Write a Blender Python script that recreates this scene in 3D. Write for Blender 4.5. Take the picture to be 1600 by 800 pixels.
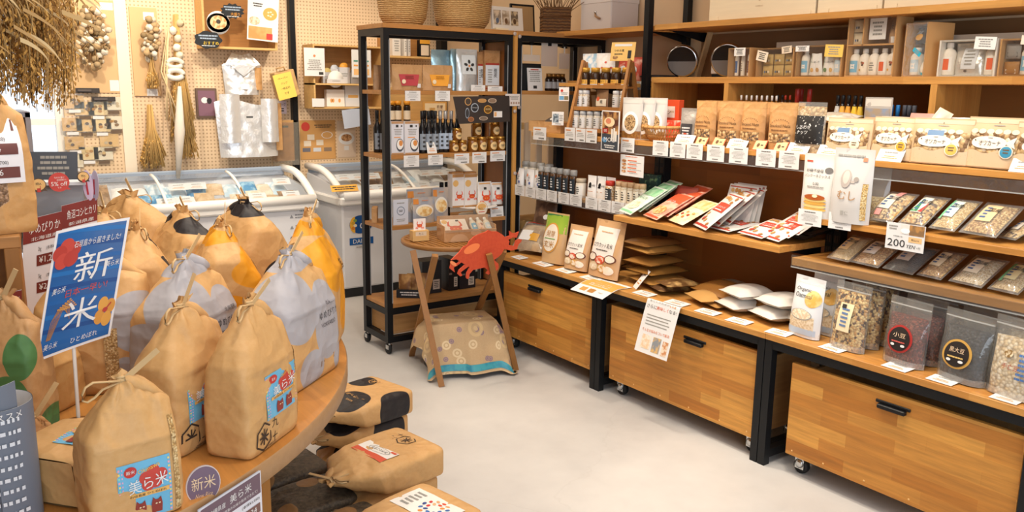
import bpy, math, random
from mathutils import Matrix, Vector, noise, Euler
for o in list(bpy.data.objects): bpy.data.objects.remove(o)
SC = bpy.context.scene
COL = SC.collection
R = math.radians
PI = math.pi
EYE = Vector((0, 0, 1.5))
FPX = 1322.5
def _axes(yaw, pitch, roll):
    f = Vector((math.sin(yaw)*math.cos(pitch), math.cos(yaw)*math.cos(pitch), -math.sin(pitch)))
    r = Vector((math.cos(yaw), -math.sin(yaw), 0)); d = f.cross(r)
    c, s = math.cos(roll), math.sin(roll)
    return c*r + s*d, -s*r + c*d, f
CR, CD, CF = _axes(R(35.32), R(11.26), -0.01413)
cam = bpy.data.cameras.new('camera'); cam.sensor_width = 36; cam.lens = 36*FPX/1600
camo = bpy.data.objects.new('camera', cam); COL.objects.link(camo)
camo.matrix_world = Matrix(((CR.x, -CD.x, -CF.x, EYE.x), (CR.y, -CD.y, -CF.y, EYE.y), (CR.z, -CD.z, -CF.z, EYE.z), (0, 0, 0, 1)))
cam.clip_start = 0.05
SC.camera = camo
SC.view_settings.view_transform = 'Standard'
SC.view_settings.look = 'None'
SC.view_settings.gamma = 1
SC.view_settings.exposure = 0.0
SC.view_settings.use_curve_mapping = False
w = bpy.data.worlds.new('sky'); SC.world = w; w.use_nodes = True
w.node_tree.nodes['Background'].inputs[0].default_value = (0.82, 0.91, 1.0, 1)
w.node_tree.nodes['Background'].inputs[1].default_value = 1.6
def area(name, loc, target, sx, sy, power, col, spread=180):
    l = bpy.data.lights.new(name, 'AREA'); l.shape = 'RECTANGLE'; l.size = sx; l.size_y = sy
    l.energy = power; l.color = col; l.spread = R(spread)
    o = bpy.data.objects.new(name, l); COL.objects.link(o); o.location = loc
    o.rotation_euler = (Vector(target)-Vector(loc)).to_track_quat('-Z', 'Y').to_euler()
    return o
def spot(name, loc, target, power, col, angle=70, blend=0.6, rad=0.05):
    l = bpy.data.lights.new(name, 'SPOT'); l.energy = power; l.color = col
    l.spot_size = R(angle); l.spot_blend = blend; l.shadow_soft_size = rad
    o = bpy.data.objects.new(name, l); COL.objects.link(o); o.location = loc
    o.rotation_euler = (Vector(target)-Vector(loc)).to_track_quat('-Z', 'Y').to_euler()
    return o
WARM = (1.0, 0.87, 0.70); NEUT = (1.0, 0.97, 0.95); COOL = (0.78, 0.89, 1.0)
area('ceiling_fill_aisle', (1.3, 2.0, 2.85), (1.4, 2.2, 0), 2.6, 2.6, 46, NEUT)  # added soft fill over the aisle, no lamp body on the ceiling
area('ceiling_fill_back', (1.6, 4.9, 2.85), (1.7, 5.0, 0), 2.6, 1.4, 34, WARM)  # added warm fill for the back area, unseen and without a fitting
area('front_cool_fill', (0.6, -1.7, 1.7), (1.6, 3.0, 1.0), 3.2, 2.0, 95, COOL)  # added cool fill behind the camera, the front wall has no window
LAMPS = [  # ceiling track spots: place, aim, power, colour, angle
    ((0.9, 1.6, 2.78), (0.7, 2.3, 0.9), 36, WARM, 70), ((0.4, 2.6, 2.78), (0.9, 2.9, 0.9), 50, WARM, 70),
    ((1.3, 3.6, 2.78), (1.0, 3.0, 0.9), 60, WARM, 80), ((1.9, 3.6, 2.78), (2.9, 3.3, 0.8), 50, WARM, 70),
    ((1.9, 2.4, 2.78), (2.9, 2.3, 0.8), 50, WARM, 70), ((1.9, 1.3, 2.78), (2.9, 1.4, 0.8), 50, WARM, 75),
    ((1.6, 2.7, 2.78), (2.4, 4.3, 0.9), 50, WARM, 60), ((1.4, 4.4, 2.78), (1.4, 6.1, 1.3), 100, WARM, 80),
    ((2.6, 4.9, 2.78), (2.7, 6.1, 1.0), 70, WARM, 80), ((0.5, 4.6, 2.78), (0.9, 6.1, 1.2), 95, WARM, 75),
    ((2.2, 2.4, 2.78), (3.5, 2.3, 1.7), 26, WARM, 80), ((2.36, 3.0, 2.78), (2.68, 2.5, 0.3), 85, WARM, 62), ((2.36, 1.8, 2.78), (2.68, 1.3, 0.3), 85, WARM, 62)]
def lin(c): return c/12.92 if c <= 0.04045 else ((c+0.055)/1.055)**2.4
def hx(s): return tuple(lin(int(s[i:i+2], 16)/255) for i in (0, 2, 4)) + (1,)
MATS = {}
class NT:
    def __init__(s, name):
        s.m = bpy.data.materials.new(name); s.m.use_nodes = True
        s.t = s.m.node_tree; s.b = s.t.nodes['Principled BSDF']; s.out = s.t.nodes['Material Output']
    def n(s, typ, **kw):
        nd = s.t.nodes.new(typ)
        for k, v in kw.items():
            if k.startswith('i_'):
                key = k[2:]; nd.inputs[int(key) if key.isdigit() else key.replace('_', ' ')].default_value = v
            else: setattr(nd, k, v)
        return nd
    def l(s, a, b): s.t.links.new(a, b)
    def obj(s, scale=(1, 1, 1), loc=(0, 0, 0), rot=(0, 0, 0), src='Object'):
        c = s.n('ShaderNodeTexCoord'); mp = s.n('ShaderNodeMapping')
        mp.inputs['Scale'].default_value = scale; mp.inputs['Location'].default_value = loc; mp.inputs['Rotation'].default_value = rot
        s.l(c.outputs[src], mp.inputs[0]); return mp.outputs[0]
    def ramp(s, fac, stops, interp='LINEAR'):
        r = s.n('ShaderNodeValToRGB'); r.color_ramp.interpolation = interp
        el = r.color_ramp.elements
        while len(el) < len(stops): el.new(0.5)
        for e, (p, c) in zip(el, stops): e.position = p; e.color = hx(c) if isinstance(c, str) else c
        s.l(fac, r.inputs[0]); return r.outputs[0]
    def mix(s, fac, a, b, mode='MIX'):
        m = s.n('ShaderNodeMix', data_type='RGBA', blend_type=mode)
        for i, v in ((0, fac), (6, a), (7, b)):
            if isinstance(v, (int, float)): m.inputs[i].default_value = v
            elif isinstance(v, (tuple, str)): m.inputs[i].default_value = hx(v) if isinstance(v, str) else v
            else: s.l(v, m.inputs[i])
        return m.outputs[2]
    def noise(s, vec, scale, detail=3, rough=0.5):
        n = s.n('ShaderNodeTexNoise'); n.inputs['Scale'].default_value = scale; n.inputs['Detail'].default_value = detail
        n.inputs['Roughness'].default_value = rough; s.l(vec, n.inputs['Vector']); return n.outputs[0]
    def bump(s, h, strength, dist=0.002):
        b = s.n('ShaderNodeBump'); b.inputs['Strength'].default_value = strength; b.inputs['Distance'].default_value = dist
        s.l(h, b.inputs['Height']); s.l(b.outputs[0], s.b.inputs['Normal'])
    def set(s, col=None, rough=None, metal=None, spec=None):
        if col is not None:
            if isinstance(col, (str, tuple)): s.b.inputs['Base Color'].default_value = hx(col) if isinstance(col, str) else col
            else: s.l(col, s.b.inputs['Base Color'])
        if rough is not None: s.b.inputs['Roughness'].default_value = rough
        if metal is not None: s.b.inputs['Metallic'].default_value = metal
        if spec is not None: s.b.inputs['Specular IOR Level'].default_value = spec
        return s.m
def col(c, rough=0.6, metal=0.0, spec=0.4):
    k = ('c', c, rough, metal, spec)
    if k not in MATS: MATS[k] = NT('paint_'+c).set(c, rough, metal, spec)
    return MATS[k]
def memo(f):
    def g(*a):
        k = (f.__name__,)+a
        if k not in MATS: MATS[k] = f(*a)
        return MATS[k]
    return g
@memo
def wood(c1, c2, axis='y', stave=0.09, length=0.5, rough=0.45, up='z', grain=1.0):
    """glued-stave oak: staves run along axis, are stacked along up"""
    t = NT('wood')
    c = t.n('ShaderNodeTexCoord'); sp = t.n('ShaderNodeSeparateXYZ'); t.l(c.outputs['Object'], sp.inputs[0])
    cb = t.n('ShaderNodeCombineXYZ'); t.l(sp.outputs['xyz'.index(axis)], cb.inputs[0]); t.l(sp.outputs['xyz'.index(up)], cb.inputs[1])
    br = t.n('ShaderNodeTexBrick'); br.offset = 0.37; br.offset_frequency = 2; br.squash = 1.0
    t.l(cb.outputs[0], br.inputs['Vector'])
    for k, v in (('Scale', 1.0), ('Mortar Size', 0.0006), ('Mortar Smooth', 0.3), ('Bias', 0.0), ('Brick Width', length), ('Row Height', stave)): br.inputs[k].default_value = v
    br.inputs['Color1'].default_value = (0, 0, 0, 1); br.inputs['Color2'].default_value = (1, 1, 1, 1); br.inputs['Mortar'].default_value = (0.35, 0.35, 0.35, 1)
    sc = [24, 24, 24]; sc['xyz'.index(axis)] = 1.6
    wv = t.noise(t.obj(tuple(sc)), 2.2, 5, 0.62)
    big = t.noise(t.obj((1.3, 1.3, 1.3)), 2.0, 2)
    base = t.mix(br.outputs['Color'], c1, c2)
    base = t.mix(t.ramp(wv, [(0.35, (0, 0, 0, 1)), (0.7, (0.30*grain, 0.30*grain, 0.30*grain, 1))]), base, (0.16, 0.075, 0.022, 1))
    t.set(base, rough, 0, 0.35); t.bump(wv, 0.06)
    return t.m
@memo
def kraft(c='c4945c', blob=None, ells=()):
    t = NT('kraft_paper'); v = t.obj()
    f = t.noise(v, 90, 4, 0.7); g = t.noise(v, 9, 3, 0.6)
    base = t.mix(t.ramp(f, [(0.3, (0, 0, 0, 1)), (0.75, (0.16, 0.16, 0.16, 1))]), c, 'e8c79a')
    if blob:
        wob = t.n('ShaderNodeTexNoise'); wob.inputs['Scale'].default_value = 4; t.l(v, wob.inputs['Vector'])
        ad = t.n('ShaderNodeVectorMath', operation='MULTIPLY_ADD'); t.l(wob.outputs['Color'], ad.inputs[0]); ad.inputs[1].default_value = (0.02, 0.02, 0.02); t.l(v, ad.inputs[2])
        tot = None
        for (cx, cy, cz, rx, ry, rz) in ells:
            s1 = t.n('ShaderNodeVectorMath', operation='SUBTRACT'); t.l(ad.outputs[0], s1.inputs[0]); s1.inputs[1].default_value = (cx+.01, cy+.01, cz+.01)
            s2 = t.n('ShaderNodeVectorMath', operation='DIVIDE'); t.l(s1.outputs[0], s2.inputs[0]); s2.inputs[1].default_value = (rx, ry, rz)
            s3 = t.n('ShaderNodeVectorMath', operation='LENGTH'); t.l(s2.outputs[0], s3.inputs[0])
            s4 = t.n('ShaderNodeMapRange'); t.l(s3.outputs['Value'], s4.inputs[0]); s4.inputs[1].default_value = 0.985; s4.inputs[2].default_value = 1.0; s4.inputs[3].default_value = 1; s4.inputs[4].default_value = 0
            if tot is None: tot = s4.outputs[0]
            else:
                mx = t.n('ShaderNodeMath', operation='MAXIMUM'); t.l(tot, mx.inputs[0]); t.l(s4.outputs[0], mx.inputs[1]); tot = mx.outputs[0]
        base = t.mix(tot, base, blob)
    t.set(base, 0.55, 0, 0.35)
    vo = t.n('ShaderNodeTexVoronoi', feature='SMOOTH_F1'); vo.inputs['Scale'].default_value = 15; vo.inputs['Smoothness'].default_value = 0.15
    w2 = t.n('ShaderNodeTexNoise'); w2.inputs['Scale'].default_value = 7; t.l(v, w2.inputs['Vector']); a2 = t.n('ShaderNodeVectorMath', operation='MULTIPLY_ADD'); t.l(w2.outputs['Color'], a2.inputs[0]); a2.inputs[1].default_value = (.12, .12, .12); t.l(v, a2.inputs[2]); t.l(a2.outputs[0], vo.inputs['Vector'])
    ad3 = t.n('ShaderNodeMath', operation='MULTIPLY_ADD'); t.l(vo.outputs['Distance'], ad3.inputs[0]); ad3.inputs[1].default_value = 0.8; t.l(g, ad3.inputs[2])
    t.bump(ad3.outputs[0], 0.85, 0.012)
    return t.m
@memo
def grain(c1, c2, c3, size=0.004, rough=0.5):
    t = NT('grain'); v = t.obj()
    vo = t.n('ShaderNodeTexVoronoi'); vo.inputs['Scale'].default_value = 1/size; t.l(v, vo.inputs['Vector'])
    sp = t.n('ShaderNodeSeparateColor'); t.l(vo.outputs['Color'], sp.inputs[0])
    cc = t.ramp(sp.outputs[0], [(0.0, c1), (0.45, c2), (0.8, c3)], 'CONSTANT')
    dk = t.ramp(vo.outputs['Distance'], [(0.35, (1, 1, 1, 1)), (0.95, (0.45, 0.38, 0.3, 1))])
    t.set(t.mix(1.0, cc, dk, 'MULTIPLY'), rough, 0, 0.4)
    iv = t.n('ShaderNodeMath', operation='SUBTRACT'); iv.inputs[0].default_value = 1; t.l(vo.outputs['Distance'], iv.inputs[1])
    t.bump(iv.outputs[0], 0.7, size*0.5)
    return t.m
@memo
def clear(tint='f4f6f6', alpha=0.13, rough=0.12):
    """thin clear plastic or glass"""
    t = NT('clear_plastic'); t.t.nodes.remove(t.b)
    tr = t.n('ShaderNodeBsdfTransparent'); tr.inputs[0].default_value = hx(tint)
    gl = t.n('ShaderNodeBsdfGlossy'); gl.inputs['Roughness'].default_value = rough
    df = t.n('ShaderNodeBsdfDiffuse'); df.inputs[0].default_value = hx('f2f2ee')
    nz = t.noise(t.obj((1, 1, 1)), 28, 2)
    bp = t.n('ShaderNodeBump'); bp.inputs['Strength'].default_value = 0.35; bp.inputs['Distance'].default_value = 0.004; t.l(nz, bp.inputs['Height']); t.l(bp.outputs[0], gl.inputs['Normal'])
    m1 = t.n('ShaderNodeMixShader'); m1.inputs[0].default_value = alpha; t.l(tr.outputs[0], m1.inputs[1]); t.l(df.outputs[0], m1.inputs[2])
    lw = t.n('ShaderNodeLayerWeight'); lw.inputs[0].default_value = 0.5
    pw = t.n('ShaderNodeMath', operation='POWER'); t.l(lw.outputs['Facing'], pw.inputs[0]); pw.inputs[1].default_value = 4.0
    fr = t.n('ShaderNodeMath', operation='MULTIPLY_ADD'); t.l(pw.outputs[0], fr.inputs[0]); fr.inputs[1].default_value = 0.5; fr.inputs[2].default_value = 0.05
    m2 = t.n('ShaderNodeMixShader'); t.l(fr.outputs[0], m2.inputs[0]); t.l(m1.outputs[0], m2.inputs[1]); t.l(gl.outputs[0], m2.inputs[2])
    t.l(m2.outputs[0], t.out.inputs[0])
    return t.m
@memo
def speck(c1, c2, scale=60.0, thr=0.5, rough=0.5, soft=0.08, metal=0.0):
    t = NT('speckled'); n = t.noise(t.obj(), scale, 2)
    return t.set(t.ramp(n, [(max(0, thr-soft), c1), (min(1, thr+soft), c2)]), rough, metal)
@memo
def foil(c='dfe3e6', rough=0.3):
    t = NT('foil'); t.set(c, rough, 0.6)
    v = t.obj(); t.bump(t.noise(v, 22, 4, 0.6), 0.5, 0.01); return t.m
@memo
def concrete():
    t = NT('concrete'); v = t.obj()
    a = t.noise(v, 0.9, 5, 0.6); b = t.noise(v, 5.0, 5, 0.65); c = t.noise(v, 90, 2)
    base = t.ramp(a, [(0.3, 'adabaa'), (0.55, 'c3c0bd'), (0.75, 'b3b1af')])
    base = t.mix(t.ramp(b, [(0.35, (0, 0, 0, 1)), (0.7, (0.35, 0.35, 0.35, 1))]), base, 'cfcdca')
    vo = t.n('ShaderNodeTexVoronoi', feature='DISTANCE_TO_EDGE'); vo.inputs['Scale'].default_value = 0.55
    wv = t.n('ShaderNodeTexNoise'); wv.inputs['Scale'].default_value = 3; wv.inputs['Detail'].default_value = 6; t.l(v, wv.inputs['Vector'])
    ad = t.n('ShaderNodeVectorMath', operation='MULTIPLY_ADD'); t.l(wv.outputs['Color'], ad.inputs[0]); ad.inputs[1].default_value = (.5, .5, .5); t.l(v, ad.inputs[2])
    t.l(ad.outputs[0], vo.inputs['Vector'])
    base = t.mix(t.ramp(vo.outputs['Distance'], [(0.0, (0.10, 0.10, 0.10, 1)), (0.004, (0, 0, 0, 1))]), base, '8f8780')
    t.set(base, 0.42, 0, 0.4); t.bump(c, 0.05)
    return t.m
@memo
def pegboard():
    t = NT('pegboard'); c = t.n('ShaderNodeTexCoord'); sp = t.n('ShaderNodeSeparateXYZ'); t.l(c.outputs['Object'], sp.inputs[0])
    ds = []
    for ax in (0, 2):
        m = t.n('ShaderNodeMath', operation='PINGPONG'); t.l(sp.outputs[ax], m.inputs[0]); m.inputs[1].default_value = 0.0125
        ds.append(m.outputs[0])
    cb = t.n('ShaderNodeCombineXYZ'); t.l(ds[0], cb.inputs[0]); t.l(ds[1], cb.inputs[1])
    ln = t.n('ShaderNodeVectorMath', operation='LENGTH'); t.l(cb.outputs[0], ln.inputs[0])
    hole = t.ramp(ln.outputs['Value'], [(0.0036, (1, 1, 1, 1)), (0.0044, (0, 0, 0, 1))])
    t.set(t.mix(hole, 'e6cba8', 'a37f5c'), 0.55, 0, 0.3); return t.m
@memo
def weave(c1, c2, s=140.0):
    t = NT('woven'); v = t.obj()
    w1 = t.n('ShaderNodeTexWave', wave_type='BANDS', bands_direction='Z'); w1.inputs['Scale'].default_value = s/6.28; w1.inputs['Distortion'].default_value = 2.5; w1.inputs['Detail'].default_value = 3; w1.inputs['Detail Scale'].default_value = 2.5
    t.l(v, w1.inputs['Vector'])
    n = t.noise(v, 60, 3)
    cc = t.mix(w1.outputs['Fac'], c2, c1); cc = t.mix(t.ramp(n, [(0.3, (0.5, 0.5, 0.5, 1)), (0.7, (0, 0, 0, 1))]), cc, c2)
    t.set(cc, 0.6); t.bump(w1.outputs['Fac'], 0.8, 0.006); return t.m
BLACK = col('17191c', 0.42, 0.3); WHITE = col('f1efea', 0.45); PAPER = col('e2e1e0', 0.7, 0, 0.2); INK = col('33312f', 0.7); GREYINK = col('9a9892', 0.7)
CHROME = col('c9cbcc', 0.2, 1.0); RUBBER = col('1a1a1b', 0.6)
OAK = wood('c88a44', 'dba258', 'y', 0.035, 0.42, 0.42, 'x', 1.3); OAKF = wood('b8742e', 'dc9f4c', 'y', 0.05, 0.30, 0.42, 'z', 1.5)
OAKX = wood('b07a42', 'c08a50', 'x', 0.04, 0.5, 0.45, 'y'); OAKXF = wood('b98a55', 'c99a62', 'x', 0.08, 0.6, 0.5, 'z')
DARKW = wood('804a1e', '9a5e2a', 'y', 0.16, 0.5, 0.45, 'z'); OAKV = wood('c98f48', 'd39b52', 'z', 0.07, 0.6, 0.45, 'x')
PINE = wood('dcbb8a', 'e6c99c', 'y', 0.12, 0.9, 0.6, 'z', 0.5); PINEX = wood('d5a969', 'e0b878', 'x', 0.12, 0.9, 0.6, 'z', 0.6)
CLEAR = clear()
_txt = {}
def text_mesh(s, align='CENTER'):
    k = (s, align)
    if k not in _txt:
        c = bpy.data.curves.new('lettering', 'FONT'); c.body = s; c.resolution_u = 2; c.align_x = align; c.space_line = 0.9
        o = bpy.data.objects.new('lettering', c); COL.objects.link(o)
        m = bpy.data.meshes.new_from_object(o.evaluated_get(bpy.context.evaluated_depsgraph_get()))
        vs = [tuple(v.co) for v in m.vertices]; fs = [tuple(p.vertices) for p in m.polygons]
        bpy.data.objects.remove(o); bpy.data.curves.remove(c); bpy.data.meshes.remove(m)
        xs = [v[0] for v in vs] or [0, 1]; ys = [v[1] for v in vs] or [0, 1]
        cx, cy = (min(xs)+max(xs))/2, (min(ys)+max(ys))/2
        _txt[k] = ([(x-cx, y-cy) for x, y, z in vs], fs, max(xs)-min(xs), max(ys)-min(ys))
    return _txt[k]
I4 = Matrix.Identity(4)
def TR(x=0, y=0, z=0, rx=0, ry=0, rz=0, s=1):
    return Matrix.Translation((x, y, z)) @ Euler((R(rx), R(ry), R(rz))).to_matrix().to_4x4() @ Matrix.Scale(s, 4)
class MB:
    def __init__(s): s.v = []; s.f = []; s.m = []; s.sm = []; s.ms = []
    def mi(s, m):
        if m not in s.ms: s.ms.append(m)
        return s.ms.index(m)
    def add(s, vs, fs, mat, smooth=False, M=None):
        b = len(s.v); i = s.mi(mat)
        s.v += [tuple(M @ Vector(p)) for p in vs] if M else [tuple(p) for p in vs]
        for f in fs: s.f.append(tuple(k+b for k in f)); s.m.append(i); s.sm.append(smooth)
        return s
    def box(s, x0, x1, y0, y1, z0, z1, mat, M=None, ch=0.0):
        if ch <= 0:
            vs = [(x, y, z) for z in (z0, z1) for y in (y0, y1) for x in (x0, x1)]
            return s.add(vs, [(0, 2, 3, 1), (4, 5, 7, 6), (0, 1, 5, 4), (2, 6, 7, 3), (0, 4, 6, 2), (1, 3, 7, 5)], mat, False, M)
        c = ch; vs = []; idx = {}
        X, Y, Z = (x0, x1), (y0, y1), (z0, z1)
        for i in (0, 1):
            for j in (0, 1):
                for k in (0, 1):
                    sx, sy, sz = (1, -1)[i]*c, (1, -1)[j]*c, (1, -1)[k]*c
                    idx[i, j, k, 'x'] = len(vs); vs.append((X[i], Y[j]+sy, Z[k]+sz))
                    idx[i, j, k, 'y'] = len(vs); vs.append((X[i]+sx, Y[j], Z[k]+sz))
                    idx[i, j, k, 'z'] = len(vs); vs.append((X[i]+sx, Y[j]+sy, Z[k]))
        fs = []
        for i in (0, 1):
            q = [idx[i, 0, 0, 'x'], idx[i, 1, 0, 'x'], idx[i, 1, 1, 'x'], idx[i, 0, 1, 'x']]; fs.append(q if i else q[::-1])
            q = [idx[0, i, 0, 'y'], idx[0, i, 1, 'y'], idx[1, i, 1, 'y'], idx[1, i, 0, 'y']]; fs.append(q if i else q[::-1])
            q = [idx[0, 0, i, 'z'], idx[1, 0, i, 'z'], idx[1, 1, i, 'z'], idx[0, 1, i, 'z']]; fs.append(q if i else q[::-1])
        for i in (0, 1):
            for j in (0, 1):
                q = [idx[i, j, 0, 'x'], idx[i, j, 0, 'y'], idx[i, j, 1, 'y'], idx[i, j, 1, 'x']]; fs.append(q if (i+j) % 2 == 0 else q[::-1])
                q = [idx[i, 0, j, 'x'], idx[i, 1, j, 'x'], idx[i, 1, j, 'z'], idx[i, 0, j, 'z']]; fs.append(q if (i+j) % 2 else q[::-1])
                q = [idx[0, i, j, 'y'], idx[1, i, j, 'y'], idx[1, i, j, 'z'], idx[0, i, j, 'z']]; fs.append(q if (i+j) % 2 == 0 else q[::-1])
                for k in (0, 1):
                    q = [idx[i, j, k, 'x'], idx[i, j, k, 'y'], idx[i, j, k, 'z']]; fs.append(q if (i+j+k) % 2 else q[::-1])
        return s.add(vs, fs, mat, False, M)
    def lathe(s, prof, mat, seg=16, M=None, smooth=True, caps=True):
        vs = []; fs = []; n = len(prof)
        for (r, z) in prof:
            for k in range(seg): a = 2*PI*k/seg; vs.append((r*math.cos(a), r*math.sin(a), z))
        for i in range(n-1):
            for k in range(seg):
                k2 = (k+1) % seg; fs.append((i*seg+k, i*seg+k2, (i+1)*seg+k2, (i+1)*seg+k))
        if caps:
            if prof[0][0] > 1e-5: fs.append(tuple(range(seg))[::-1])
            if prof[-1][0] > 1e-5: fs.append(tuple((n-1)*seg+k for k in range(seg)))
        return s.add(vs, fs, mat, smooth, M)
    def cyl(s, p0, p1, r, mat, seg=10, r1=None, smooth=True):
        p0, p1 = Vector(p0), Vector(p1); d = p1-p0; q = d.to_track_quat('Z', 'Y').to_matrix().to_4x4()
        return s.lathe([(r, 0), (r if r1 is None else r1, d.length)], mat, seg, Matrix.Translation(p0) @ q, smooth)
    def bar(s, p0, p1, wx, wy, mat, up=(0, 0, 1)):
        p0, p1 = Vector(p0), Vector(p1); d = (p1-p0); L = d.length; d.normalize(); u = Vector(up); x = d.cross(u)
        if x.length < 1e-4: x = d.cross(Vector((0, 1, 0)))
        x.normalize(); y = x.cross(d)
        M = Matrix(((x.x, d.x, y.x, p0.x), (x.y, d.y, y.y, p0.y), (x.z, d.z, y.z, p0.z), (0, 0, 0, 1)))
        return s.box(-wx/2, wx/2, 0, L, -wy/2, wy/2, mat, M)
    def tube(s, pts, r, mat, seg=8, closed=False, M=None, flat=1.0):
        P = [Vector(p) for p in pts]; n = len(P); vs = []; fs = []
        up = Vector((0, 0, 1))
        for i, p in enumerate(P):
            a = P[(i-1) % n] if (closed or i > 0) else p; b = P[(i+1) % n] if (closed or i < n-1) else p
            d = (b-a).normalized(); x = d.cross(up)
            if x.length < 1e-3: x = d.cross(Vector((1, 0, 0)))
            x.normalize(); y = x.cross(d)
            rr = r[i] if isinstance(r, (list, tuple)) else r
            for k in range(seg): t = 2*PI*k/seg; vs.append(p + x*math.cos(t)*rr + y*math.sin(t)*rr*flat)
        for i in range(n if closed else n-1):
            for k in range(seg):
                a = i*seg+k; b = i*seg+(k+1) % seg; c = ((i+1) % n)*seg+(k+1) % seg; d = ((i+1) % n)*seg+k; fs.append((a, d, c, b))
        if not closed: fs.append(tuple(range(seg))); fs.append(tuple((n-1)*seg+k for k in range(seg))[::-1])
        return s.add(vs, fs, mat, True, M)
    def prism(s, poly, th, mat, M=None, side=None):
        """outline in x-z at y=0 (front), thickness along +y"""
        n = len(poly); vs = [(x, 0, z) for x, z in poly] + [(x, th, z) for x, z in poly]
        s.add(vs, [tuple(range(n)), tuple(range(n, 2*n))[::-1]], mat, False, M)
        return s.add(vs, [(i, i+n, (i+1) % n+n, (i+1) % n) for i in range(n)], side or mat, False, M)
    def grid(s, fn, nu, nv, mat, smooth=True, M=None, wrap=False, flip=False):
        vs = [fn(i/nu, j/nv) for j in range(nv+1) for i in range(nu if wrap else nu+1)]
        W = nu if wrap else nu+1; fs = []
        for j in range(nv):
            for i in range(nu):
                a = j*W+i; b = j*W+(i+1) % W; c = b+W; d = a+W; fs.append((a, d, c, b) if flip else (a, b, c, d))
        return s.add(vs, fs, mat, smooth, M)
    # prints that lie on a front surface S(x, z) -> y
    def drect(s, S, x0, x1, z0, z1, mat, off=0.0008, n=1, m=1, M=None, sk=0.0):
        return s.grid(lambda u, v: (x0+(x1-x0)*u+sk*v, S(x0+(x1-x0)*u+sk*v, z0+(z1-z0)*v)-off, z0+(z1-z0)*v), n, m, mat, n > 1, M)
    def dell(s, S, cx, cz, rx, rz, mat, off=0.0008, seg=20, rings=1, M=None, r0=0.0, rot=0.0, a0=0, a1=2*PI):
        def fn(u, v):
            q = r0+(1-r0)*(1-v); a = a0+(a1-a0)*u; X, Z = rx*q*math.cos(a), rz*q*math.sin(a)
            x = cx+X*math.cos(rot)-Z*math.sin(rot); z = cz+X*math.sin(rot)+Z*math.cos(rot)
            return (x, S(x, z)-off, z)
        return s.grid(fn, seg, rings, mat, rings > 1, M)
    def dpoly(s, S, pts, mat, off=0.0008, M=None):
        return s.add([(x, S(x, z)-off, z) for x, z in pts], [tuple(range(len(pts)))], mat, False, M)
    def dtext(s, S, t, cx, cz, h, mat, off=0.0012, w=None, M=None, rot=0.0, lh=None, align='CENTER', sk=0.0):
        vs, fs, tw, th = text_mesh(t, align)
        k = h/th if lh is None else lh/0.72
        kx = k if w is None else w/tw
        c, sn = math.cos(rot), math.sin(rot); P = []
        for x, z in vs:
            X, Z = x*kx+z*k*sk, z*k; a, b = cx+X*c-Z*sn, cz+X*sn+Z*c; P.append((a, S(a, b)-off, b))
        return s.add(P, fs, mat, False, M)
    def lines(s, S, x0, x1, z0, z1, n, mat, seed=0, M=None, off=0.0009, fill=0.5, cen=True):
        """rows of small print"""
        rn = random.Random(seed); dz = (z1-z0)/n
        for i in range(n):
            zz = z1-dz*(i+0.5); L = (x1-x0)*rn.uniform(0.6, 1.0); a = (x0+x1)/2-L/2 if cen else x0; e = a+L
            x = a
            while x < e-0.001:
                ww = min(rn.uniform(0.06, 0.2)*(x1-x0), e-x); s.drect(S, x, x+ww*0.88, zz-dz*fill/2, zz+dz*fill/2, mat, off, M=M); x += ww
        return s
    def mesh(s, name):
        me = bpy.data.meshes.new(name); me.from_pydata(s.v, [], s.f); me.update()
        for m in s.ms: me.materials.append(m)
        me.polygons.foreach_set('material_index', s.m); me.polygons.foreach_set('use_smooth', s.sm); me.update()
        return me
    def build(s, name, parent=None, loc=None, rot=None):
        return mk(name, s.mesh(name), parent, loc, rot)
def mk(name, me, parent=None, loc=None, rot=None):
    o = bpy.data.objects.new(name, me); COL.objects.link(o)
    if parent: o.parent = parent
    if loc: o.location = loc
    if rot: o.rotation_euler = [R(a) for a in rot]
    return o
def tag(o, label, cat, group=None):
    o['label'] = label; o['category'] = cat
    if group: o['group'] = group
    return o
def struct(o): o['kind'] = 'structure'; return o
def thing(name, label, cat, loc=(0, 0, 0), rz=0, group=None, rot=None):
    o = bpy.data.objects.new(name, None); COL.objects.link(o); o.location = loc; o.empty_display_size = 0.05
    o.rotation_euler = [R(a) for a in rot] if rot else (0, 0, R(rz))
    return tag(o, label, cat, group)
KIDS = {}
def dup(root, loc, label, rz=None, group=None, rot=None, scale=None):
    r = root.copy(); COL.objects.link(r); r.location = loc; r['label'] = label
    if rz is not None: r.rotation_euler = (0, 0, R(rz))
    if rot: r.rotation_euler = [R(a) for a in rot]
    if scale: r.scale = scale
    if group: r['group'] = group
    for ch in list(root.children):
        c = ch.copy(); COL.objects.link(c); c.parent = r
        for g in list(ch.children):
            d = g.copy(); COL.objects.link(d); d.parent = c
    return r
def ray(px, py): return (CR*((px-800)/FPX) + CD*((py-400)/FPX) + CF)
def PX(px, py, X): d = ray(px, py); return EYE + d*(X/d.x)
def PY(px, py, Y): d = ray(px, py); return EYE + d*(Y/d.y)
def PZ(px, py, z): d = ray(px, py); return EYE + d*((z-1.5)/d.z)
FLAT = lambda y: (lambda x, z: y)
def nz(x, y, z, s=1.0): return noise.noise(Vector((x*s, y*s, z*s)))
ORD = ['first', 'second', 'third', 'fourth', 'fifth', 'sixth', 'seventh', 'eighth', 'ninth', 'tenth', 'eleventh', 'twelfth']
m = MB(); m.box(-3, 3.66, -2.5, 6.3, -0.05, 0, concrete()); struct(m.build('floor'))
WALLM = col('d9c3a6', 0.8);
m = MB(); m.box(3.66, 3.72, -2.5, 6.3, 0, 2.9, col('d8bd9b', 0.8)); struct(m.build('wall_right'))
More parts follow.
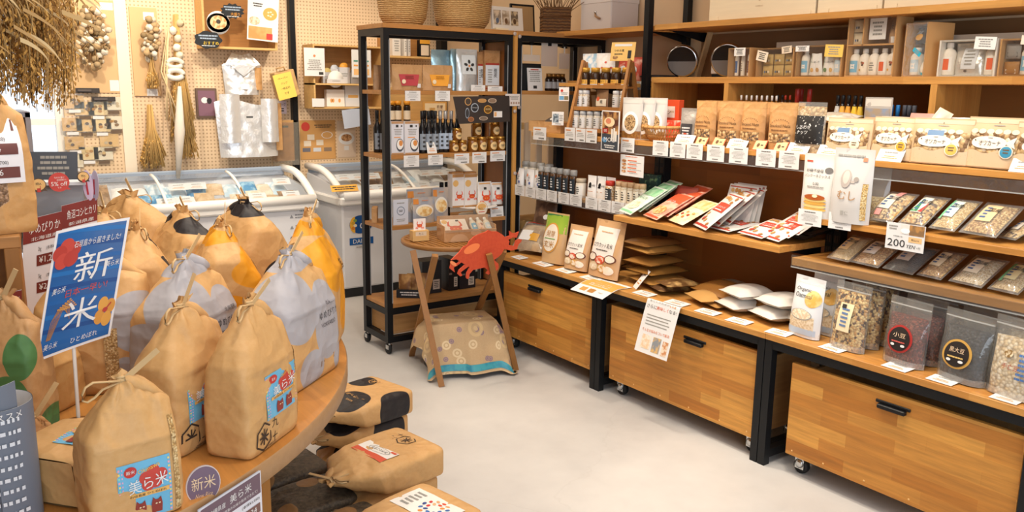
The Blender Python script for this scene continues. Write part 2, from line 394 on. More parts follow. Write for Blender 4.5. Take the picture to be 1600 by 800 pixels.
m = MB(); m.box(-3, 3.72, -2.5, 6.3, 2.9, 2.95, col('d8c4a8', 0.8)); struct(m.build('ceiling'))
XW0, XW1 = 0.45, 0.83
m = MB(); m.box(XW1, 3.66, 6.2, 6.3, 0, 2.9, pegboard()); struct(m.build('wall_back'))
m = MB(); m.box(-3, XW0, 6.2, 6.3, 0, 2.9, WALLM); m.box(XW0, XW1, 6.2, 6.3, 2.5, 2.9, WALLM); m.box(XW0, XW1, 6.2, 6.3, 0, 0.3, WALLM); struct(m.build('wall_back_window_side'))
wf = MB()
for a in ((XW0, XW0+.03, 0.3, 2.5), (XW1-.05, XW1, 0.3, 2.5)): wf.box(a[0], a[1], 6.22, 6.28, a[2], a[3], WHITE)
wf.box(XW0+.03, XW1-.05, 6.22, 6.28, 0.3, 0.36, WHITE); wf.box(XW0+.03, XW1-.05, 6.22, 6.28, 2.44, 2.5, WHITE); wf.box(XW0+.03, XW1-.05, 6.23, 6.27, 1.22, 1.26, WHITE)
w1 = struct(wf.build('window_1')); MB().box(XW0+.03, XW1-.05, 6.248, 6.252, .36, 2.44, clear('ffffff', 0.02, 0.02)).build('pane', w1)
m = MB(); m.box(-3.05, -3, -2.5, 6.3, 0, 2.9, WALLM); struct(m.build('wall_left'))
m = MB(); m.box(-3, 3.66, -2.55, -2.5, 0, 2.9, WALLM); struct(m.build('wall_front'))
m = MB(); m.box(1.17, 1.245, 6.185, 6.2, 0, 2.9, col('f0e2cc', 0.5)); struct(m.build('trim_1'))
m = MB(); m.box(2.345, 2.385, 6.15, 6.2, 0, 2.9, BLACK); struct(m.build('trim_2'))
m = MB(); m.box(3.60, 3.66, 6.12, 6.2, 0, 2.9, BLACK); struct(m.build('trim_3'))
for i, (p, t, e, c, an) in enumerate(LAMPS):
    lt = thing('track_spotlight', 'black track spotlight on the ceiling aimed at the %s' % ['front rice bags', 'middle rice bags', 'back rice bags', 'far counter', 'middle counter', 'near counter', 'crab table', 'long freezer', 'blue logo freezer', 'dried wreath', 'cubby shelf', 'middle drawer', 'near drawer'][i], 'spotlight', (p[0], p[1], 2.9), 0, 'ceiling track spotlights')
    d = (Vector(t)-Vector(p)).normalized(); c0 = Vector((0, 0, -0.13))
    MB().cyl((0, 0, -0.11), (0, 0, 0), 0.012, BLACK).lathe([(0.035, -0.02), (0.035, 0)], BLACK, 14).build('stem', lt)
    hb = MB(); q = d.to_track_quat('Z', 'Y').to_matrix().to_4x4()
    hb.lathe([(0.03, -0.07), (0.04, -0.05), (0.045, 0.03), (0.04, 0.03), (0.036, -0.03)], BLACK, 16, Matrix.Translation(c0-d*0.03) @ q, True, False); hb.build('lamp_head', lt)
    spot('spotlight_beam', Vector((p[0], p[1], 2.9))+c0+d*0.03, t, e, c, an)
m = MB(); m.box(3.652, 3.66, .78, 3.36, 1.57, 1.80, col('8a6644', .35)); struct(m.build('wall_shade_panel'))  # brown sheet that paints the shaded wall above the cubby
GX = 2.71; ZC = 0.555; UB = [3.97, 3.09, 2.066, 1.04]
UN = ['far unit beside the black shelf rack', 'middle unit', 'near unit']
def caster(parent, x, y):
    c = MB(); c.box(x-.022, x+.022, y-.02, y+.02, .064, .07, CHROME); c.box(x-.019, x-.014, y-.02, y+.02, .022, .066, CHROME); c.box(x+.014, x+.019, y-.02, y+.02, .022, .066, CHROME); c.lathe([(0.013, -.006), (.02, 0), (.013, .006)], CHROME, 12, TR(x-.02, y, .045, 0, 90))
    cc = c.build('caster', parent)
    MB().lathe([(0.012, -.013), (.03, -.012), (.032, -.006), (.032, .006), (.03, .012), (.012, .013)], RUBBER, 18, TR(x, y, .032, 0, 90)).build('wheel', cc)
for i in range(3):
    y1, y0 = UB[i], UB[i+1]
    cb = thing('display_counter', 'oak topped counter on black steel legs, %s' % UN[i], 'counter', (0, 0, 0), 0, 'display counters along the wall')
    t = .034
    f = MB()
    for y in (y0+.002, y1-.002-t):
        f.box(GX, GX+t, y, y+t, 0, .53, BLACK); f.box(3.14, 3.14+t, y, y+t, 0, .53, BLACK)
        f.box(GX+t, 3.14, y, y+t, .03, .03+t, BLACK); f.box(GX+t, 3.14, y, y+t, .496, .53, BLACK)
    f.box(GX, GX+t, y0+t, y1-t, .496, .53, BLACK); f.box(3.14, 3.14+t, y0+t, y1-t, .496, .53, BLACK)
    f.box(GX+.1, 3.14, y0+t, y1-t, .488, .496, col('241a14', .6))
    f.build('frame', cb)
    MB().box(GX-.004, 3.2, y0+.001, y1-.001, .53, ZC, OAK, None, .0015).build('counter_top', cb)
    MB().box(3.15, 3.165, y0+.003, y1-.003, ZC, 1.215, DARKW).build('back_panel', cb)
    for y in (y0+.002, y1-.034):
        up = MB(); up.box(3.10, 3.15, y, y+.032, ZC, 1.22, BLACK)
        for k in range(12): up.box(3.0985, 3.10, y+.008, y+.014, ZC+.03+k*.05, ZC+.06+k*.05, col('3a2a20', .7)); up.box(3.0985, 3.10, y+.018, y+.024, ZC+.03+k*.05, ZC+.06+k*.05, col('3a2a20', .7))
        up.build('upright', cb)
    # drawer on casters below
    da, db = [(3.13, 3.93), (2.11, 3.0), (1.085, 1.945)][i]
    dr = thing('rolling_drawer', 'oak fronted drawer box on casters under the %s' % ['far counter beside the crab cutout table', 'middle counter with the hanging flyer', 'near counter with the bean pouches'][i], 'drawer', (0, 0, 0), 0, 'drawers under the counters')
    fx = 2.728
    sc = MB(); sc.box(fx, fx+.02, da, db, .085, .462, OAKF, None, .001)
    for yy in [da+.03, db-.03]+[da+(db-da)*k/5 for k in (1, 2, 3, 4)]: sc.lathe([(.004, 0), (.003, .001)], col('e3b574', .4), 8, TR(fx, yy, .105, 0, -90))
    sc.build('drawer_front', dr)
    b = MB(); b.box(fx+.02, 3.1, da+.01, da+.025, .09, .42, OAKXF); b.box(fx+.02, 3.1, db-.025, db-.01, .09, .42, OAKXF); b.box(3.085, 3.1, da+.025, db-.025, .09, .42, OAKXF); b.box(fx+.02, 3.085, da+.025, db-.025, .09, .105, OAKXF); b.build('box', dr)
    ym = [3.62, 2.45, 1.52][i]
    h = MB(); h.box(fx-.006, fx, ym-.065, ym+.065, .418, .430, BLACK, None, .002); h.box(fx-.02, fx, ym-.052, ym+.052, .402, .418, BLACK, None, .003); h.build('handle', dr)
    for y in (da+.04, db-.04): caster(dr, fx+.06, y); caster(dr, 3.04, y)
def board(name, label, x0, x1, y0, y1, z, th, mat=OAK, rail=None, brk=True, group=None):
    s = thing(name, label, 'shelf', (0, 0, 0), 0, group)
    MB().box(x0, x1, y0, y1, z-th, z, mat, None, .0012).build('board', s)
    if brk:
        for y in (y0+.03, y1-.05): MB().prism([(x0+.06, z-th), (x1, z-th), (x1, z-th-.05), (x1-.03, z-th-.05)], .004, BLACK, Matrix.Translation((0, y, 0))).build('bracket', s)
    if rail:
        za, zb = rail; MB().box(x0-.004, x0-.001, y0, y1, za, zb, clear('f4f6f8', .03, .05)).box(x0-.004, x0+.004, y0, y1, za-.004, za, clear('eef2f5', .3, .1)).build('price_rail', s)
    return s
ZD = 1.25; XD = 2.94
for i in range(3): board('wall_shelf', 'upper oak shelf with clear price rail under the %s' % ['ladder rack', 'smoked nut bags', 'fish label snacks'][i], XD, 3.285, UB[i+1]+.001, UB[i]-.001, ZD, .022, OAK, (1.186, 1.226), True, 'upper oak shelves')
ZS = PX(830, 297, 2.95).z
board('wall_shelf', 'oak shelf of spice bottles with a row of price cards on its front', 2.95, 3.13, 3.10, 3.965, ZS, .02, OAK, (ZS-.045, ZS+.02), True)
ZP = .89; XP = 2.80
board('wall_shelf', 'short thick oak shelf holding the green and red food packets', XP, 3.12, 2.10, 3.09, ZP, .027, OAK, None, True)
ZG = 1.02; XG = 2.83; ZH = .85; XH = 2.83
board('wall_shelf', 'oak shelf of grain packs carrying the large 200 YEN sign', XG, 3.13, 1.045, 2.06, ZG, .022, OAK, None, True)
board('wall_shelf', 'low oak shelf of flat grain packs below the 200 YEN sign', XH, 3.13, 1.045, 2.06, ZH, .03, OAK, (ZH-.035, ZH+.012), True)
XC = 3.30; ZK = 1.565
cu = thing('cubby_shelf', 'long open fronted oak cubby unit on the right wall above the snack shelf', 'shelf unit')
MB().box(XC, 3.655, .78, 3.38, ZK-.03, ZK, OAK, None, .001).build('top_board', cu)
MB().box(XC, 3.655, .78, 3.38, 1.225, 1.25, OAK, None, .001).build('bottom_board', cu)
for y in (3.365, 2.845, 1.80, .78): MB().box(XC, 3.655, y, y+.015+.012*(y < 3.3), 1.25, ZK-.03, OAKV).build('divider', cu)
MB().box(3.645, 3.655, .80, 3.36, 1.25, ZK-.03, wood('8a5f33', '946838', 'y', .3, .9, .6, 'z', .5)).build('back_panel', cu)
board('wall_shelf', 'high oak shelf on the right wall carrying pale wooden boxes', XC, 3.655, .78, 3.375, 1.838, .028, OAK, None, True)
board('wall_shelf', 'high oak shelf in the far corner carrying the white storage box', XC, 3.655, 3.44, 4.6, 1.838, .028, OAK, None, True)
board('wall_shelf', 'oak corner shelf of red snack packs left of the tall black post', XC, 3.655, 3.44, 4.10, 1.545, .028, OAK, None, True)
for nm, x, y, l in (('front', 3.275, 3.395, 'tall square black steel post in front of the high shelves'), ('back', 3.615, 3.44, 'tall square black steel post against the right wall behind the round speakers')):
    p = MB(); p.box(x, x+.036, y, y+.036, .006, 2.895, BLACK); p.box(x-.015, x+.05, y-.015, y+.05, 0, .006, BLACK); tag(p.build('steel_post'), l, 'post')
def pouch_S(w, h, d, seed=0, amp=.0025, top=.93):
    def S(x, z):
        q = max(0.0, 1-abs(2*x/w)**3.2)**.55
        t = min(1, max(0, z/(h*top))); p = (.80+.45*t if t < .3 else .935*(1-((t-.3)/.7)**1.7)+.0)
        return -(d/2)*q*max(p, 0)-.0006+amp*nz(x*22+seed, seed*1.7, z*22)*q
    return S
def pouch_body(m, w, h, d, mat, seed=0, amp=.0025, top=.93, nu=14, nv=16, z1=None):
    S = pouch_S(w, h, d, seed, amp, top); z1 = z1 or h
    f = lambda sg: (lambda u, v: ((u-.5)*w, (S((u-.5)*w, v*z1) if sg < 0 else -S((u-.5)*w, v*z1)*.9), v*z1))
    m.grid(f(-1), nu, nv, mat); m.grid(f(1), nu, nv, mat, True, None, False, True)
    m.grid(lambda u, v: ((u-.5)*w, S((u-.5)*w, 0)*(1-2*v)*(1 if v < .5 else .9), .002*math.sin(PI*v)), nu, 4, mat, True, None, False, True)
    if z1 < h: m.grid(lambda u, v: ((u-.5)*w, S((u-.5)*w, z1)*(1-2*v), z1+.004*nz(u*9, v*9, seed)), nu, 4, mat)
    return S
def pack_body(m, w, l, t, mat, seed=0, fringe=.012, n=16, amp=.003):
    """flat filled pack, front at -y, long side along z, sealed ends"""
    def prof(a, L): q = abs(2*a/L); e = 1-2*fringe/L; return max(0, 1-(q/e)**3)**.5 if q < e else 0
    def S(x, z): return -(t/2)*prof(x, w)*prof(z-l/2, l)-.0005+amp*nz(x*18+seed, seed*2.3, z*18)*min(1, 3*prof(x, w)*prof(z-l/2, l)+.3)
    m.grid(lambda u, v: ((u-.5)*w, S((u-.5)*w, v*l), v*l), n, n, mat)
    m.grid(lambda u, v: ((u-.5)*w, -S((u-.5)*w, v*l)*.8+.0004, v*l), n, n, mat, True, None, False, True)
    return S
def lying(seed=0): return (-90, 0, -90)
def slot(pl, pr, pt, pb, X, z0):
    a, b = PX(pl, pb, X).y, PX(pr, pb, X).y
    return (a+b)/2, abs(a-b), PX((pl+pr)/2, pt, X).z-z0
_card = {}
def card(w, h, kind=0):
    k = (round(w, 3), round(h, 3), kind)
    if k not in _card:
        m = MB(); S = FLAT(0)
        if kind == 3:   # red bordered origin card
            m.box(-w/2, w/2, 0, .0012, 0, h, col('d9623e', .6)); m.drect(S, -w*.44, w*.44, h*.06, h*.94, col('f0c48d', .6)); m.dell(S, -w*.12, h*.5, w*.12, h*.2, col('6b4a2c', .7), .0012, 12); m.drect(S, w*.08, w*.28, h*.45, h*.56, INK, .0012)
        else:
            m.box(-w/2, w/2, 0, .0008, 0, h, PAPER)
            if kind == 0:
                LI = col('77746f', .7); LG_ = col('b9b7b2', .7); m.lines(S, -w*.34, w*.34, h*.80, h*.92, 1, LI, 3, None, .0009, .5); m.lines(S, -w*.40, w*.40, h*.28, h*.76, 6, LG_, 4, None, .0009, .4); m.lines(S, -w*.2, w*.2, h*.07, h*.18, 1, LI, 5, None, .0009, .6)
            elif kind == 1:
                m.lines(S, -w*.38, w*.3, h*.72, h*.9, 1, col('d8863c', .7), 3, None, .0009, .5, False); m.lines(S, -w*.40, w*.40, h*.34, h*.68, 3, GREYINK, 4, None, .0009, .38); m.lines(S, -w*.1, w*.4, h*.06, h*.22, 1, col('77746f', .7), 5, None, .0009, .7)
            elif kind == 2:
                m.lines(S, -w*.38, w*.38, h*.62, h*.86, 1, GREYINK, 3, None, .0009, .4); m.lines(S, -w*.34, w*.34, h*.2, h*.5, 2, col('e0a062', .7), 4, None, .0009, .4)
        _card[k] = m.mesh('price_card')
    return _card[k]
def price(label, loc, w, h, rot=(0, 0, -90), kind=0, group=None):
    return tag(mk('price_card', card(w, h, kind), None, loc, rot), label, 'price card', group)
def bottle(m, r, h, cap, body, neck=.35, capmat=None, label=None, lmat=None, seg=14, capr=1.0):
    nr = r*neck; hs = h*.62
    m.lathe([(r*.9, 0), (r, .004), (r, hs), (r*.93, hs+h*.05), (nr*1.1, hs+h*.14), (nr, hs+h*.18), (nr, h-cap)], body, seg)
def simple(name, label, cat, mbs, loc, rz=-90, group=None, rot=None):
    """mbs: list of (part name, MB, parent index or None); a single entry makes a one-mesh thing"""
    if len(mbs) == 1:
        o = mbs[0][1].build(name); o.location = loc; o.rotation_euler = [R(a) for a in rot] if rot else (0, 0, R(rz)); return tag(o, label, cat, group)
    t = thing(name, label, cat, loc, rz, group, rot)
    for n, m in mbs: m.build(n, t)
    return t
ICON = None
def wood_crate(w, d, h):
    body = MB(); th = .012
    body.box(-w/2, w/2, 0, th, 0, h, PINE2); body.box(-w/2, w/2, d-th, d, 0, h, PINE2); body.box(-w/2, -w/2+th, th, d-th, 0, h, PINE2); body.box(w/2-th, w/2, th, d-th, 0, h, PINE2); body.box(-w/2+th, w/2-th, th, d-th, 0, th, PINE2)
    body.box(-w/2+.02, -w/2+.06, -.006, 0, 0, .018, PINE2); body.box(w/2-.06, w/2-.02, -.006, 0, 0, .018, PINE2)
    S = FLAT(-.0005); st = col('b08a63', .8)
    hexpts = [(.024*math.sin(PI/3*k), h*.62+.024*math.cos(PI/3*k)) for k in range(6)]
    for k in range(6):
        a, b = hexpts[k], hexpts[(k+1) % 6]; dx, dz = b[0]-a[0], b[1]-a[1]; L = math.hypot(dx, dz); nx, nzz = -dz/L*.0025, dx/L*.0025
        body.dpoly(S, [(a[0]+nx, a[1]+nzz), (a[0]-nx, a[1]-nzz), (b[0]-nx, b[1]-nzz), (b[0]+nx, b[1]+nzz)], st)
    body.dtext(S, '米', 0, h*.62, .028, st); body.dtext(S, '九十', .042, h*.66, .02, st); body.dtext(S, 'KOMEKUJU', 0, h*.32, .008, st)
    return body
PINE2 = wood('e8d3b0', 'eddcbd', 'x', .16, .9, .6, 'z', .25)
for i, (a, b, c) in enumerate((('pale wooden storage crate at the far end of the high shelf', 1108, 1275), ('pale wooden storage crate second from the tall post on the high shelf', 1277, 1378), ('pale wooden storage crate at the near end of the high shelf', 1380, 1560))):
    y, wd, h = slot(b, c, -30, 14, 3.34, 1.838); tag(wood_crate(wd*.99, .26, .17).build('wooden_crate', None, (3.34, y, 1.838), (0, 0, -90)), a, 'crate', 'crates on the high shelf')
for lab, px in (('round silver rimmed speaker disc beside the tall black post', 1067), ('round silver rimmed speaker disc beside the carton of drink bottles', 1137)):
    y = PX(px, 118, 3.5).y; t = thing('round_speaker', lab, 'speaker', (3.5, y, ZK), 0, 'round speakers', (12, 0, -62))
    b = MB(); b.lathe([(.078, .016), (.086, .012), (.088, 0), (.086, -.012), (.06, -.02)], CHROME, 40, TR(0, 0, .09, 90)); b.build('rim', t)
    f = MB(); Sf = FLAT(-.0165); f.dell(Sf, 0, .09, .078, .078, col('14171a', .25), 0, 40, 1, None, 0, 0, 0, PI); f.dell(Sf, 0, .09, .078, .078, col('6b6765', .4), 0, 40, 1, None, 0, 0, PI, 2*PI); f.build('reflection_face', t)  # dark upper and grey lower half paint a reflection on the disc
    s_ = MB(); s_.box(-.02, .02, .02, .06, .002, .012, CHROME); s_.build('stand', t)
y = PX(1100, 118, 3.42).y; t = thing('music_player', 'white box shaped music player between the two round speakers', 'music player', (3.54, y-.02, ZK), -90)
b = MB(); b.box(-.085, .085, 0, .10, .02, .125, col('d8cfc6', .4), None, .004); b.build('body', t)
b = MB(); b.lathe([(.016, 0), (.016, .008), (.013, .01)], CHROME, 20, TR(.012, 0, .06, 90)); b.build('dial', t)
b = MB(); b.lathe([(.010, 0), (.010, .006)], BLACK, 16, TR(.03, 0, .10, 90)); b.build('button', t)
b = MB(); b.box(-.08, .08, .005, .10, 0, .02, BLACK); b.build('base', t)
KB = col('c99a62', .7); KB2 = col('b98650', .75); LID = clear('fbfaf8', .015, .08)
def rice_bottle(mb, x, z, r, h, lab, capc='f2f0ec', y=0.0):
    M = TR(x, y, z); mb.lathe([(r*.92, 0), (r, .004), (r, h*.66), (r*.8, h*.76), (r*.42, h*.82), (r*.42, h*.84)], col('efe6d8', .5), 14, M)
    mb.lathe([(r*.5, h*.84), (r*.5, h*.98), (r*.45, h)], col(capc, .4), 14, M)
    lc, fn = lab; S = lambda a, b: y-math.sqrt(max(1e-9, r*r-(a-x)**2))
    mb.drect(S, x-r*.78, x+r*.78, z+h*.12, z+h*.56, col(lc, .5), .0006, 6)
    if fn == 'star':
        k = r*.5; cz = z+h*.34; pts = []
        for q in range(8): a = PI/4*q+PI/4; rr = k*1.25 if q % 2 == 0 else k*.72; pts.append((x+rr*math.cos(a), cz+rr*math.sin(a)))
        mb.dpoly(S, pts, col('f4f1ec', .5), .0014)
    elif fn == 'band': mb.drect(S, x-r*.4, x+r*.45, z+h*.16, z+h*.5, col('e3602c', .5), .0014, 4)
    elif fn == 'dots':
        for q in range(5): mb.dell(S, x+r*.4*math.sin(q*2.2), z+h*.34+h*.14*math.cos(q*1.7), r*.22, r*.22, col(['8a5a3a', 'e8dcc8', 'd9a03c', '51301f', 'b65a3a'][q], .6), .0014, 10)
    elif fn == 'text': mb.lines(S, x-r*.5, x+r*.5, z+h*.16, z+h*.5, 4, col('7d7a76', .7), 3, None, .0014)
LB = [('7db7d6', 'star'), ('f3e9d6', 'dots'), ('f3ead9', 'text'), ('f4efe6', 'band'), ('e9dfcf', 'dots'), ('c7dcea', 'star'), ('345f9c', 'text'), ('7a3b3b', 'text')]
def carton(label, pl, pr, pt, items, divider=None, lid=True, X=3.36, d=.10, box=KB, tier2=None, rz=0):
    y, wd, h = slot(pl, pr, pt, 118, X, ZK); t = thing('gift_carton', label, 'gift box', (X, y, ZK), -90+rz)
    b = MB(); e = .006
    b.box(-wd/2, wd/2, d-e, d, 0, h, box); b.box(-wd/2, -wd/2+e, 0, d-e, 0, h, box); b.box(wd/2-e, wd/2, 0, d-e, 0, h, box); b.box(-wd/2+e, wd/2-e, 0, d-e, 0, e, box); b.box(-wd/2+e, wd/2-e, 0, d-e, h-e, h, box)
    if tier2: b.box(-wd/2+e, wd/2-e, 0, d-e, tier2*h, tier2*h+e, box)
    if divider: b.box(divider*wd-.003, divider*wd+.003, 0, d-e, tier2*h if tier2 else e, h-e, box)
    b.build('carton', t)
    if lid: MB().box(-wd/2, wd/2, -.0015, 0, 0, h, LID).build('clear_lid', t)
    for it in items: it(t, wd, h, d)
    return t
def it_bottles(xs, labs, z=.006, hh=None, r=None, cap='f2f0ec'):
    def f(t, wd, h, d):
        for x, l in zip(xs, labs):
            b = MB(); rice_bottle(b, x*wd, z if z > .004 else z*h, r or wd*.075, hh*h, LB[l], cap, d*.35); b.build('drink_bottle', t)
    return f
def it_card(x0, x1, z0, z1, c, kind=0, yy=-.002, rot=0):
    def f(t, wd, h, d):
        b = MB(); ww, hh = (x1-x0)*wd, (z1-z0)*h; cx, cz = (x0+x1)/2*wd, z0*h; M = TR(cx, yy, cz, 0, rot)
        b.box(-ww/2, ww/2, -.001, 0, 0, hh, col(c, .6), M); b.lines(FLAT(-.001), -ww*.4, ww*.4, hh*.15, hh*.88, 4, INK if kind else GREYINK, 5, M, .0006); b.build('note_card', t)
    return f
def it_packs(n, x0, x1, z0, z1, rows, c, c2, mark):
    def f(t, wd, h, d):
        for r_ in range(rows):
            for k in range(n):
                b = MB(); w_ = (x1-x0)*wd/n; h_ = (z1-z0)*h/rows; cx = x0*wd+w_*(k+.5); cz = z0*h+h_*r_
                M = TR(cx, d*.3, cz); S = pack_body(b, w_*.92, h_*.94, .018, col(c, .5), k+r_*5, .003, 8, .001)
                b.drect(S, -w_*.3, w_*.3, h_*.1, h_*.4, col(c2, .6));
                if mark:
                    for q, cc in enumerate(('4a6da0', '3a3a3a', 'e8e0d0')): b.dell(S, (q-1)*w_*.17, h_*.36, w_*.06, h_*.11, col(cc, .6), .0014, 10)
                b.v = [tuple(M @ Vector(p)) for p in b.v]; b.build('snack_pack', t)
    return f
def it_slim(x0, x1, z0, z1, cols):
    def f(t, wd, h, d):
        n = len(cols)
        for k, c in enumerate(cols):
            b = MB(); w_ = (x1-x0)*wd/n*1.25; cx = (x0+(x1-x0)*(k+.5)/n)*wd; hh = (z1-z0)*h
            S = pack_body(b, w_, hh, .02, col('efede8', .4), k, .004, 8); b.dtext(S, 'おこめ', 0, hh*.62, w_*.2, INK, .002, None, None, -PI/2*0); b.dell(S, 0, hh*.25, w_*.22, hh*.1, col(c, .6), .0016, 12); b.drect(S, -w_*.38, -w_*.3, hh*.1, hh*.9, col('5aa36a', .6), .0014)
            M = TR(cx, d*.25+.004*k, z0*h, 0, random.Random(k).uniform(-9, 9)); b.v = [tuple(M @ Vector(p)) for p in b.v]; b.build('slim_packet', t)
    return f
def it_pouch(x0, x1, z0, z1, c, fn, cl=False):
    def f(t, wd, h, d):
        b = MB(); w_ = (x1-x0)*wd; hh = (z1-z0)*h; M = TR((x0+x1)/2*wd, d*.45, z0*h); S = pouch_body(b, w_, hh, d*.6, col(c, .35) if not cl else foil('d5d2cc', .25), 3)
        fn(b, S, w_, hh); b.v = [tuple(M @ Vector(p)) for p in b.v]; b.build('food_pouch', t)
    return f
carton('small kraft carton of three slim drink bottles beside the second round speaker', 1136, 1170, 75, [it_bottles((-.28, 0, .28), (6, 2, 7), .006, .92, None), it_card(-.2, .3, .72, 1.0, 'f3efe8', 1, -.004)])
carton('shallow kraft carton of six small yellow packs with a tilted card', 1180, 1238, 75, [it_packs(3, -.42, .46, .04, .82, 2, 'c3a363', 'b7bf83', True), it_card(-.5, -.2, .55, .9, 'f3e4cc', 1, -.004, 12), it_card(.2, .46, .8, 1.04, 'f0dcc0', 1, -.004, -6)])
carton('kraft carton with white slim packets between two rice drinks, yellow note on its corner', 1241, 1313, 71, [it_bottles((-.36, .36), (0, 5), .006, .86, .021), it_slim(-.24, .28, .05, .75, ('d8b070', 'c9a06a', '6a8a5a', 'd8b070')), it_card(.14, .52, .62, 1.0, 'f2c963', 0, -.004, 3), it_card(-.5, -.2, .82, 1.0, 'f4efe8', 1, -.004)])
carton('tall two tier carton of five rice drink bottles under a white leaflet', 1319, 1394, 26, [it_bottles((-.4, -.2, 0, .2, .38), (0, 1, 2, 3, 4), .006, .45, .0235), it_packs(1, -.48, -.22, .54, .97, 2, 'dccfb2', 'e9e2d2', True), it_card(-.1, .24, .62, .97, 'f2f0ec', 0, .02), it_pouch(.26, .5, .52, .98, 'a8825a', lambda b, S, w_, h_: (b.drect(S, -w_*.4, w_*.4, h_*.08, h_*.3, PAPER, .001, 3), b.dtext(S, 'だし', 0, h_*.65, w_*.3, INK, .003)))], -.17, True, 3.36, .12, KB, .52)
carton('tall narrow carton with a turquoise striped pack and one white bottle', 1405, 1446, 36, [it_bottles((-.24,), (5,), .006, .52, .027), it_pouch(.02, .44, .02, .42, '20b4cc', lambda b, S, w_, h_: b.dell(S, 0, h_*.5, w_*.62, h_*.36, col('efe9dd', .5), .002, 20, 3)), it_pouch(-.42, .44, .62, .92, '2b2a2c', lambda b, S, w_, h_: (b.dell(S, -w_*.1, h_*.4, w_*.2, h_*.2, col('d9a03c', .6), .002, 14), b.dtext(S, '黒豆', -w_*.2, h_*.7, w_*.14, PAPER, .003), b.dell(S, w_*.3, h_*.7, w_*.08, h_*.12, PAPER, .002, 12))), it_card(-.1, .3, .42, .5, '1fb0d0', 0, -.004, 35)], None, True, 3.36, .14, KB, None, -14)
carton('wide white edged carton with a large clear snack pouch between two white bottles', 1463, 1553, 62, [it_bottles((-.40, .36), (3, 3), .006, .90, .026), it_pouch(-.30, .26, .03, .92, 'cfcac0', lambda b, S, w_, h_: (b.drect(S, -w_*.2, w_*.25, h_*.2, h_*.85, col('d9dce0', .4), .002, 4, 4), b.lines(S, -w_*.15, w_*.2, h_*.3, h_*.8, 5, GREYINK, 4, None, .003), b.dell(S, -w_*.05, h_*.14, w_*.05, h_*.04, col('5a4a40', .6), .002, 10)), True), it_card(.12, .48, .72, 1.05, 'f3f1ec', 0, -.006, 4)], None, True, 3.36, .12, col('e6e0d6', .6))
carton('carton of small jars with a white bottle at the end of the cubby top', 1557, 1640, 60, [it_bottles((.02, .36), (0, 5), .006, .88, .028), it_packs(1, -.46, -.14, .48, .9, 1, '8f8a84', '3b3835', False), it_packs(1, -.46, -.14, .04, .42, 1, 'a2702f', 'efe8da', False), it_card(-.1, .3, .82, 1.06, 'f4e6d2', 1, -.005, 4)])
board('long_lid', 'long pale board lying behind the cartons along the cubby top', 3.52, 3.54, 1.25, 2.75, ZK+.17, .17, col('d9cbb8', .7), None, False)
def bottle_thing(label, X, px, py, H, r, glass, cap, capl, lab=None, group=None, z0=1.25, neck=.36, band=None):
    y = PX(px, py, X).y; t = thing('bottle', label, 'bottle', (X, y, z0), -90, group); m = MB(); nr = r*neck
    m.lathe([(r*.92, 0), (r, .004), (r, H*.56), (r*.9, H*.62), (nr*1.05, H*.74), (nr, H*.78), (nr, H-capl)], col(glass, .12, 0, .6), 16); m.build('glass', t)
    MB().lathe([(nr*1.12, H-capl-.001), (nr*1.16, H-.003), (nr, H)], col(cap, .35), 14).build('cap', t)
    if lab:
        S = lambda a, b: -math.sqrt(max(1e-9, r*r-a*a)); b = MB(); b.drect(S, -r*.9, r*.9, H*.12, H*.48, col(lab, .6), .0008, 8); b.lines(S, -r*.5, r*.5, H*.18, H*.42, 3, INK, 3, None, .0016); b.build('label', t)
    if band: MB().lathe([(r*1.01, H*.60), (r*.99, H*.66), (nr*1.25, H*.80)], col(band, .4), 16, None, True, False).build('shoulder_band', t)
    return t
for i, px in enumerate((1158, 1166, 1174, 1182, 1190, 1198, 1206, 1213)):
    y = PX(px, 160, 3.36).y
    if i == 0: t0 = bottle_thing('small white capped amber bottle nearest the cubby divider in the row of eight', 3.36, px, 160, .228, .0125, '8a5a2a', 'f2efea', .022, 'eee6d8', 'white capped bottles in the cubby')
    else: dup(t0, (3.36, y, 1.25), 'small white capped amber bottle, %s from the cubby divider in the row of eight' % ORD[i])
for i, (px, c) in enumerate(((1215, '1b1c20'), (1222, '1b1c20'), (1227, 'c2402c'), (1234, 'c2402c'))): bottle_thing('small dark cubby bottle with %s cap, %s one' % (('black', 'red')[i > 1], ('first', 'second')[i % 2]), 3.37, px, 160, .232, .0115, '3a2a22', c, .02, 'e8e0d0', 'small bottles by the wine')
for i, px in enumerate((1245, 1251, 1264)): bottle_thing(['dark wine bottle with red neck foil next to the small red capped bottles', 'dark wine bottle with red neck foil half hidden behind another', 'dark wine bottle with red neck foil standing a little apart'][i], 3.38+.05*(i == 1), px, 160, .262, .026, '141416', 'a8342c', .07, None, 'wine bottles in the cubby', 1.25, .36)
for i, (px, bd, cp) in enumerate(((1309, 'c9c6c0', '1d1e20'), (1317, 'e9b24a', '1d1e20'), (1326, 'e9a53a', '1d1e20'), (1336, 'f0c63c', '1d1e20'), (1345, 'e5bd3c', '1d1e20'))): bottle_thing('dark soy bottle with %s shoulder, %s from the wine bottles' % (['grey', 'yellow', 'orange', 'lemon yellow', 'mustard'][i], ORD[i]), 3.37, px, 160, .236, .0145, '15171b', cp, .03, None, 'dark soy bottles in the cubby', 1.25, .5, bd)
for i, (px, c) in enumerate(((1394, '2f7fc4'), (1404, '2f7fc4'), (1415, '4b4f58'), (1422, '4b4f58'), (1430, '4b4f58'))): bottle_thing('dark bottle with %s cap in front of the cubby divider, %s from the photo pouch' % (('blue', 'grey')[i > 1], ORD[i]), 3.37, px, 160, .20, .0138, '1d1b1c' if i < 2 else '7a4a20', c, .045, None, 'capped bottles by the divider', 1.25, .55)
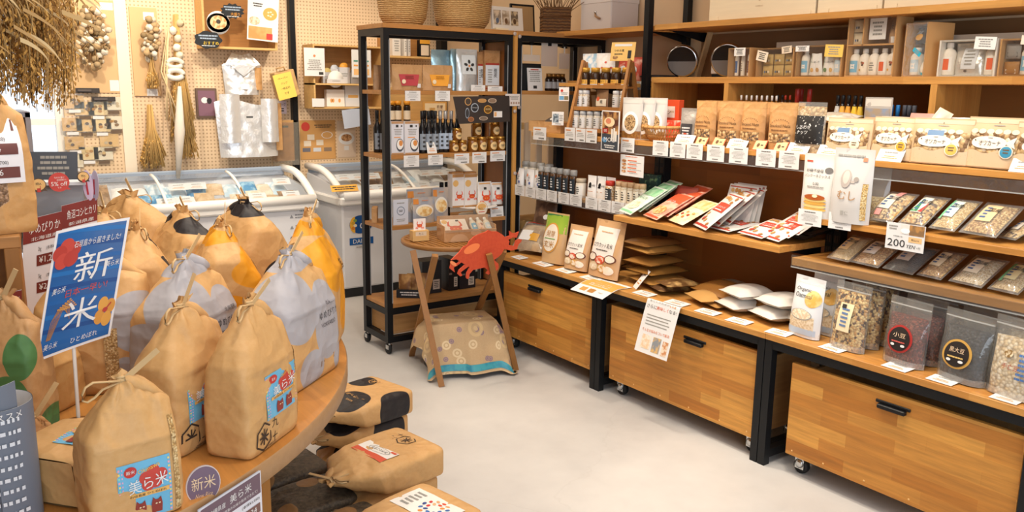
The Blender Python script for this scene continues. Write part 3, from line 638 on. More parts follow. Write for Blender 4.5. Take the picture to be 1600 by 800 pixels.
m = MB(); w_, h_ = .125, .23; S = pouch_body(m, w_, h_, .05, col('b9b3ac', .45), 5)
m.drect(S, -w_*.46, w_*.46, h_*.32, h_*.8, speck('8d99ae', 'a8957e', 20.0, .5), .001, 6, 6); m.drect(S, -w_*.46, w_*.46, h_*.05, h_*.32, speck('d9c9a4', 'b98d4a', 60.0, .55), .001, 6, 4); m.drect(S, -w_*.46, w_*.46, h_*.84, h_*.97, col('dcd6cc', .5), .001, 3, 1)
simple('food_pouch', 'grey photo printed pouch standing between the dark bottles in the cubby', 'pouch', [('p', m)], (3.34, PX(1373, 165, 3.34).y, 1.25))
m = MB(); m.box(-.11, .11, 0, .003, 0, .20, wood('8d6334', '9a6c3c', 'x', .1, .4, .6, 'z'), None); m.box(-.09, .09, -.002, 0, .02, .18, col('c9a878', .7))
for q in range(4): m.box(-.075+.085*(q % 2), -.01+.085*(q % 2), -.004, -.002, .03+.075*(q//2), .085+.075*(q//2), col(['3c3d45', 'd0b088', '2c3340', 'a9885c'][q], .6))
simple('picture_board', 'framed picture board standing inside the first cubby by the tall post', 'picture frame', [('p', m)], (3.56, PX(1123, 150, 3.56).y, 1.25))
m = MB(); m.tube([(-.07, 0, .01), (-.03, .03, .05), (.03, .03, .05), (.07, 0, .01)], .006, BLACK, 8); m.tube([(-.07, 0, .01), (0, -.04, .008), (.07, 0, .01)], .006, BLACK, 8)
simple('cable_loop', 'loop of thick black cable lying at the back of the last cubby', 'cable', [('p', m)], (3.55, PX(1510, 175, 3.55).y, 1.25))
for i, (px, z, c, l) in enumerate(((985, 0, 'c8452f', 'red snack pack lying lowest on the oak corner shelf'), (998, .0, 'd0503a', 'red snack pack with white print beside the tall black post'), (990, .05, 'b63a2c', 'dark red snack pack leaning on the corner wall'))):
    m = MB(); S = pouch_body(m, .11, .13, .05, speck(c, 'e9b9a2', 24.0, .62), i); m.dell(S, 0, .06, .03, .025, PAPER, .002, 16, 2); m.dell(S, .01, .05, .016, .014, BLACK, .003, 12, 2)
    simple('snack_pack', l, 'snack pack', [('p', m)], (3.36+.1*(i == 2), PX(px, 118, 3.4).y, 1.545), -90+20*i)
price('white price card clipped to the edge of the oak corner shelf', (3.298, PX(997, 128, 3.3).y, 1.497), .06, .045, kind=0)
m = MB(); m.lathe([(.11, 0), (.12, .004), (.10, .012), (0, .013)], col('1a1416', .5), 24); m.v = [(x*.8, y, z) for x, y, z in m.v]
simple('black_pouch', 'small black leather pouch lying behind the tall post on the cubby top', 'pouch', [('p', m)], (3.42, PX(1030, 116, 3.42).y, ZK))
m = MB(); m.bar((0, 0, 0), (0, -.10, .32), .035, .012, PINE); simple('wooden_batten', 'pale wooden batten leaning against the wall behind the first speaker', 'batten', [('p', m)], (3.635, 3.36, ZK), 0)
t = thing('storage_box', 'white fabric storage box with a leather pull on the high corner shelf', 'storage box', (3.43, PX(928, 45, 3.43).y-.01, 1.838), -90)
b = MB(); b.box(-.14, .14, 0, .22, 0, .19, col('cdc5c2', .7), None, .006); b.box(-.143, .143, -.003, .223, .16, .195, col('d4cdca', .7), None, .004); b.build('box', t)
b = MB(); b.tube([(.0, -.002, .10), (.02, -.018, .085), (.05, -.006, .07)], .006, col('a5805a', .6), 8); b.lathe([(.009, 0), (.006, .006)], CHROME, 12, TR(0, 0, .11, 90)); b.build('pull_tab', t)
def on_pouch(m, w, h, d, mat, seed=0, **k): return pouch_body(m, w, h, d, mat, seed, **k)
def bump_box(name, label, cat, w, d, h, mat, loc, rz=-90, ch=.003, prints=None, group=None):
    m = MB(); m.box(-w/2, w/2, 0, d, 0, h, mat, None, ch)
    if prints: prints(m, FLAT(0), w, h)
    o = m.build(name, None, loc, (0, 0, rz)); return tag(o, label, cat, group)
def white_pouch():
    m = MB(); w_, h_ = .118, .208; S = pouch_body(m, w_, h_, .055, col('d6d2cc', .35), 2)
    m.dell(S, .0, h_*.40, w_*.38, w_*.48, col('f6f3ee', .4), .002, 28, 5, None, .72); m.dell(S, 0, h_*.40, w_*.27, w_*.34, speck('6a4a2a', 'c9a878', 130.0, .5), .0022, 24, 4)
    m.drect(S, -w_*.47, w_*.47, h_*.02, h_*.20, speck('a87a3c', '8a5c2a', 70.0), .0015, 8, 3); m.drect(S, -w_*.46, w_*.46, h_*.86, h_*.95, col('d9d4cc', .4), .001, 6, 1)
    return m
o = white_pouch().build('tea_pouch'); WP = []
for i, (px, l) in enumerate(((987, 'white pouch with oval nut window nearest the ladder rack'), (1006, 'white pouch with oval nut window in the middle of its three'), (1024, 'white pouch with oval nut window beside the round basket'))):
    q = o if i == 0 else o.copy()
    if i: COL.objects.link(q)
    q.location = (3.0+.035*i, PX(px, 222, 3.0+.035*i).y, ZD); q.rotation_euler = (0, 0, R(-74)); tag(q, l, 'pouch', 'white oval window pouches')
t = thing('bamboo_basket', 'low round woven bamboo basket on the snack shelf edge', 'basket', (3.035, PX(1036, 224, 3.03).y, ZD))
b = MB(); BAM = col('c9975a', .5); BAM2 = col('a8743c', .55)
b.lathe([(.07, .001), (.07, .006), (0, .006)], BAM2, 28)
for k in range(40):
    a = 2*PI*k/40
    for s_ in (-1, 1): b.tube([((.07+.035*v)*math.cos(a+s_*v*.18), (.07+.035*v)*math.sin(a+s_*v*.18), .004+.062*v) for v in (0, .5, 1)], .0022, BAM, 5)
for z_, r_ in ((.02, .081), (.035, .09)): b.tube([(r_*math.cos(q*PI/16), r_*math.sin(q*PI/16), z_) for q in range(32)], .0022, BAM2, 5, True)
b.build('woven_wall', t)
b = MB(); b.tube([(.107*math.cos(q*PI/18), .107*math.sin(q*PI/18), .07) for q in range(36)], .0075, BAM, 8, True)
for k in range(22): a = 2*PI*k/22; b.tube([(.107*math.cos(a)+.0085*math.cos(q)*math.cos(a), .107*math.sin(a)+.0085*math.cos(q)*math.sin(a), .07+.0085*math.sin(q)) for q in [PI*j/4 for j in range(8)]], .0015, BAM2, 4, True)
b.build('rim', t)
def red_print(m, S, w_, h_):
    m.drect(S, -w_*.44, w_*.3, h_*.56, h_*.84, col('e6d9cf', .6)); m.dtext(S, 'ハヤシ', -w_*.2, h_*.7, h_*.12, INK); m.drect(S, w_*.02, w_*.26, h_*.68, h_*.73, col('c8b49a', .6), .001)
    m.dell(S, -w_*.1, h_*.22, w_*.3, h_*.2, speck('8a2418', 'f0d8a8', 90.0, .55), .001, 18)
bump_box('curry_box', 'orange red retort food box standing behind the woven basket', 'food box', .15, .03, .20, col('d9512c', .5), (3.13, PX(1045, 195, 3.13).y, ZD), -98, .001, red_print)
bump_box('curry_box', 'red retort food box lying tilted in front of the taller red box', 'food box', .13, .03, .10, speck('d8452a', 'f1cdb8', 26.0, .62), (3.09, PX(1048, 205, 3.09).y, ZD), -86, .001)
m = MB(); w_, h_ = .105, .165; S = pouch_body(m, w_, h_, .045, foil('b9b4af', .4), 8); m.drect(S, -w_*.34, w_*.34, h_*.10, h_*.56, col('3e3c40', .5), .002, 5, 5); m.lines(S, -w_*.25, w_*.25, h_*.24, h_*.48, 3, PAPER, 2, None, .003); m.drect(S, -w_*.1, w_*.1, h_*.26, h_*.3, col('c8553a', .5), .004)
simple('nut_pouch', 'grey foil pouch with a dark label between basket and kraft nut bags', 'pouch', [('p', m)], (3.035, PX(1075, 226, 3.035).y, ZD))
for k, (c, px) in enumerate((('3b3c42', 1072), ('d9a53a', 1082), ('51402f', 1092))):
    t = thing('canned_food', ['dark labelled round tin behind the grey foil pouch', 'yellow labelled round tin behind the kraft nut bags', 'brown labelled round tin behind the kraft nut bags'][k], 'tin', (3.2, PX(px, 180, 3.2).y, ZD)); MB().lathe([(.036, 0), (.038, .003), (.038, .11), (.036, .113), (.034, .11), (0, .11)], CHROME, 20).build('can', t); MB().lathe([(.0384, .01), (.0384, .10)], col(c, .5), 20, None, True, False).build('label', t)
def smoked():
    m = MB(); w_, h_ = .135, .203; KR = kraft('b98650'); S = pouch_body(m, w_, h_, .06, KR, 11, .002)
    m.drect(S, -w_*.5, w_*.5, h_*.87, h_*.985, kraft('c3925a'), .0008, 8, 1); m.drect(S, -w_*.38, w_*.38, h_*.19, h_*.37, grain('d9b483', 'a07a52', '6b5a50', .011), .002, 8, 4)
    m.dtext(S, 'Smoked Nuts', 0, h_*.53, h_*.065, col('4a2f1b', .7), .003, w_*.72)
    for a in range(9): th = PI*(.2+.6*a/8); m.dell(S, w_*.36*math.cos(th), h_*.50+h_*.16*math.sin(th), .0022, .0022, col('6b4526', .7), .003, 6)
    m.lines(S, -w_*.3, w_*.3, h_*.42, h_*.46, 1, col('7a5230', .7), 2, None, .003); m.lines(S, -w_*.14, w_*.14, h_*.1, h_*.13, 1, col('6b4526', .7), 2, None, .003)
    return m
o = smoked().build('smoked_nut_bag'); k = 0
for j, (dx, labs) in enumerate(((0, ('front kraft smoked nut bag beside the grey foil pouch', 'second front kraft smoked nut bag from the basket', 'third front kraft smoked nut bag from the basket', 'front kraft smoked nut bag beside the black printed nut bag')), (.075, ('rear kraft smoked nut bag behind the one by the foil pouch', 'rear kraft smoked nut bag behind the second front bag', 'rear kraft smoked nut bag behind the third front bag', 'rear kraft smoked nut bag behind the black printed nut bag')))):
    for i, px in enumerate((1101, 1139, 1175, 1221)):
        q = o if k == 0 else o.copy()
        if k: COL.objects.link(q)
        X = 3.0+dx; q.location = (X, PX(px+(8 if j else 0), 232, X).y-.012*j, ZD); q.rotation_euler = (0, 0, R(-90+(-6, 2, -3, 4)[i]-5*j)); tag(q, labs[i], 'snack bag', 'kraft smoked nut bags'); k += 1
m = MB(); w_, h_ = .135, .208; S = pouch_body(m, w_, h_, .07, grain('e3c391', 'd1a86e', 'b98f58', .012), 14, .003, z1=.19); m.drect(S, -w_*.48, w_*.48, h_*.2, h_*.74, speck('1c1a1a', 'e9e4dd', 95.0, .66, .5, .02), .003, 10, 8)
m.dtext(S, 'しあわせ', -w_*.1, h_*.52, h_*.075, PAPER, .006); m.dtext(S, 'ナッツ', -w_*.12, h_*.42, h_*.075, PAPER, .006)
bag = thing('nut_bag', 'clear nut bag with a black and white printed band on the snack shelf', 'snack bag', (3.0, PX(1264, 240, 3.0).y, ZD), -90); m.build('printed_bag', bag); mm = MB(); pouch_body(mm, w_, h_, .074, CLEAR, 14, .001); mm.build('clear_film', bag)
def fish_pouch(dot, w_=.215, h_=.18, sd=0):
    m = MB(); S = pouch_body(m, w_, h_, .05, col('cdb08a', .5), 20+sd, .002)
    m.drect(S, -w_*.44, w_*.46, h_*.30, h_*.70, grain('c9a878', '8a6a4a', 'e6d3b3', .015), .0012, 14, 8)
    pts = [(-w_*.46+w_*.92*k/14, h_*(.32+.035*math.sin(k*.9))) for k in range(15)];
    for k in range(14): m.add([(pts[k][0], S(*pts[k])-.002, pts[k][1]), (pts[k+1][0], S(*pts[k+1])-.002, pts[k+1][1]), (pts[k+1][0], S(pts[k+1][0], h_*.02)-.002, h_*.02), (pts[k][0], S(pts[k][0], h_*.02)-.002, h_*.02)], [(0, 3, 2, 1)], speck('d4bb99', 'b79b78', 160.0, .72, .5, .03))
    for k in range(6): m.dell(S, -w_*.36+k*w_*.13, h_*.72, w_*.06, h_*.05, col('e4d3ba', .5), .002, 12)
    if sd % 2 == 0: m.drect(S, -w_*.22, w_*.05, h_*.62, h_*.74, col('6f8eb0', .4), .0022, 4, 2)
    body = [(-w_*.36+w_*.56*(.5-.5*math.cos(PI*k/12)), h_*.50+h_*.125*math.sin(PI*k/12)**.8) for k in range(13)]+[(-w_*.36+w_*.56*(.5+.5*math.cos(PI*k/12)), h_*.50-h_*.125*math.sin(PI*k/12)**.8) for k in range(1, 12)]
    FW = col('e7ddd0', .5)
    g = lambda p: (p[0], S(*p)-.005, p[1])
    c0 = (-w_*.08, h_*.5)
    for k in range(len(body)): m.add([g(c0), g(body[k]), g(body[(k+1) % len(body)])], [(0, 1, 2)], FW)
    m.add([g((w_*.16, h_*.5)), g((w_*.34, h_*.63)), g((w_*.31, h_*.5)), g((w_*.34, h_*.40))], [(0, 3, 2, 1)], FW)
    m.dell(S, -w_*.30, h_*.54, .0025, .0025, INK, .006, 8); m.dtext(S, 'オツカーナ', -w_*.06, h_*.49, h_*.10, INK, .0065, w_*.34); m.lines(S, -w_*.1, -w_*.02, h_*.57, h_*.61, 1, GREYINK, 2, None, .006)
    m.dell(S, w_*.22, h_*.33, w_*.105, w_*.105, col('eadfcb', .5), .006, 20, 1); m.dell(S, w_*.22, h_*.33, w_*.09, w_*.09, col(dot, .5), .0066, 20, 1); m.lines(S, w_*.17, w_*.27, h_*.29, h_*.4, 2, col('6b5a45', .6), 2, None, .0072)
    m.drect(S, -w_*.49, w_*.49, h_*.88, h_*.97, col('dcc6a6', .4), .001, 8, 1); m.lines(S, -w_*.12, w_*.14, h_*.82, h_*.86, 1, GREYINK, 3, None, .002); m.dell(S, 0, h_*.9, .003, .003, col('8a7a66', .6), .002, 8)
    return m
for i, (px, dc, l, py) in enumerate(((1322, 'e9dcc3', 'fish label snack pouch with a cream dot nearest the black nut bag', 248), (1392, 'e0a53a', 'fish label snack pouch with an orange dot half behind a price card', 254), (1466, 'e6b65a', 'fish label snack pouch with a golden dot standing square to the aisle', 262), (1549, '3f8fb0', 'fish label snack pouch with a blue dot', 270), (1632, '5a4a40', 'fish label snack pouch with a dark dot at the frame edge', 282))):
    fish_pouch(dc, .192+.018*(i > 1), .15+.010*(i % 2)+.012*(i > 1), i).build('snack_pouch', None, (2.99+.01*(i % 2), PX(px, py, 2.99).y, ZD), (-4, 0, -90+(2, -3, 5, -2, 0)[i])); tag(bpy.context.scene.objects[-1] if False else COL.objects[-1], l, 'snack pouch', 'fish label snack pouches')
for i, (y0, y1, l) in enumerate(((1.60, 2.06, 'low rough wooden tray behind the fish pouches, by the nut bags'), (1.05, 1.59, 'low rough wooden tray behind the fish pouches, at the near end'))):
    t = thing('wooden_tray', l, 'tray', (0, 0, ZD)); m = MB(); RP = speck('e2c49d', 'cfa877', 7.0, .5, .7, .3)
    for k in range(2): m.box(3.085, 3.095, y0, y1, .045+.05*k, .09+.05*k, RP)
    m.box(3.24, 3.25, y0, y1, .045, .15, RP); m.box(3.095, 3.24, y0, y0+.01, .045, .14, RP); m.box(3.095, 3.24, y1-.01, y1, .045, .14, RP); m.box(3.095, 3.24, y0+.01, y1-.01, .035, .045, RP)
    for yy in (y0+.02, y1-.05): m.box(3.09, 3.245, yy, yy+.03, 0, .035, RP)
    m.build('slatted_box', t)
TZ = ZD+.0455
def flop(label, px, X, w_, l_, t_, mat, rot, z=None, pr=None, cat='snack pack', name='snack_pack'):
    m = MB(); S = pack_body(m, w_, l_, t_, mat, len(label), .008, 10)
    if pr: pr(m, S, w_, l_)
    return simple(name, label, cat, [('p', m)], (X, PX(px, 190, X).y, z or TZ), -90, None, rot)
flop('clear crumpled bag of pale crackers lying in the tray by the nut bags', 1288, 3.16, .2, .13, .04, speck('dccdb8', 'f1e8db', 30.0, .5, .25), (-80, 0, -90), ZD+.13)
flop('cream roll pack standing up in the near tray', 1440, 3.15, .06, .16, .05, col('e6d8c3', .4), (-20, 25, -90), ZD+.05)
flop('white and turquoise crumpled snack bag in the near tray', 1488, 3.17, .2, .12, .05, speck('eef0ee', '2fa9c4', 14.0, .68, .4, .02), (-55, 0, -80), ZD+.09)
flop('small pink snack bag in the tray', 1432, 3.2, .10, .13, .04, col('e7a79b', .4), (-20, 0, -90), ZD+.05)
bump_box('paper_box', 'low white paper box behind the trays below the photo pouch', 'box', .16, .04, .155, col('e4ddd2', .6), (3.252, PX(1405, 180, 3.25).y, ZD))
bump_box('wooden_box', 'long flat pale wooden box on the near tray', 'box', .24, .1, .02, RP, (3.11, PX(1560, 178, 3.11).y, ZD+.1405))
for i, (a, b, c, d, kd, l) in enumerate(((1053, 1082, 212, 229, 2, 'white sloped price card in front of the grey foil pouch'), (1085, 1103, 216, 231, 3, 'red bordered origin card in front of the first kraft nut bag'), (1111, 1130, 220, 234, 3, 'red bordered origin card in front of the second kraft nut bag'), (1135, 1165, 217, 238, 2, 'white sloped price card in front of the third kraft nut bag'), (1175, 1194, 224, 240, 3, 'red bordered origin card before the third kraft nut bag'), (1207, 1227, 227, 242, 3, 'red bordered origin card beside the black printed nut bag'), (1228, 1261, 225, 247, 2, 'white sloped price card in front of the black printed nut bag'), (1275, 1311, 228, 250, 2, 'white sloped price card in front of the cream dot fish pouch'), (1368, 1408, 234, 259, 2, 'white sloped price card in front of the orange dot fish pouch'), (1575, 1618, 249, 276, 2, 'white sloped price card at the near end of the snack shelf'))):
    y, w_, h_ = slot(a, b, c, d, 2.955, ZD); price(l, (2.95, y, ZD), w_, max(.05, h_*1.05), (-32, 0, -90), kd, 'sloped cards on the snack shelf')
RC = [((833, 853), 'below the kraft snack boxes'), ((882, 898), 'first under the ladder rack'), ((899, 914), 'second under the ladder rack'), ((915, 932), 'third under the ladder rack'), ((970, 991), 'under the white oval pouches'), ((1020, 1044), 'first under the basket'), ((1047, 1071), 'second under the basket'), ((1073, 1098), 'under the first kraft nut bag'), ((1105, 1132), 'under the second kraft nut bag'), ((1140, 1169), 'under the third kraft nut bag'), ((1182, 1213), 'beside the shelf joint, farther one'), ((1218, 1250), 'beside the shelf joint, nearer one')]
for i, ((a, b), l) in enumerate(RC):
    up = i in (1, 2, 3); y, w_, _ = slot(a, b, 230, 240, 2.934, 0); h_ = .072
    price('white card on the snack shelf rail %s' % l, (2.932, y, 1.188+(.03 if up else .0)+(.02 if i == 0 else 0)), w_, h_, (0, 0, -90), 1 if i < 5 else 0, 'cards on the snack shelf rail')
y, w_, h_ = slot(935, 970, 172, 236, 2.90, 0); PZ0 = PX(952, 236, 2.9).z
m = MB(); h_ = PX(952, 173, 2.9).z-PZ0; S = FLAT(0); m.box(-w_/2, w_/2, 0, .002, 0, h_, PAPER); m.drect(S, -w_*.45, w_*.45, h_*.03, h_*.42, col('3b424c', .5)); m.drect(S, -w_*.45, w_*.45, h_*.42, h_*.97, speck('c9975a', '5a3020', 18.0, .5))
m.dell(S, -w_*.05, h_*.72, w_*.3, h_*.12, col('f0d9b0', .5), .0012, 20); m.dell(S, -w_*.1, h_*.74, w_*.15, h_*.07, col('d98a6a', .5), .0016, 16)
for x_, hh in ((.12, .55), (.24, .58), (.34, .5)): m.drect(S, w_*(x_-.045), w_*(x_+.045), h_*.25, h_*hh, col('e8e4de', .5), .0014)
m.dell(S, -w_*.28, h_*.27, w_*.15, h_*.07, col('4a8fc0', .5), .0014, 14); m.dtext(S, 'MOG', -w_*.02, h_*.28, h_*.11, PAPER, .002, w_*.6); m.drect(S, -w_*.42, -w_*.1, h_*.44, h_*.56, col('a8281e', .5), .0014); m.dtext(S, '塩糀', -w_*.26, h_*.5, h_*.07, PAPER, .002); m.lines(S, -w_*.3, w_*.3, h_*.06, h_*.16, 2, PAPER, 2, None, .002)
simple('poster', 'tall food poster reading MOG hanging in front of the ladder rack', 'poster', [('p', m)], (2.90, y, PZ0), -90, None, (0, 0, -100))
y, w_, _ = slot(968, 1006, 240, 272, 2.92, 0); z0 = PX(987, 276, 2.92).z; h_ = PX(987, 243, 2.92).z-z0
m = MB(); S = FLAT(0); m.box(-w_/2, w_/2, 0, .001, 0, h_, PAPER)
for k in range(4): m.drect(S, -w_*.18, w_*.2, h_*(.72-.17*k), h_*(.77-.17*k), col('df7a4e', .6)); m.lines(S, -w_*.1, w_*.42, h_*(.645-.17*k), h_*(.69-.17*k), 1, GREYINK, k, None, .001, .5, False); m.dell(S, -w_*.33, h_*(.72-.17*k), w_*.1, h_*.07, speck('a86a3a', 'd9b48a', 90.0), .0012, 12)
m.lines(S, -w_*.35, w_*.3, h_*.9, h_*.96, 1, col('df7a4e', .6), 9); simple('recipe_sheet', 'white recipe sheet with orange lines hanging below the shelf rail', 'leaflet', [('p', m)], (2.92, y, z0), -90, None, (0, 0, -92))
t = thing('kraft_tray', 'shallow kraft tray of snack packs at the far end of the snack shelf', 'tray', (2.99, PX(850, 207, 2.99).y, ZD), -90); m = MB(); w_ = .30
for a in ((-w_/2, w_/2, 0, .003, 0, .06), (-w_/2, w_/2, .147, .15, 0, .06), (-w_/2, -w_/2+.003, .003, .147, 0, .06), (w_/2-.003, w_/2, .003, .147, 0, .06), (-w_/2+.003, w_/2-.003, .003, .147, 0, .003)): m.box(*a, kraft('cfa06a'))
m.build('tray', t)
flop('grey snack pack with a white dot resting in the kraft tray', 855, 3.04, .13, .09, .05, col('5f5650', .4), (-60, 0, -90), ZD+.03, lambda m, S, w_, l_: m.dell(S, w_*.1, l_*.5, .018, .014, PAPER, .001, 14, 2))
LR = thing('ladder_rack', 'small wooden ladder shaped rack of jars and spice bottles', 'display rack', (3.0, PX(924, 226, 3.0).y, ZD), -72)
W = .31; LW = wood('a8713a', 'b57d42', 'z', .05, .5, .5, 'x', .6); Hh = .40
for sx in (-1, 1):
    MB().bar((sx*W/2, -.0, .006), (sx*(W/2-.01), .13, Hh), .016, .024, LW, (0, 1, 0)).build('front_leg', LR); MB().bar((sx*W/2, .26, .006), (sx*(W/2-.01), .15, Hh-.01), .016, .022, LW, (0, 1, 0)).build('rear_leg', LR)
TI = [(.03, .01), (.145, .05), (.262, .085)]
for z_, y_ in TI:
    b = MB(); b.box(-W/2+.01, W/2-.01, y_, y_+.10, z_-.01, z_, LW); b.box(-W/2-.008, W/2+.008, y_-.012, y_-.002, z_-.012, z_+.008, LW); b.build('tier', LR)
LRM = Matrix.Translation(LR.location) @ Euler(LR.rotation_euler).to_matrix().to_4x4()
def on_rack(o, x, tier, dy=.05): return LRM @ Vector((x, TI[tier][1]+dy, TI[tier][0]))
def honey():
    t = thing('honey_jar', '', 'jar'); r, h = .029, .10
    b = MB(); b.lathe([(r*.95, 0), (r, .004), (r, h*.68), (r*.8, h*.76)], col('3a2415', .1), 18); b.build('glass', t)
    MB().lathe([(r*.85, h*.76), (r*.88, h*.96), (r*.8, h), (0, h)], col('d9a441', .35, .4), 18).build('lid', t)
    b = MB(); S = lambda x, z: -math.sqrt(max(1e-9, r*r-x*x)); b.drect(S, -r*.95, r*.95, h*.04, h*.36, col('e6b04a', .5), .0008, 8); b.drect(S, -r*.95, r*.95, h*.04, h*.12, PAPER, .0012, 8); b.dtext(S, 'はちみつ', 0, h*.26, h*.1, INK, .0014, r*1.1); b.build('label', t)
    return t
for i, px in enumerate((908, 925, 940, 956, 968)):
    lab = 'gold lidded amber jar on the ladder rack top tier, %s from the black rack' % ORD[i]; x = -.135+.065*i
    if i == 0: hj = honey(); hj.location = on_rack(0, x, 2); hj.rotation_euler = (0, 0, R(-90)); tag(hj, lab, 'jar', 'gold lidded jars on the ladder rack')
    else: dup(hj, on_rack(0, x, 2), lab)
def spice(cap='cfd2d4', lab='e9e4da', glassc='b9a284', h=.105, r=.02, dark=False, name='spice_bottle'):
    t = thing(name, '', 'spice bottle'); MB().lathe([(r*.95, 0), (r, .003), (r, h*.74), (r*.92, h*.78)], speck(glassc, 'e5dac8' if not dark else '2a201a', 130.0, .5, .2), 14).build('glass', t)
    MB().lathe([(r*.95, h*.78), (r*.97, h*.95), (r*.88, h), (0, h)], clear('e8eaec', .3, .1) if cap == 'clear' else col(cap, .35), 14).build('cap', t)
    S = lambda x, z: -math.sqrt(max(1e-9, r*r-x*x)); b = MB(); b.drect(S, -r*.95, r*.95, h*.08, h*.66, col(lab, .5), .0007, 8); b.lines(S, -r*.4, r*.5, h*.2, h*.6, 4, INK if lab[0] in 'ef' else PAPER, 4, None, .0014)
    b.build('label', t); return t
def spice_row(make, xs, tier, lab, grp):
    for i, x in enumerate(xs):
        l = lab % ORD[i]
        if i == 0: t = make(); t.location = on_rack(0, x, tier); t.rotation_euler = (0, 0, R(-90)); tag(t, l, 'spice bottle', grp)
        else: dup(t, on_rack(0, x, tier), l)
spice_row(lambda: spice('e6e6e6', 'e9e9e9', 'b9a284', .095), (-.14, -.105), 1, 'white capped spice bottle on the middle tier of the ladder rack, %s', 'spice bottles on the rack')
spice_row(lambda: spice('f0eeea', 'ecebe8', 'd9d4cc', .095), (.085, .13), 1, 'white capped spice bottle beyond the pouch on the middle rack tier, %s', 'spice bottles on the rack')
spice_row(lambda: spice('c6c8c9', 'e3e3e1', 'c9c5be', .098), (-.14, -.095, -.05, -.005, .04, .085, .13), 0, 'tall grey spice bottle on the lowest ladder rack tier, %s from the black rack', 'grey spice bottles on the lowest rack tier')
m = MB(); S = pouch_body(m, .095, .10, .035, col('8c6a4a', .35), 4); m.drect(S, -.042, .042, .012, .05, col('e8ddc8', .5), .0015, 5, 3); m.dell(S, -.02, .05, .014, .012, col('d9603a', .5), .0025, 12); m.dtext(S, '糀', .012, .035, .02, INK, .003)
simple('food_pouch', 'brown food pouch between the spice bottles on the ladder rack', 'pouch', [('p', m)], on_rack(0, .0, 1));
m = MB(); m.box(-.07, .07, 0, .002, 0, .10, col('e8bd6c', .6)); S = FLAT(0); m.drect(S, -.05, .05, .078, .09, PAPER); m.dtext(S, 'つゆの素', -.022, .055, .014, INK); m.lines(S, -.058, .01, .03, .042, 1, INK, 3); m.drect(S, .03, .05, .012, .055, BLACK); m.dell(S, -.04, .018, .016, .01, speck('8a5a2a', 'c9a060', 90.0), .001, 12)
simple('sign_card', 'yellow soy sauce sign card standing on top of the ladder rack', 'sign', [('p', m)], LRM @ Vector((.085, .145, Hh-.002)), -90, None, (-12, 0, -66))
for i, (px, py, w_, h_, c, l) in enumerate(((878, 140, .06, .075, 'f0e6e2', 'white leaflet with a red dot clipped to the ladder rack upper side'), (875, 178, .07, .075, 'ece9e6', 'white leaflet with a shop photo clipped to the ladder rack lower side'))):
    m = MB(); S = FLAT(0); m.box(-w_/2, w_/2, 0, .001, 0, h_, col(c, .6));
    if i == 0: m.dell(S, -w_*.2, h_*.75, w_*.13, w_*.13, col('c9382c', .5), .001, 14); m.drect(S, -w_*.45, 0, h_*.08, h_*.36, col('6fa3c8', .5)); m.drect(S, .002, w_*.45, h_*.08, h_*.36, col('8a7a5a', .5)); m.lines(S, -w_*.3, w_*.4, h_*.45, h_*.65, 2, GREYINK, 2)
    else: m.drect(S, -w_*.42, w_*.08, h_*.2, h_*.85, speck('4a5560', 'a8b4bc', 60.0)); m.lines(S, w_*.12, w_*.44, h_*.3, h_*.8, 4, GREYINK, 2); m.lines(S, -w_*.3, w_*.4, h_*.06, h_*.14, 1, INK, 3)
    simple('leaflet', l, 'leaflet', [('p', m)], (2.965+.03*(1-i), PX(px, py, 2.98).y, PX(px, py+18, 2.98).z), -90, None, (0, 0, -60))
m = MB(); m.dell;
for i, (dx, c) in enumerate(((.0, '9fc4dc'), (.06, 'e8e2dc'))):
    m = MB(); S = pouch_body(m, .13, .16, .05, speck(c, 'f3f1ee', 30.0, .5, .4), i+3)
    if i:
        for q in range(5): m.dell(S, -.03+.02*q, .05+.03*(q % 3), .008, .006, col('cf5a4a', .5), .002, 10)
    simple('snack_bag', ('light blue snack bag behind the jars of the ladder rack', 'white snack bag with red shapes behind the jars of the ladder rack')[i], 'snack bag', [('p', m)], (3.18, PX((923, 945)[i], 150, 3.18).y, 1.532), -80)
board('wall_shelf', 'small oak shelf on the right wall behind the ladder rack', 3.10, 3.29, 3.45, 3.93, 1.53, .02, OAK, None, False)
def sh(px, py, X, z): return (X, PX(px, py, X).y, z)
for i, (a, b) in enumerate(((805, 820), (821, 837), (838, 854), (855, 871), (873, 890), (891, 910), (916, 935), (936, 956), (957, 977), (978, 992))):
    y, w_, _ = slot(a, b, 280, 290, 2.944, 0); price('white card on the spice shelf rail, %s from the black shelf rack' % ORD[i], (2.942, y, ZS-.043), w_, .062, (0, 0, -90), 0, 'cards on the spice shelf rail')
for i, px in enumerate((813, 829, 842)):
    m = MB(); w_, h_ = .075, .115; S = pouch_body(m, w_, h_, .04, col('ecebec', .4), i); m.dtext(S, '出汁', w_*.05, h_*.55, h_*.3, col('2c2f4a', .6), .002, w_*.22); m.dell(S, -w_*.2, h_*.7, w_*.12, w_*.12, col('e89a7a', .6), .002, 12); m.dell(S, w_*.18, h_*.3, w_*.1, w_*.12, col('5a6aa8', .6), .002, 10)
    simple('broth_pouch', 'white broth pouch with blue lettering on the spice shelf, %s from the black rack' % ORD[i], 'pouch', [('p', m)], (2.985, PX(px, 283, 2.985).y, ZS), -90, 'white broth pouches')
for i, px in enumerate((822, 833, 845, 858)):
    y = PX(px, 270, 3.06).y; l = 'clear lidded shaker jar behind the white broth pouches, %s from the rack' % ORD[i]
    if i == 0: t = spice('clear', 'dfe0e2', 'cfc8bc', .15, .026, False, 'shaker_jar'); t.location = (3.06, y, ZS); t.rotation_euler = (0, 0, R(-90)); tag(t, l, 'jar', 'clear lidded shaker jars'); t0 = t
    else: dup(t0, (3.06, y, ZS), l)
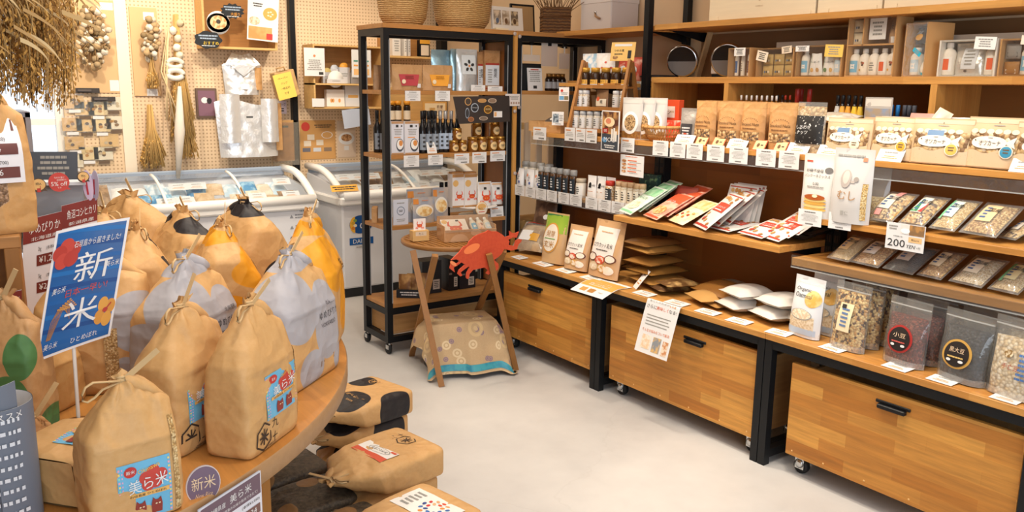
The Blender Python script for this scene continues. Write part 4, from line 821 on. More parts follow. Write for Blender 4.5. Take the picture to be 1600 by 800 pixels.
for i, px in enumerate((846, 855, 865, 875, 885, 896)):
    y = PX(px, 296, 2.985).y; l = 'slim black labelled spice bottle on the spice shelf, %s from the broth pouches' % ORD[i]
    if i == 0: t0 = spice('clear', '1d2a33', '6a4a30', .145, .021, True); t0.location = (2.985, y, ZS); t0.rotation_euler = (0, 0, R(-90)); tag(t0, l, 'spice bottle', 'black labelled spice bottles')
    else: dup(t0, (2.985, y, ZS), l)
t = spice('c3b49c', 'ece9e2', 'e0d8c8', .105, .03); t.location = sh(908, 298, 2.985, ZS); t.rotation_euler = (0, 0, R(-90)); tag(t, 'short jar with a metal lid beside the slim spice bottles', 'jar')
for i, px in enumerate((926, 938, 950)):
    m = MB(); w_, h_ = .07, .13; S = pouch_body(m, w_, h_, .03, col('f0eeeb', .4), i+4); m.dell(S, -w_*.05, h_*.62, w_*.14, h_*.1, BLACK, .002, 14); m.drect(S, -w_*.2, w_*.1, h_*.5, h_*.56, BLACK, .0022); m.dtext(S, '米粉', w_*.28, h_*.6, w_*.16, INK, .002); m.drect(S, -w_*.3, w_*.3, h_*.34, h_*.36, col('d8843c', .6), .002)
    simple('flour_pouch', 'white flour pouch with a black mark, %s from the metal lidded jar' % ORD[i], 'pouch', [('p', m)], (2.985+.012*i, PX(px, 305, 2.99).y, ZS), -90, 'white flour pouches')
for i, (px, X) in enumerate(((953, 2.985), (962, 3.04), (971, 3.06), (981, 3.07))):
    y = PX(px, 305, X).y; l = 'red capped seasoning jar behind the cream capped bottles, %s from the flour pouches' % ORD[i]
    if i == 0: t0 = spice('c73a2a', '2c2f33', 'b58a4a', .115, .026); t0.location = (X, y, ZS); t0.rotation_euler = (0, 0, R(-90)); tag(t0, 'red capped jar with black label beside the white flour pouches', 'jar', 'red capped jars')
    else: dup(t0, (X, y, ZS), l)
for i, (px, X) in enumerate(((967, 2.985), (976, 2.985), (986, 2.99), (995, 2.99), (1003, 3.0))):
    y = PX(px, 312, X).y; l = 'cream capped seasoning bottle on the spice shelf, %s from the red capped jar' % ORD[i]
    if i == 0: t0 = spice('d9b48a', 'efe6d2', 'd9c49c', .12, .021); t0.location = (X, y, ZS); t0.rotation_euler = (0, 0, R(-90)); tag(t0, l, 'spice bottle', 'cream capped bottles')
    else: dup(t0, (X, y, ZS), l)
bump_box('seasoning_box', 'dark green printed seasoning box standing behind the green packets', 'food box', .13, .03, .09, speck('1d3a36', '7a9a6a', 40.0, .62), (3.06, PX(1012, 290, 3.06).y, .985), -90, .001)
def packet(label, px, X, w_, l_, mat, pr, tilt, yaw, dz=0, t_=.02, grp=None):
    m = MB(); S = pack_body(m, w_, l_, t_, mat, len(label) % 17+px % 7, .008, 12, .002); pr(m, S, w_, l_)
    return simple('food_packet', label, 'food packet', [('p', m)], (X, PX(px, 345, X).y, ZP+.012+dz), 0, grp, (-tilt, 0, yaw))
def pr_green(m, S, w_, l_):
    m.drect(S, -w_*.44, w_*.44, l_*.66, l_*.94, speck('7dbb8c', 'a8d8ae', 20.0), .002, 6, 4); m.dell(S, 0, l_*.28, w_*.34, l_*.14, speck('e0c9a0', 'efe6d6', 50.0), .0022, 16, 3); m.dtext(S, '炊込みご飯', -w_*.05, l_*.55, w_*.11, col('3a7a4c', .6), .003, None, None, 0); m.drect(S, -w_*.44, w_*.44, l_*.04, l_*.09, col('8fcf9f', .5), .002, 6, 1)
def pr_or(m, S, w_, l_):
    m.drect(S, -w_*.44, w_*.44, l_*.62, l_*.94, col('d85a36', .5), .002, 6, 4); m.dell(S, 0, l_*.28, w_*.34, l_*.15, speck('b9853f', 'e3c58c', 60.0), .0022, 16, 3); m.dtext(S, 'おこわ', 0, l_*.62, w_*.13, PAPER, .003); m.drect(S, -w_*.44, w_*.44, l_*.03, l_*.08, col('d85a36', .5), .002, 6, 1)
def pr_ye(m, S, w_, l_):
    m.drect(S, -w_*.44, w_*.44, l_*.6, l_*.94, speck('e8b46a', 'f1d8a6', 24.0), .002, 6, 4)
    for q in range(6): m.dell(S, -w_*.3+w_*.12*q, l_*(.2+.1*(q % 3)), w_*.06, l_*.04, col(['c8793a', 'b5482f', 'd9a860'][q % 3], .6), .0024, 10)
def pr_nut(m, S, w_, l_):
    rn = random.Random(4)
    m.drect(S, -w_*.46, w_*.46, l_*.04, l_*.085, col('b5402f', .5), .002, 6, 1); m.drect(S, -w_*.46, w_*.46, l_*.93, l_*.955, col('b5402f', .5), .002, 6, 1)
    m.drect(S, -w_*.30, w_*.36, l_*.46, l_*.70, col('c24a34', .5), .0024, 6, 3); m.dtext(S, 'ミックスナッツ', w_*.03, l_*.58, w_*.075, PAPER, .004, w_*.55); m.lines(S, -w_*.2, w_*.26, l_*.48, l_*.53, 1, PAPER, 2, None, .004)
    for q in range(16):
        x, z = rn.uniform(-.4, .4)*w_, rn.uniform(.12, .9)*l_
        if not (-.36*w_ < x < .4*w_ and .42*l_ < z < .74*l_): m.dell(S, x, z, w_*.07, w_*.055, col(rn.choice(['c08a4c', 'a8703a', 'd0a468']), .6), .0024, 10, 1, None, 0, q)
    m.dell(S, -w_*.2, l_*.22, w_*.08, w_*.06, col('b5402f', .6), .003, 10)
WH = col('dedad5', .35)
for i, (px, X, tl, yw, dz) in enumerate(((975, 2.84, 58, -112, 0), (990, 2.885, 56, -112, .012), (1000, 2.93, 55, -112, .02))): packet('%s green and white rice packet leaning back at the end of the packet shelf' % ('front', 'middle', 'rear')[i], px, X, .16, .225, speck('e4ece2', 'cfe2d0', 30.0), pr_green, tl, yw, dz, .012, 'green rice packets')
for i, (px, X, tl, yw, dz) in enumerate(((1015, 2.835, 60, -112, 0), (1032, 2.88, 59, -112, .015), (1044, 2.925, 58, -112, .03))): packet('%s orange red rice packet leaning beside the green packets' % ('front', 'middle', 'rear')[i], px, X, .165, .215, speck('e3927a', 'efc0a8', 24.0), pr_or, tl, yw, dz, .014, 'orange rice packets')
packet('red brown packet standing behind the orange rice packets', 1060, 2.99, .15, .15, col('8a2f22', .4), lambda m, S, w_, l_: m.drect(S, -w_*.4, w_*.4, l_*.1, l_*.2, col('6a241a', .4), .002, 4, 1), 20, -95)
packet('yellow and cream packet leaning beside the orange packets', 1055, 2.83, .165, .20, speck('efd2a0', 'f3e4c6', 24.0), pr_ye, 62, -112, 0, .02)
for i, (px, X, tl, yw, dz, l) in enumerate(((1093, 2.82, 50, -118, 0, 'large white and red nut packet standing tallest at the shelf edge'), (1112, 2.88, 49, -117, .012, 'white and red nut packet close behind the tallest one'), (1128, 2.93, 47, -116, .02, 'white and red nut packet second behind the tallest one'), (1146, 2.985, 18, -92, 0, 'white red nut packet standing against the back panel, first'), (1154, 3.01, 15, -92, 0, 'white red nut packet standing against the back panel, second'), (1162, 3.035, 12, -92, 0, 'white and red nut packet standing upright against the back panel, last'), (1120, 2.85, 82, -100, .0, 'white and red nut packet lying flat at the shelf edge'), (1172, 2.845, 74, -104, .0, 'white and red nut packet lying beside the flat one'), (1200, 2.85, 66, -108, .0, 'front white and red nut packet at the near end of the packet shelf'), (1214, 2.88, 64, -106, .014, 'second white and red nut packet at the near end of the packet shelf'), (1228, 2.91, 62, -104, .028, 'third white and red nut packet at the near end of the packet shelf'), (1205, 2.96, 78, -96, .0, 'white and red nut packet lying behind the near end group'))):
    packet(l, px, X, .165, .225 if i in (0, 1, 2) else .19, WH, pr_nut, tl, yw, dz, .015, 'white and red nut packets')
for i, (px, X, dz) in enumerate(((1240, 2.95, .004), (1250, 2.98, .02), (1246, 3.0, .036))): packet('%s dark clear snack pack lying at the near end of the packet shelf' % ('lowest', 'middle', 'topmost')[i], px, X, .13, .16, col('43382f', .2), lambda m, S, w_, l_: m.drect(S, -w_*.3, w_*.3, l_*.3, l_*.6, col('7a6a56', .4), .002, 4, 2), 80, -100, dz, .016, 'dark snack packs')
def clear_pack(label, pl, pr, py, X, z, g, lab=None, tilt=80, yaw=-96, t_=.028, l_=.15, prints=None, dark=None, w_=None, dz=.0):
    y0, wd, _ = slot(pl, pr, py, py, X, z); wd = w_ or wd*.92
    t = thing('grain_pack', label, 'grain pack', (X, y0, z+.008+dz), 0, None, (-tilt, 0, yaw))
    m = MB(); S = pack_body(m, wd*.86, l_*.86, t_*.86, g, len(label), .006, 12); M = TR(0, 0, l_*.07);
    m.v = [tuple(M @ Vector(p)) for p in m.v]; m.build('grains', t)
    f = MB(); S2 = pack_body(f, wd, l_, t_, clear('f8f8f6', .13, .08), len(label)+3, .010, 12); f.build('clear_film', t)
    b = MB(); c = lab or 'efe6d2'
    b.drect(S2, -wd*.26, wd*.16, l_*.28, l_*.78, col(c, .6), .0016, 6, 6); b.lines(S2, -wd*.2, -wd*.02, l_*.34, l_*.72, 4, col('4a6a9a', .6), 3, None, .0026);
    (prints or (lambda *a: None))(b, S2, wd, l_); b.dtext(S2, '国産', wd*.06, l_*.62, l_*.12, INK, .0028); b.build('label', t)
    return t
MIXG = grain('e0c28a', 'c79c5a', '5a3a22', .0085); PALE = grain('e6cf9c', 'd8b878', 'c69f5c', .005); BROWN = grain('c89a58', 'b07f3f', 'e0bd80', .0055); BLK = grain('1c1a20', '2a2830', '14121a', .006)
def pr_pink(b, S, w_, l_): b.drect(S, .0*w_, .2*w_, l_*.7, l_*.9, col('e59a92', .6), .003, 3, 2); b.drect(S, -.2*w_, .0, l_*.1, l_*.24, col('e59a92', .6), .003, 3, 2)
def pr_green(b, S, w_, l_): b.drect(S, -.3*w_, -.2*w_, l_*.2, l_*.8, col('7fc99a', .6), .003, 2, 4)
for a in (('mixed grain pack with a pink printed label on the 200 YEN shelf', 1345, 1397, 348, MIXG, 'e9dccb', pr_pink), ('mixed bean pack with green, white and red label behind the 200 YEN sign', 1398, 1446, 352, MIXG, 'e8e0d0', lambda b, S, w_, l_: (b.dpoly(S, [(-w_*.26, l_*.3), (w_*.0, l_*.3), (-w_*.14, l_*.75)], col('3a8a5a', .6), .003), b.dpoly(S, [(w_*.02, l_*.3), (w_*.16, l_*.3), (w_*.16, l_*.6)], col('c9403a', .6), .003))), ('pale grain pack with a pale blue label on the 200 YEN shelf', 1447, 1495, 356, PALE, 'd6e2d6', pr_green), ('brown grain pack in a wide shiny film on the 200 YEN shelf', 1492, 1562, 366, grain('c9a468', '9c7038', 'e3c990', .006), 'e6c79a', None)):
    clear_pack(a[0], a[1], a[2], a[3], 2.865, ZG, a[4], a[5], 56, -97, .046, .17, a[6], None, None, .012)
clear_pack('mixed grain pack half hidden behind the wide shiny film pack', 1555, 1590, 372, 2.92, ZG, MIXG, 'e9dccb', 68, -100, .03, .16)
for i, px in enumerate((1425, 1490, 1550)): clear_pack('dim grain pack at the back of the 200 YEN shelf, %s from the barley pouch' % ORD[i], px, px+48, 335, 2.985, ZG, grain('7a5a38', '5c4228', '8e6c44', .006), '8a7458', 86, -92, .03, .13)
for a in (('cream grain pack lying at the far end of the low shelf', 1288, 1330, 398, grain('e6cd98', 'dcbd80', 'cfae70', .003), 'e9cf9c', None), ('brown grain pack with a white label on the low shelf', 1322, 1378, 405, BROWN, 'ece8e0', None), ('black rice pack with a grey label on the low shelf', 1374, 1432, 415, BLK, 'cfc6bc', None), ('golden grain pack with a cream label between black rice and silver pack', 1428, 1475, 425, BROWN, 'eee0c2', None), ('pale rice pack with silver edges and blue lettering on the low shelf', 1477, 1540, 435, grain('e9d9b8', 'dcc49a', 'f0e6cf', .0045), 'f0e6cf', None), ('pale grain pack with green label at the near end of the low shelf', 1538, 1596, 452, grain('dfc79a', 'cdb07a', 'e9d9b4', .0045), 'e6dcae', pr_green)):
    clear_pack(a[0], a[1], a[2], a[3], 2.87, ZH, a[4], a[5], 60, -98, .042, .16, a[6], None, None, .008)
m = MB(); y0, w_, _ = slot(1384, 1445, 370, 375, 2.822, 0); z0 = PX(1414, 392, 2.822).z; h_ = PX(1414, 350, 2.822).z-z0; S = FLAT(0)
m.box(-w_/2, w_/2, 0, .0015, 0, h_, PAPER); m.dtext(S, '200', -w_*.21, h_*.25, h_*.28, INK, .001, w_*.46, None); m.dtext(S, 'YEN', w_*.17, h_*.18, h_*.13, INK, .001, None, None, 0, None, 'CENTER', .2); m.dtext(S, '+税', w_*.37, h_*.17, h_*.1, GREYINK)
m.drect(S, w_*.1, w_*.44, h_*.34, h_*.54, col('e8bd86', .6)); m.dtext(S, '税込216', w_*.27, h_*.44, h_*.08, INK, .0014); m.dtext(S, '本体価格(1袋)', -w_*.18, h_*.5, h_*.065, INK); m.drect(S, -w_*.12, w_*.1, h_*.62, h_*.98, col('e3ddd6', .6)); m.dell(S, w_*.0, h_*.74, w_*.12, h_*.1, col('fbf9f5', .6), .0014, 14); m.drect(S, w_*.1, w_*.48, h_*.6, h_*.98, speck('b9884e', '8a6a48', 40.0)); m.lines(S, -w_*.44, -w_*.2, h_*.72, h_*.92, 2, GREYINK, 2)
simple('price_sign', 'large white 200 YEN price sign on the near grain shelf edge', 'price sign', [('p', m)], (2.82, y0, z0), -90)
t = thing('pancake_mix_pouch', 'white pancake mix pouch printed with a stack of pancakes', 'pouch', (2.855, PX(1276, 345, 2.855).y, ZG), -92)
m = MB(); w_, h_ = .155, .245; S = pouch_body(m, w_, h_, .06, col('d8d4cf', .35), 31, .0015);
for k in range(4): m.dell(S, w_*.02, h_*(.14+.05*k), w_*.33, h_*.035, col(['e8b860', 'f0cd84', 'e2a84c', 'efc878'][k], .6), .002+.0005*k, 20, 2)
m.dell(S, w_*.02, h_*.33, w_*.30, h_*.045, col('a8541f', .5), .005, 20, 2); m.dell(S, w_*.04, h_*.35, w_*.08, h_*.025, col('f3e3b8', .5), .006, 12)
m.dtext(S, '砂糖不使用', -w_*.1, h_*.74, h_*.055, INK, .003, w_*.5); m.dtext(S, 'パンケーキミックス', 0, h_*.66, h_*.05, INK, .003, w_*.74); m.dell(S, w_*.3, h_*.76, w_*.11, h_*.045, col('6b6866', .5), .003, 16); m.dtext(S, '0.00', w_*.0, h_*.54, h_*.045, INK, .003); m.lines(S, -w_*.35, w_*.35, h_*.47, h_*.51, 1, GREYINK, 3, None, .003); m.drect(S, -w_*.4, -w_*.22, h_*.87, h_*.895, col('d9503a', .5), .002); m.build('pouch', t)
t = thing('pearl_barley_pouch', 'tall clear fronted pearl barley pouch beside the pancake mix', 'pouch', (2.85, PX(1326, 350, 2.85).y, ZG), -90)
m = MB(); w_, h_ = .165, .275; S = pouch_body(m, w_, h_, .08, col('cdcac7', .35), 33, .002); m.dell(S, -w_*.05, h_*.6, w_*.13, h_*.12, col('b7ada6', .35), .003, 18, 2); m.dell(S, -w_*.05, h_*.62, w_*.08, h_*.09, col('d3c8be', .35), .0036, 16, 2); m.dell(S, w_*.2, h_*.60, w_*.06, h_*.035, col('9f9690', .35), .003, 12); m.drect(S, w_*.08, w_*.18, h_*.55, h_*.58, col('b7ada6', .35), .003)
m.dtext(S, 'むし', w_*.02, h_*.38, h_*.12, col('a87c4c', .6), .003, w_*.45); m.dtext(S, '薏仁', w_*.0, h_*.14, h_*.06, GREYINK, .003); m.drect(S, w_*.26, w_*.36, h_*.84, h_*.89, col('dd8a6a', .5), .003); m.lines(S, -w_*.4, w_*.3, h_*.88, h_*.93, 1, GREYINK, 2, None, .003)
m.drect(S, w_*.36, w_*.46, h_*.06, h_*.55, PALE, .002, 3, 6); m.build('pouch', t)
t = thing('grain_pouch', 'half empty clear grain pouch behind the pearl barley pouch', 'pouch', (2.97, PX(1362, 345, 2.97).y, ZG), -90); m = MB(); pouch_body(m, .12, .19, .06, PALE, 5, .002, z1=.09); m.build('grains', t); m = MB(); pouch_body(m, .125, .21, .065, CLEAR, 6); m.build('clear_film', t)
for i, (a, b, l) in enumerate(((1246, 1283, 'white price card hung before the pancake mix pouch'), (1294, 1330, 'white price card hung before the pearl barley pouch'))):
    y, w_, _ = slot(a, b, 340, 350, 2.822, 0); z0 = PX((a+b)/2, 353+i*6, 2.822).z; price(l, (2.822, y, z0), w_, PX((a+b)/2, 328+i*5, 2.822).z-z0, (0, 0, -90), 0)
def stand(label, name, px, py, X, w_, h_, d, g, fill, yaw, lab, film=None, seed=0, cat='pouch'):
    t = thing(name, label, cat, (X, PX(px, py, X).y, ZC), 0, None, (-3, 0, yaw))
    if g: m = MB(); pouch_body(m, w_*.9, h_, d*.9, g, seed, .003, z1=h_*fill); m.build('grains', t)
    f = MB(); S = pouch_body(f, w_, h_, d, film or clear('f6f6f4', .09, .08), seed, .003); f.drect(S, -w_*.49, w_*.49, h_*.88, h_*.9, clear('ffffff', .3, .1), .001, 6, 1); f.drect(S, -w_*.5, w_*.5, 0, h_*.09, clear('ffffff', .22, .1), .0012, 8, 2); f.build('clear_film', t)
    b = MB(); lab(b, S, w_, h_); b.build('label', t); return t
def lab_oat(b, S, w_, h_):
    b.dtext(S, 'Organic', -w_*.1, h_*.78, h_*.075, INK, .002, w_*.5); b.dtext(S, 'Oatmeal', -w_*.06, h_*.69, h_*.075, INK, .002, w_*.55); b.dell(S, w_*.25, h_*.66, w_*.24, h_*.14, speck('e8b25a', 'f2cf8c', 30.0), .0016, 18, 3); b.dell(S, 0, h_*.38, w_*.34, h_*.09, col('9aa0a4', .4), .002, 24, 2, None, .93); b.dell(S, 0, h_*.385, w_*.31, h_*.08, speck('d8c2a0', 'efe2cc', 120.0), .0022, 20, 3); b.drect(S, -w_*.4, w_*.4, h_*.14, h_*.36, speck('cfb793', 'e6d6bc', 110.0), .0014, 8, 4); b.drect(S, -w_*.45, w_*.45, h_*.05, h_*.15, col('b4c4d8', .4), .0018, 8, 2)
for i, (px, X) in enumerate(((1257, 2.80), (1285, 2.90))): stand('%s white oatmeal pouch with an orange spot on the near counter' % ('front', 'rear')[i], 'oatmeal_pouch', px, 522, X, .15, .235, .075, None, 0, -98, lab_oat, col('dfe0e2', .3), 3+i)
def lab_mix(b, S, w_, h_): b.drect(S, -w_*.2, w_*.18, h_*.28, h_*.70, col('edd9b4', .6), .004, 5, 6); b.lines(S, -w_*.12, w_*.1, h_*.34, h_*.64, 5, col('5a7aa8', .6), 2, None, .006); b.drect(S, -w_*.14, -w_*.02, h_*.62, h_*.68, INK, .006)
for i, (px, X) in enumerate(((1324, 2.79), (1346, 2.88), (1366, 2.96))): stand('%s mixed grain standing pouch with cream label' % ('front', 'middle', 'rear')[i], 'grain_pouch', px, 535, X, .155, .25, .075, grain('e6c88c', 'c79654', '54351f', .0085), .86, -96, lab_mix, None, 7+i)
def oval(c, tx, c2):
    def f(b, S, w_, h_): b.dell(S, 0, h_*.4, w_*.30, h_*.21, col(c, .5), .004, 28, 3); b.dell(S, 0, h_*.4, w_*.25, h_*.18, col('26201f', .5), .005, 28, 3); b.dtext(S, tx, 0, h_*.46, h_*.07, col('e6c9a8', .6), .007, w_*.3); b.lines(S, -w_*.16, w_*.16, h_*.34, h_*.38, 1, col(c2, .6), 2, None, .007); b.dell(S, -w_*.12, h_*.31, w_*.05, h_*.02, PAPER, .007, 10); b.dell(S, w_*.12, h_*.31, w_*.05, h_*.02, PAPER, .007, 10)
    return f
RED = grain('6e2a22', '54201c', '8e4434', .0055); BKB = grain('2b2c34', '1e1f26', '3a3b44', .009); WHB = grain('ecdcc0', 'e2cba4', 'f3ead8', .011)
for i, (px, X) in enumerate(((1412, 2.80), (1436, 2.88), (1452, 2.97))): stand('%s red bean pouch with a dark oval label' % ('front', 'middle', 'rear')[i], 'bean_pouch', px, 562, X, .165, .235, .085, RED, .74, -97, oval('a8302c', '小豆', 'c75a50'), None, 13+i)
for i, (px, X) in enumerate(((1503, 2.80), (1528, 2.89))): stand('%s black bean pouch with a gold rimmed label' % ('front', 'rear')[i], 'bean_pouch', px, 585, X, .175, .235, .10, BKB, .76, -98, oval('c79a4c', '黒大豆', 'd8b46a'), None, 17+i)
def lab_wh(b, S, w_, h_): b.lines(S, w_*.1, w_*.4, h_*.25, h_*.6, 6, col('4a74b0', .6), 2, None, .004); b.dell(S, -w_*.08, h_*.56, w_*.08, h_*.05, speck('8a6a3a', 'e8d8b8', 90.0), .004, 14); b.dtext(S, '手亡豆', w_*.0, h_*.4, h_*.07, col('a8452f', .6), .004, None)
for i, (px, X) in enumerate(((1585, 2.79), (1600, 2.88))): stand('%s white bean pouch at the frame edge' % ('front', 'rear')[i], 'bean_pouch', px, 610, X, .185, .25, .095, WHB, .74, -98, lab_wh, None, 21+i)
for i, (px, X, w_) in enumerate(((1398, 3.06, .16), (1470, 3.04, .17), (1545, 3.05, .17))): stand(['dim brown grain pouch behind the red bean pouches', 'dim clear pouch behind the black bean pouches', 'dim grain pouch behind the white bean pouches'][i], 'grain_pouch', px, 520, X, w_, .22, .07, BROWN, .6, -92, lab_mix, None, 30+i)
def flour(label, px, py, X, w_, l_, t_, mat, yaw, dz, lab=None, grp=None):
    m = MB(); S = pack_body(m, w_, l_, t_, mat, len(label)+px % 9, .010, 14, .003)
    if lab: m.drect(S, -w_*.22, w_*.22, l_*.5, l_*.8, col(lab, .5), .002, 5, 4); m.lines(S, -w_*.16, w_*.16, l_*.55, l_*.75, 3, GREYINK, 2, None, .003)
    return simple('flour_pack', label, 'flour pack', [('p', m)], (X, PX(px, py, X).y, ZC+.005+t_*.47+dz), 0, grp, (-90, 0, yaw))
FW2 = col('d8d2ca', .3); FT = col('c99a5c', .3); FB = col('9a6a34', .22)
flour('dark flour pack with a gold edge lying on the middle counter', 1022, 455, 2.80, .13, .19, .035, speck('5a3a1c', 'c9a060', 18.0, .6), -110, 0, 'c9a878')
flour('second dark flour pack lying on the dark gold edged one', 1034, 448, 2.81, .13, .18, .03, speck('6b4a26', 'd8b070', 18.0, .56), -106, .03)
flour('tan flour pack with a cream label in front of the large brown pack', 1082, 462, 2.80, .18, .22, .055, FT, -112, 0, 'e6d3ae'); flour('tan flour pack lying under the labelled tan one', 1104, 466, 2.815, .16, .21, .03, col('b0824a', .3), -104, -.006+.0)
flour('large brown flour pack lying at the back of the middle counter', 1110, 428, 2.86, .27, .23, .09, FB, -98, 0, '8a6a42'); flour('brown flour pack beside the large one at the counter back', 1178, 440, 2.89, .2, .19, .08, col('8a5c2c', .22), -95, 0)
for i, (px, py, X, dz, yw) in enumerate(((1130, 483, 2.80, 0, -108), (1138, 474, 2.805, .056, -106), (1185, 496, 2.80, 0, -106), (1195, 486, 2.81, .056, -103), (1222, 500, 2.86, .0, -98))): flour(['lower white flour pack of the pair beside the tan pack', 'upper white flour pack of the pair beside the tan pack', 'lower white flour pack of the pair nearest the oatmeal pouch', 'upper white flour pack of the pair nearest the oatmeal pouch', 'white flour pack pushed behind the nearest pair'][i], px, py, X, .165, .195, .062, FW2, yw, dz, None, 'white flour packs')
def lab_hatsuga(m, S, w_, h_):
    m.drect(S, -w_*.49, w_*.49, h_*.60, h_*.97, speck('9ab83a', '8aae34', 8.0), .001, 8, 6); m.drect(S, -w_*.46, w_*.2, h_*.93, h_*.965, col('3f7a4a', .5), .002, 4, 1); m.dell(S, -w_*.06, h_*.5, w_*.36, h_*.30, col('d99a44', .5), .003, 28, 4); m.dell(S, -w_*.06, h_*.5, w_*.32, h_*.27, col('ece2d0', .5), .004, 28, 4); m.dtext(S, '発芽', -w_*.06, h_*.58, h_*.12, col('b8823a', .6), .006, w_*.4); m.dtext(S, '玄米', -w_*.06, h_*.37, h_*.13, col('b8823a', .6), .006, w_*.44); m.drect(S, -w_*.3, w_*.18, h_*.475, h_*.49, col('6aa04a', .6), .006, 4, 1)
t = thing('rice_pouch', 'green topped sprouted rice pouch standing on the far counter', 'rice pouch', (2.81, PX(864, 402, 2.81).y, ZC), 0, None, (-8, 0, -82)); m = MB(); w_, h_ = .165, .275; S = pouch_body(m, w_, h_, .08, col('cfa878', .35), 41, .003); lab_hatsuga(m, S, w_, h_); m.build('pouch', t)
def lab_roucut(m, S, w_, h_):
    m.drect(S, -w_*.36, w_*.36, h_*.36, h_*.88, col('e9e2da', .5), .002, 7, 7); m.dtext(S, 'ロウカット玄米', 0, h_*.56, h_*.085, INK, .005, w_*.62); m.lines(S, -w_*.2, w_*.2, h_*.46, h_*.49, 1, INK, 2, None, .005); m.lines(S, -w_*.28, w_*.28, h_*.78, h_*.81, 1, col('d9a878', .6), 3, None, .005)
    for k, (x, z, c) in enumerate(((-.28, .34, 'e3d3c3'), (.0, .30, 'd8583a'), (.3, .34, 'e6dcd0'), (-.2, .18, 'e0c9a4'), (.1, .16, 'd9a85a'), (.28, .14, 'f0e6da'))): m.dell(S, w_*x, h_*z, w_*.16, h_*.075, col('6b3a2a', .6) if k in (0, 2) else col(c, .6), .003, 16, 3); m.dell(S, w_*x, h_*z, w_*.13, h_*.06, speck(c, 'f0e3cf', 60.0), .004, 16, 3)
for i, (px, py, X, w_, h_, yw) in enumerate(((900, 410, 2.80, .165, .235, -84), (942, 430, 2.80, .21, .29, -88))):
    t = thing('rice_pouch', ['small brown rice pouch with a white label beside the green topped one', 'large brown rice pouch with a white label nearest the brown stack'][i], 'rice pouch', (X, PX(px, py, X).y, ZC), 0, None, (-10, 0, yw)); m = MB(); S = pouch_body(m, w_, h_, .085, col('cda274', .3), 43+i, .004); lab_roucut(m, S, w_, h_); m.build('pouch', t)
for i in range(5):
    flour('brown rice pack in the stack beside the large white labelled pouch, %s from the bottom' % ORD[i], 1000-3*i, 424, 2.83, .20, .25, .05, [col('a8793f', .25), col('8e6430', .25), col('9c6e38', .25), col('b08246', .25), col('94693a', .25)][i], -94+5*(i % 3)-5, .043*i)
for i in range(3): flour('dark brown pack stacked behind the green topped pouch, %s from the bottom' % ORD[i], 925-8*i, 385, 2.89, .22, .19, .06, col('5a3818', .22), -90+6*i, .056*i)
t = thing('clear_bag', 'clear bag with red edges and a white paper at the end of the far counter', 'bag', (2.83, PX(822, 385, 2.83).y, ZC), 0, None, (-50, 0, -70)); m = MB(); S = pack_body(m, .20, .2, .07, speck('a8825a', 'cdb08a', 14.0), 3, .01, 14, .006); m.build('contents', t); m = MB(); S = pack_body(m, .215, .215, .078, CLEAR, 4, .01, 14, .006); m.drect(S, -.10, .10, .185, .20, col('c23a2c', .4), .002, 8, 1); m.drect(S, .0, .06, .05, .1, col('d9a032', .4), .002, 4, 3); m.drect(S, -.07, .01, .05, .12, PAPER, .002, 5, 3); m.build('clear_film', t)
t = thing('dark_bag', 'tall dark crumpled clear bag behind the green topped pouch', 'bag', (2.98, PX(848, 375, 2.98).y, ZC), 0, None, (-6, 0, -80)); m = MB(); S = pouch_body(m, .17, .33, .10, speck('4a3020', '7a5c44', 16.0, .55), 9, .012); m.dell(S, .03, .2, .02, .015, PAPER, .004, 10); m.build('bag', t)
CC = [(800, 818, 398, 'nearest the crab cutout'), (833, 858, 406, 'before the green topped pouch'), (868, 894, 417, 'before the small brown rice pouch'), (907, 937, 431, 'before the large brown rice pouch'), (990, 1020, 453, 'on the middle counter by the dark packs'), (1039, 1073, 466, 'before the tan flour pack'), (1087, 1122, 482, 'before the first white flour pair'), (1135, 1172, 497, 'before the second white flour pair'), (1197, 1235, 515, 'on the joint before the oatmeal pouch'), (1279, 1320, 539, 'before the mixed grain pouches'), (1377, 1424, 570, 'before the red bean pouches'), (1446, 1496, 591, 'before the black bean pouches'), (1545, 1598, 620, 'before the white bean pouches')]
for i, (a, b, py, l) in enumerate(CC):
    y, w_, _ = slot(a, b, py, py, 2.735, 0); price('white price card lying %s' % l, (2.715, y, ZC+.002), w_*.86, .062, (-86, 0, -90+((i*37) % 9-4)), 2, 'cards along the counter edge')
y = PX(994, 440, 2.8).y; price('white card leaning on the counter behind the orange flyer', (2.79, y, ZC+.001), .06, .11, (-38, 0, -118), 2)
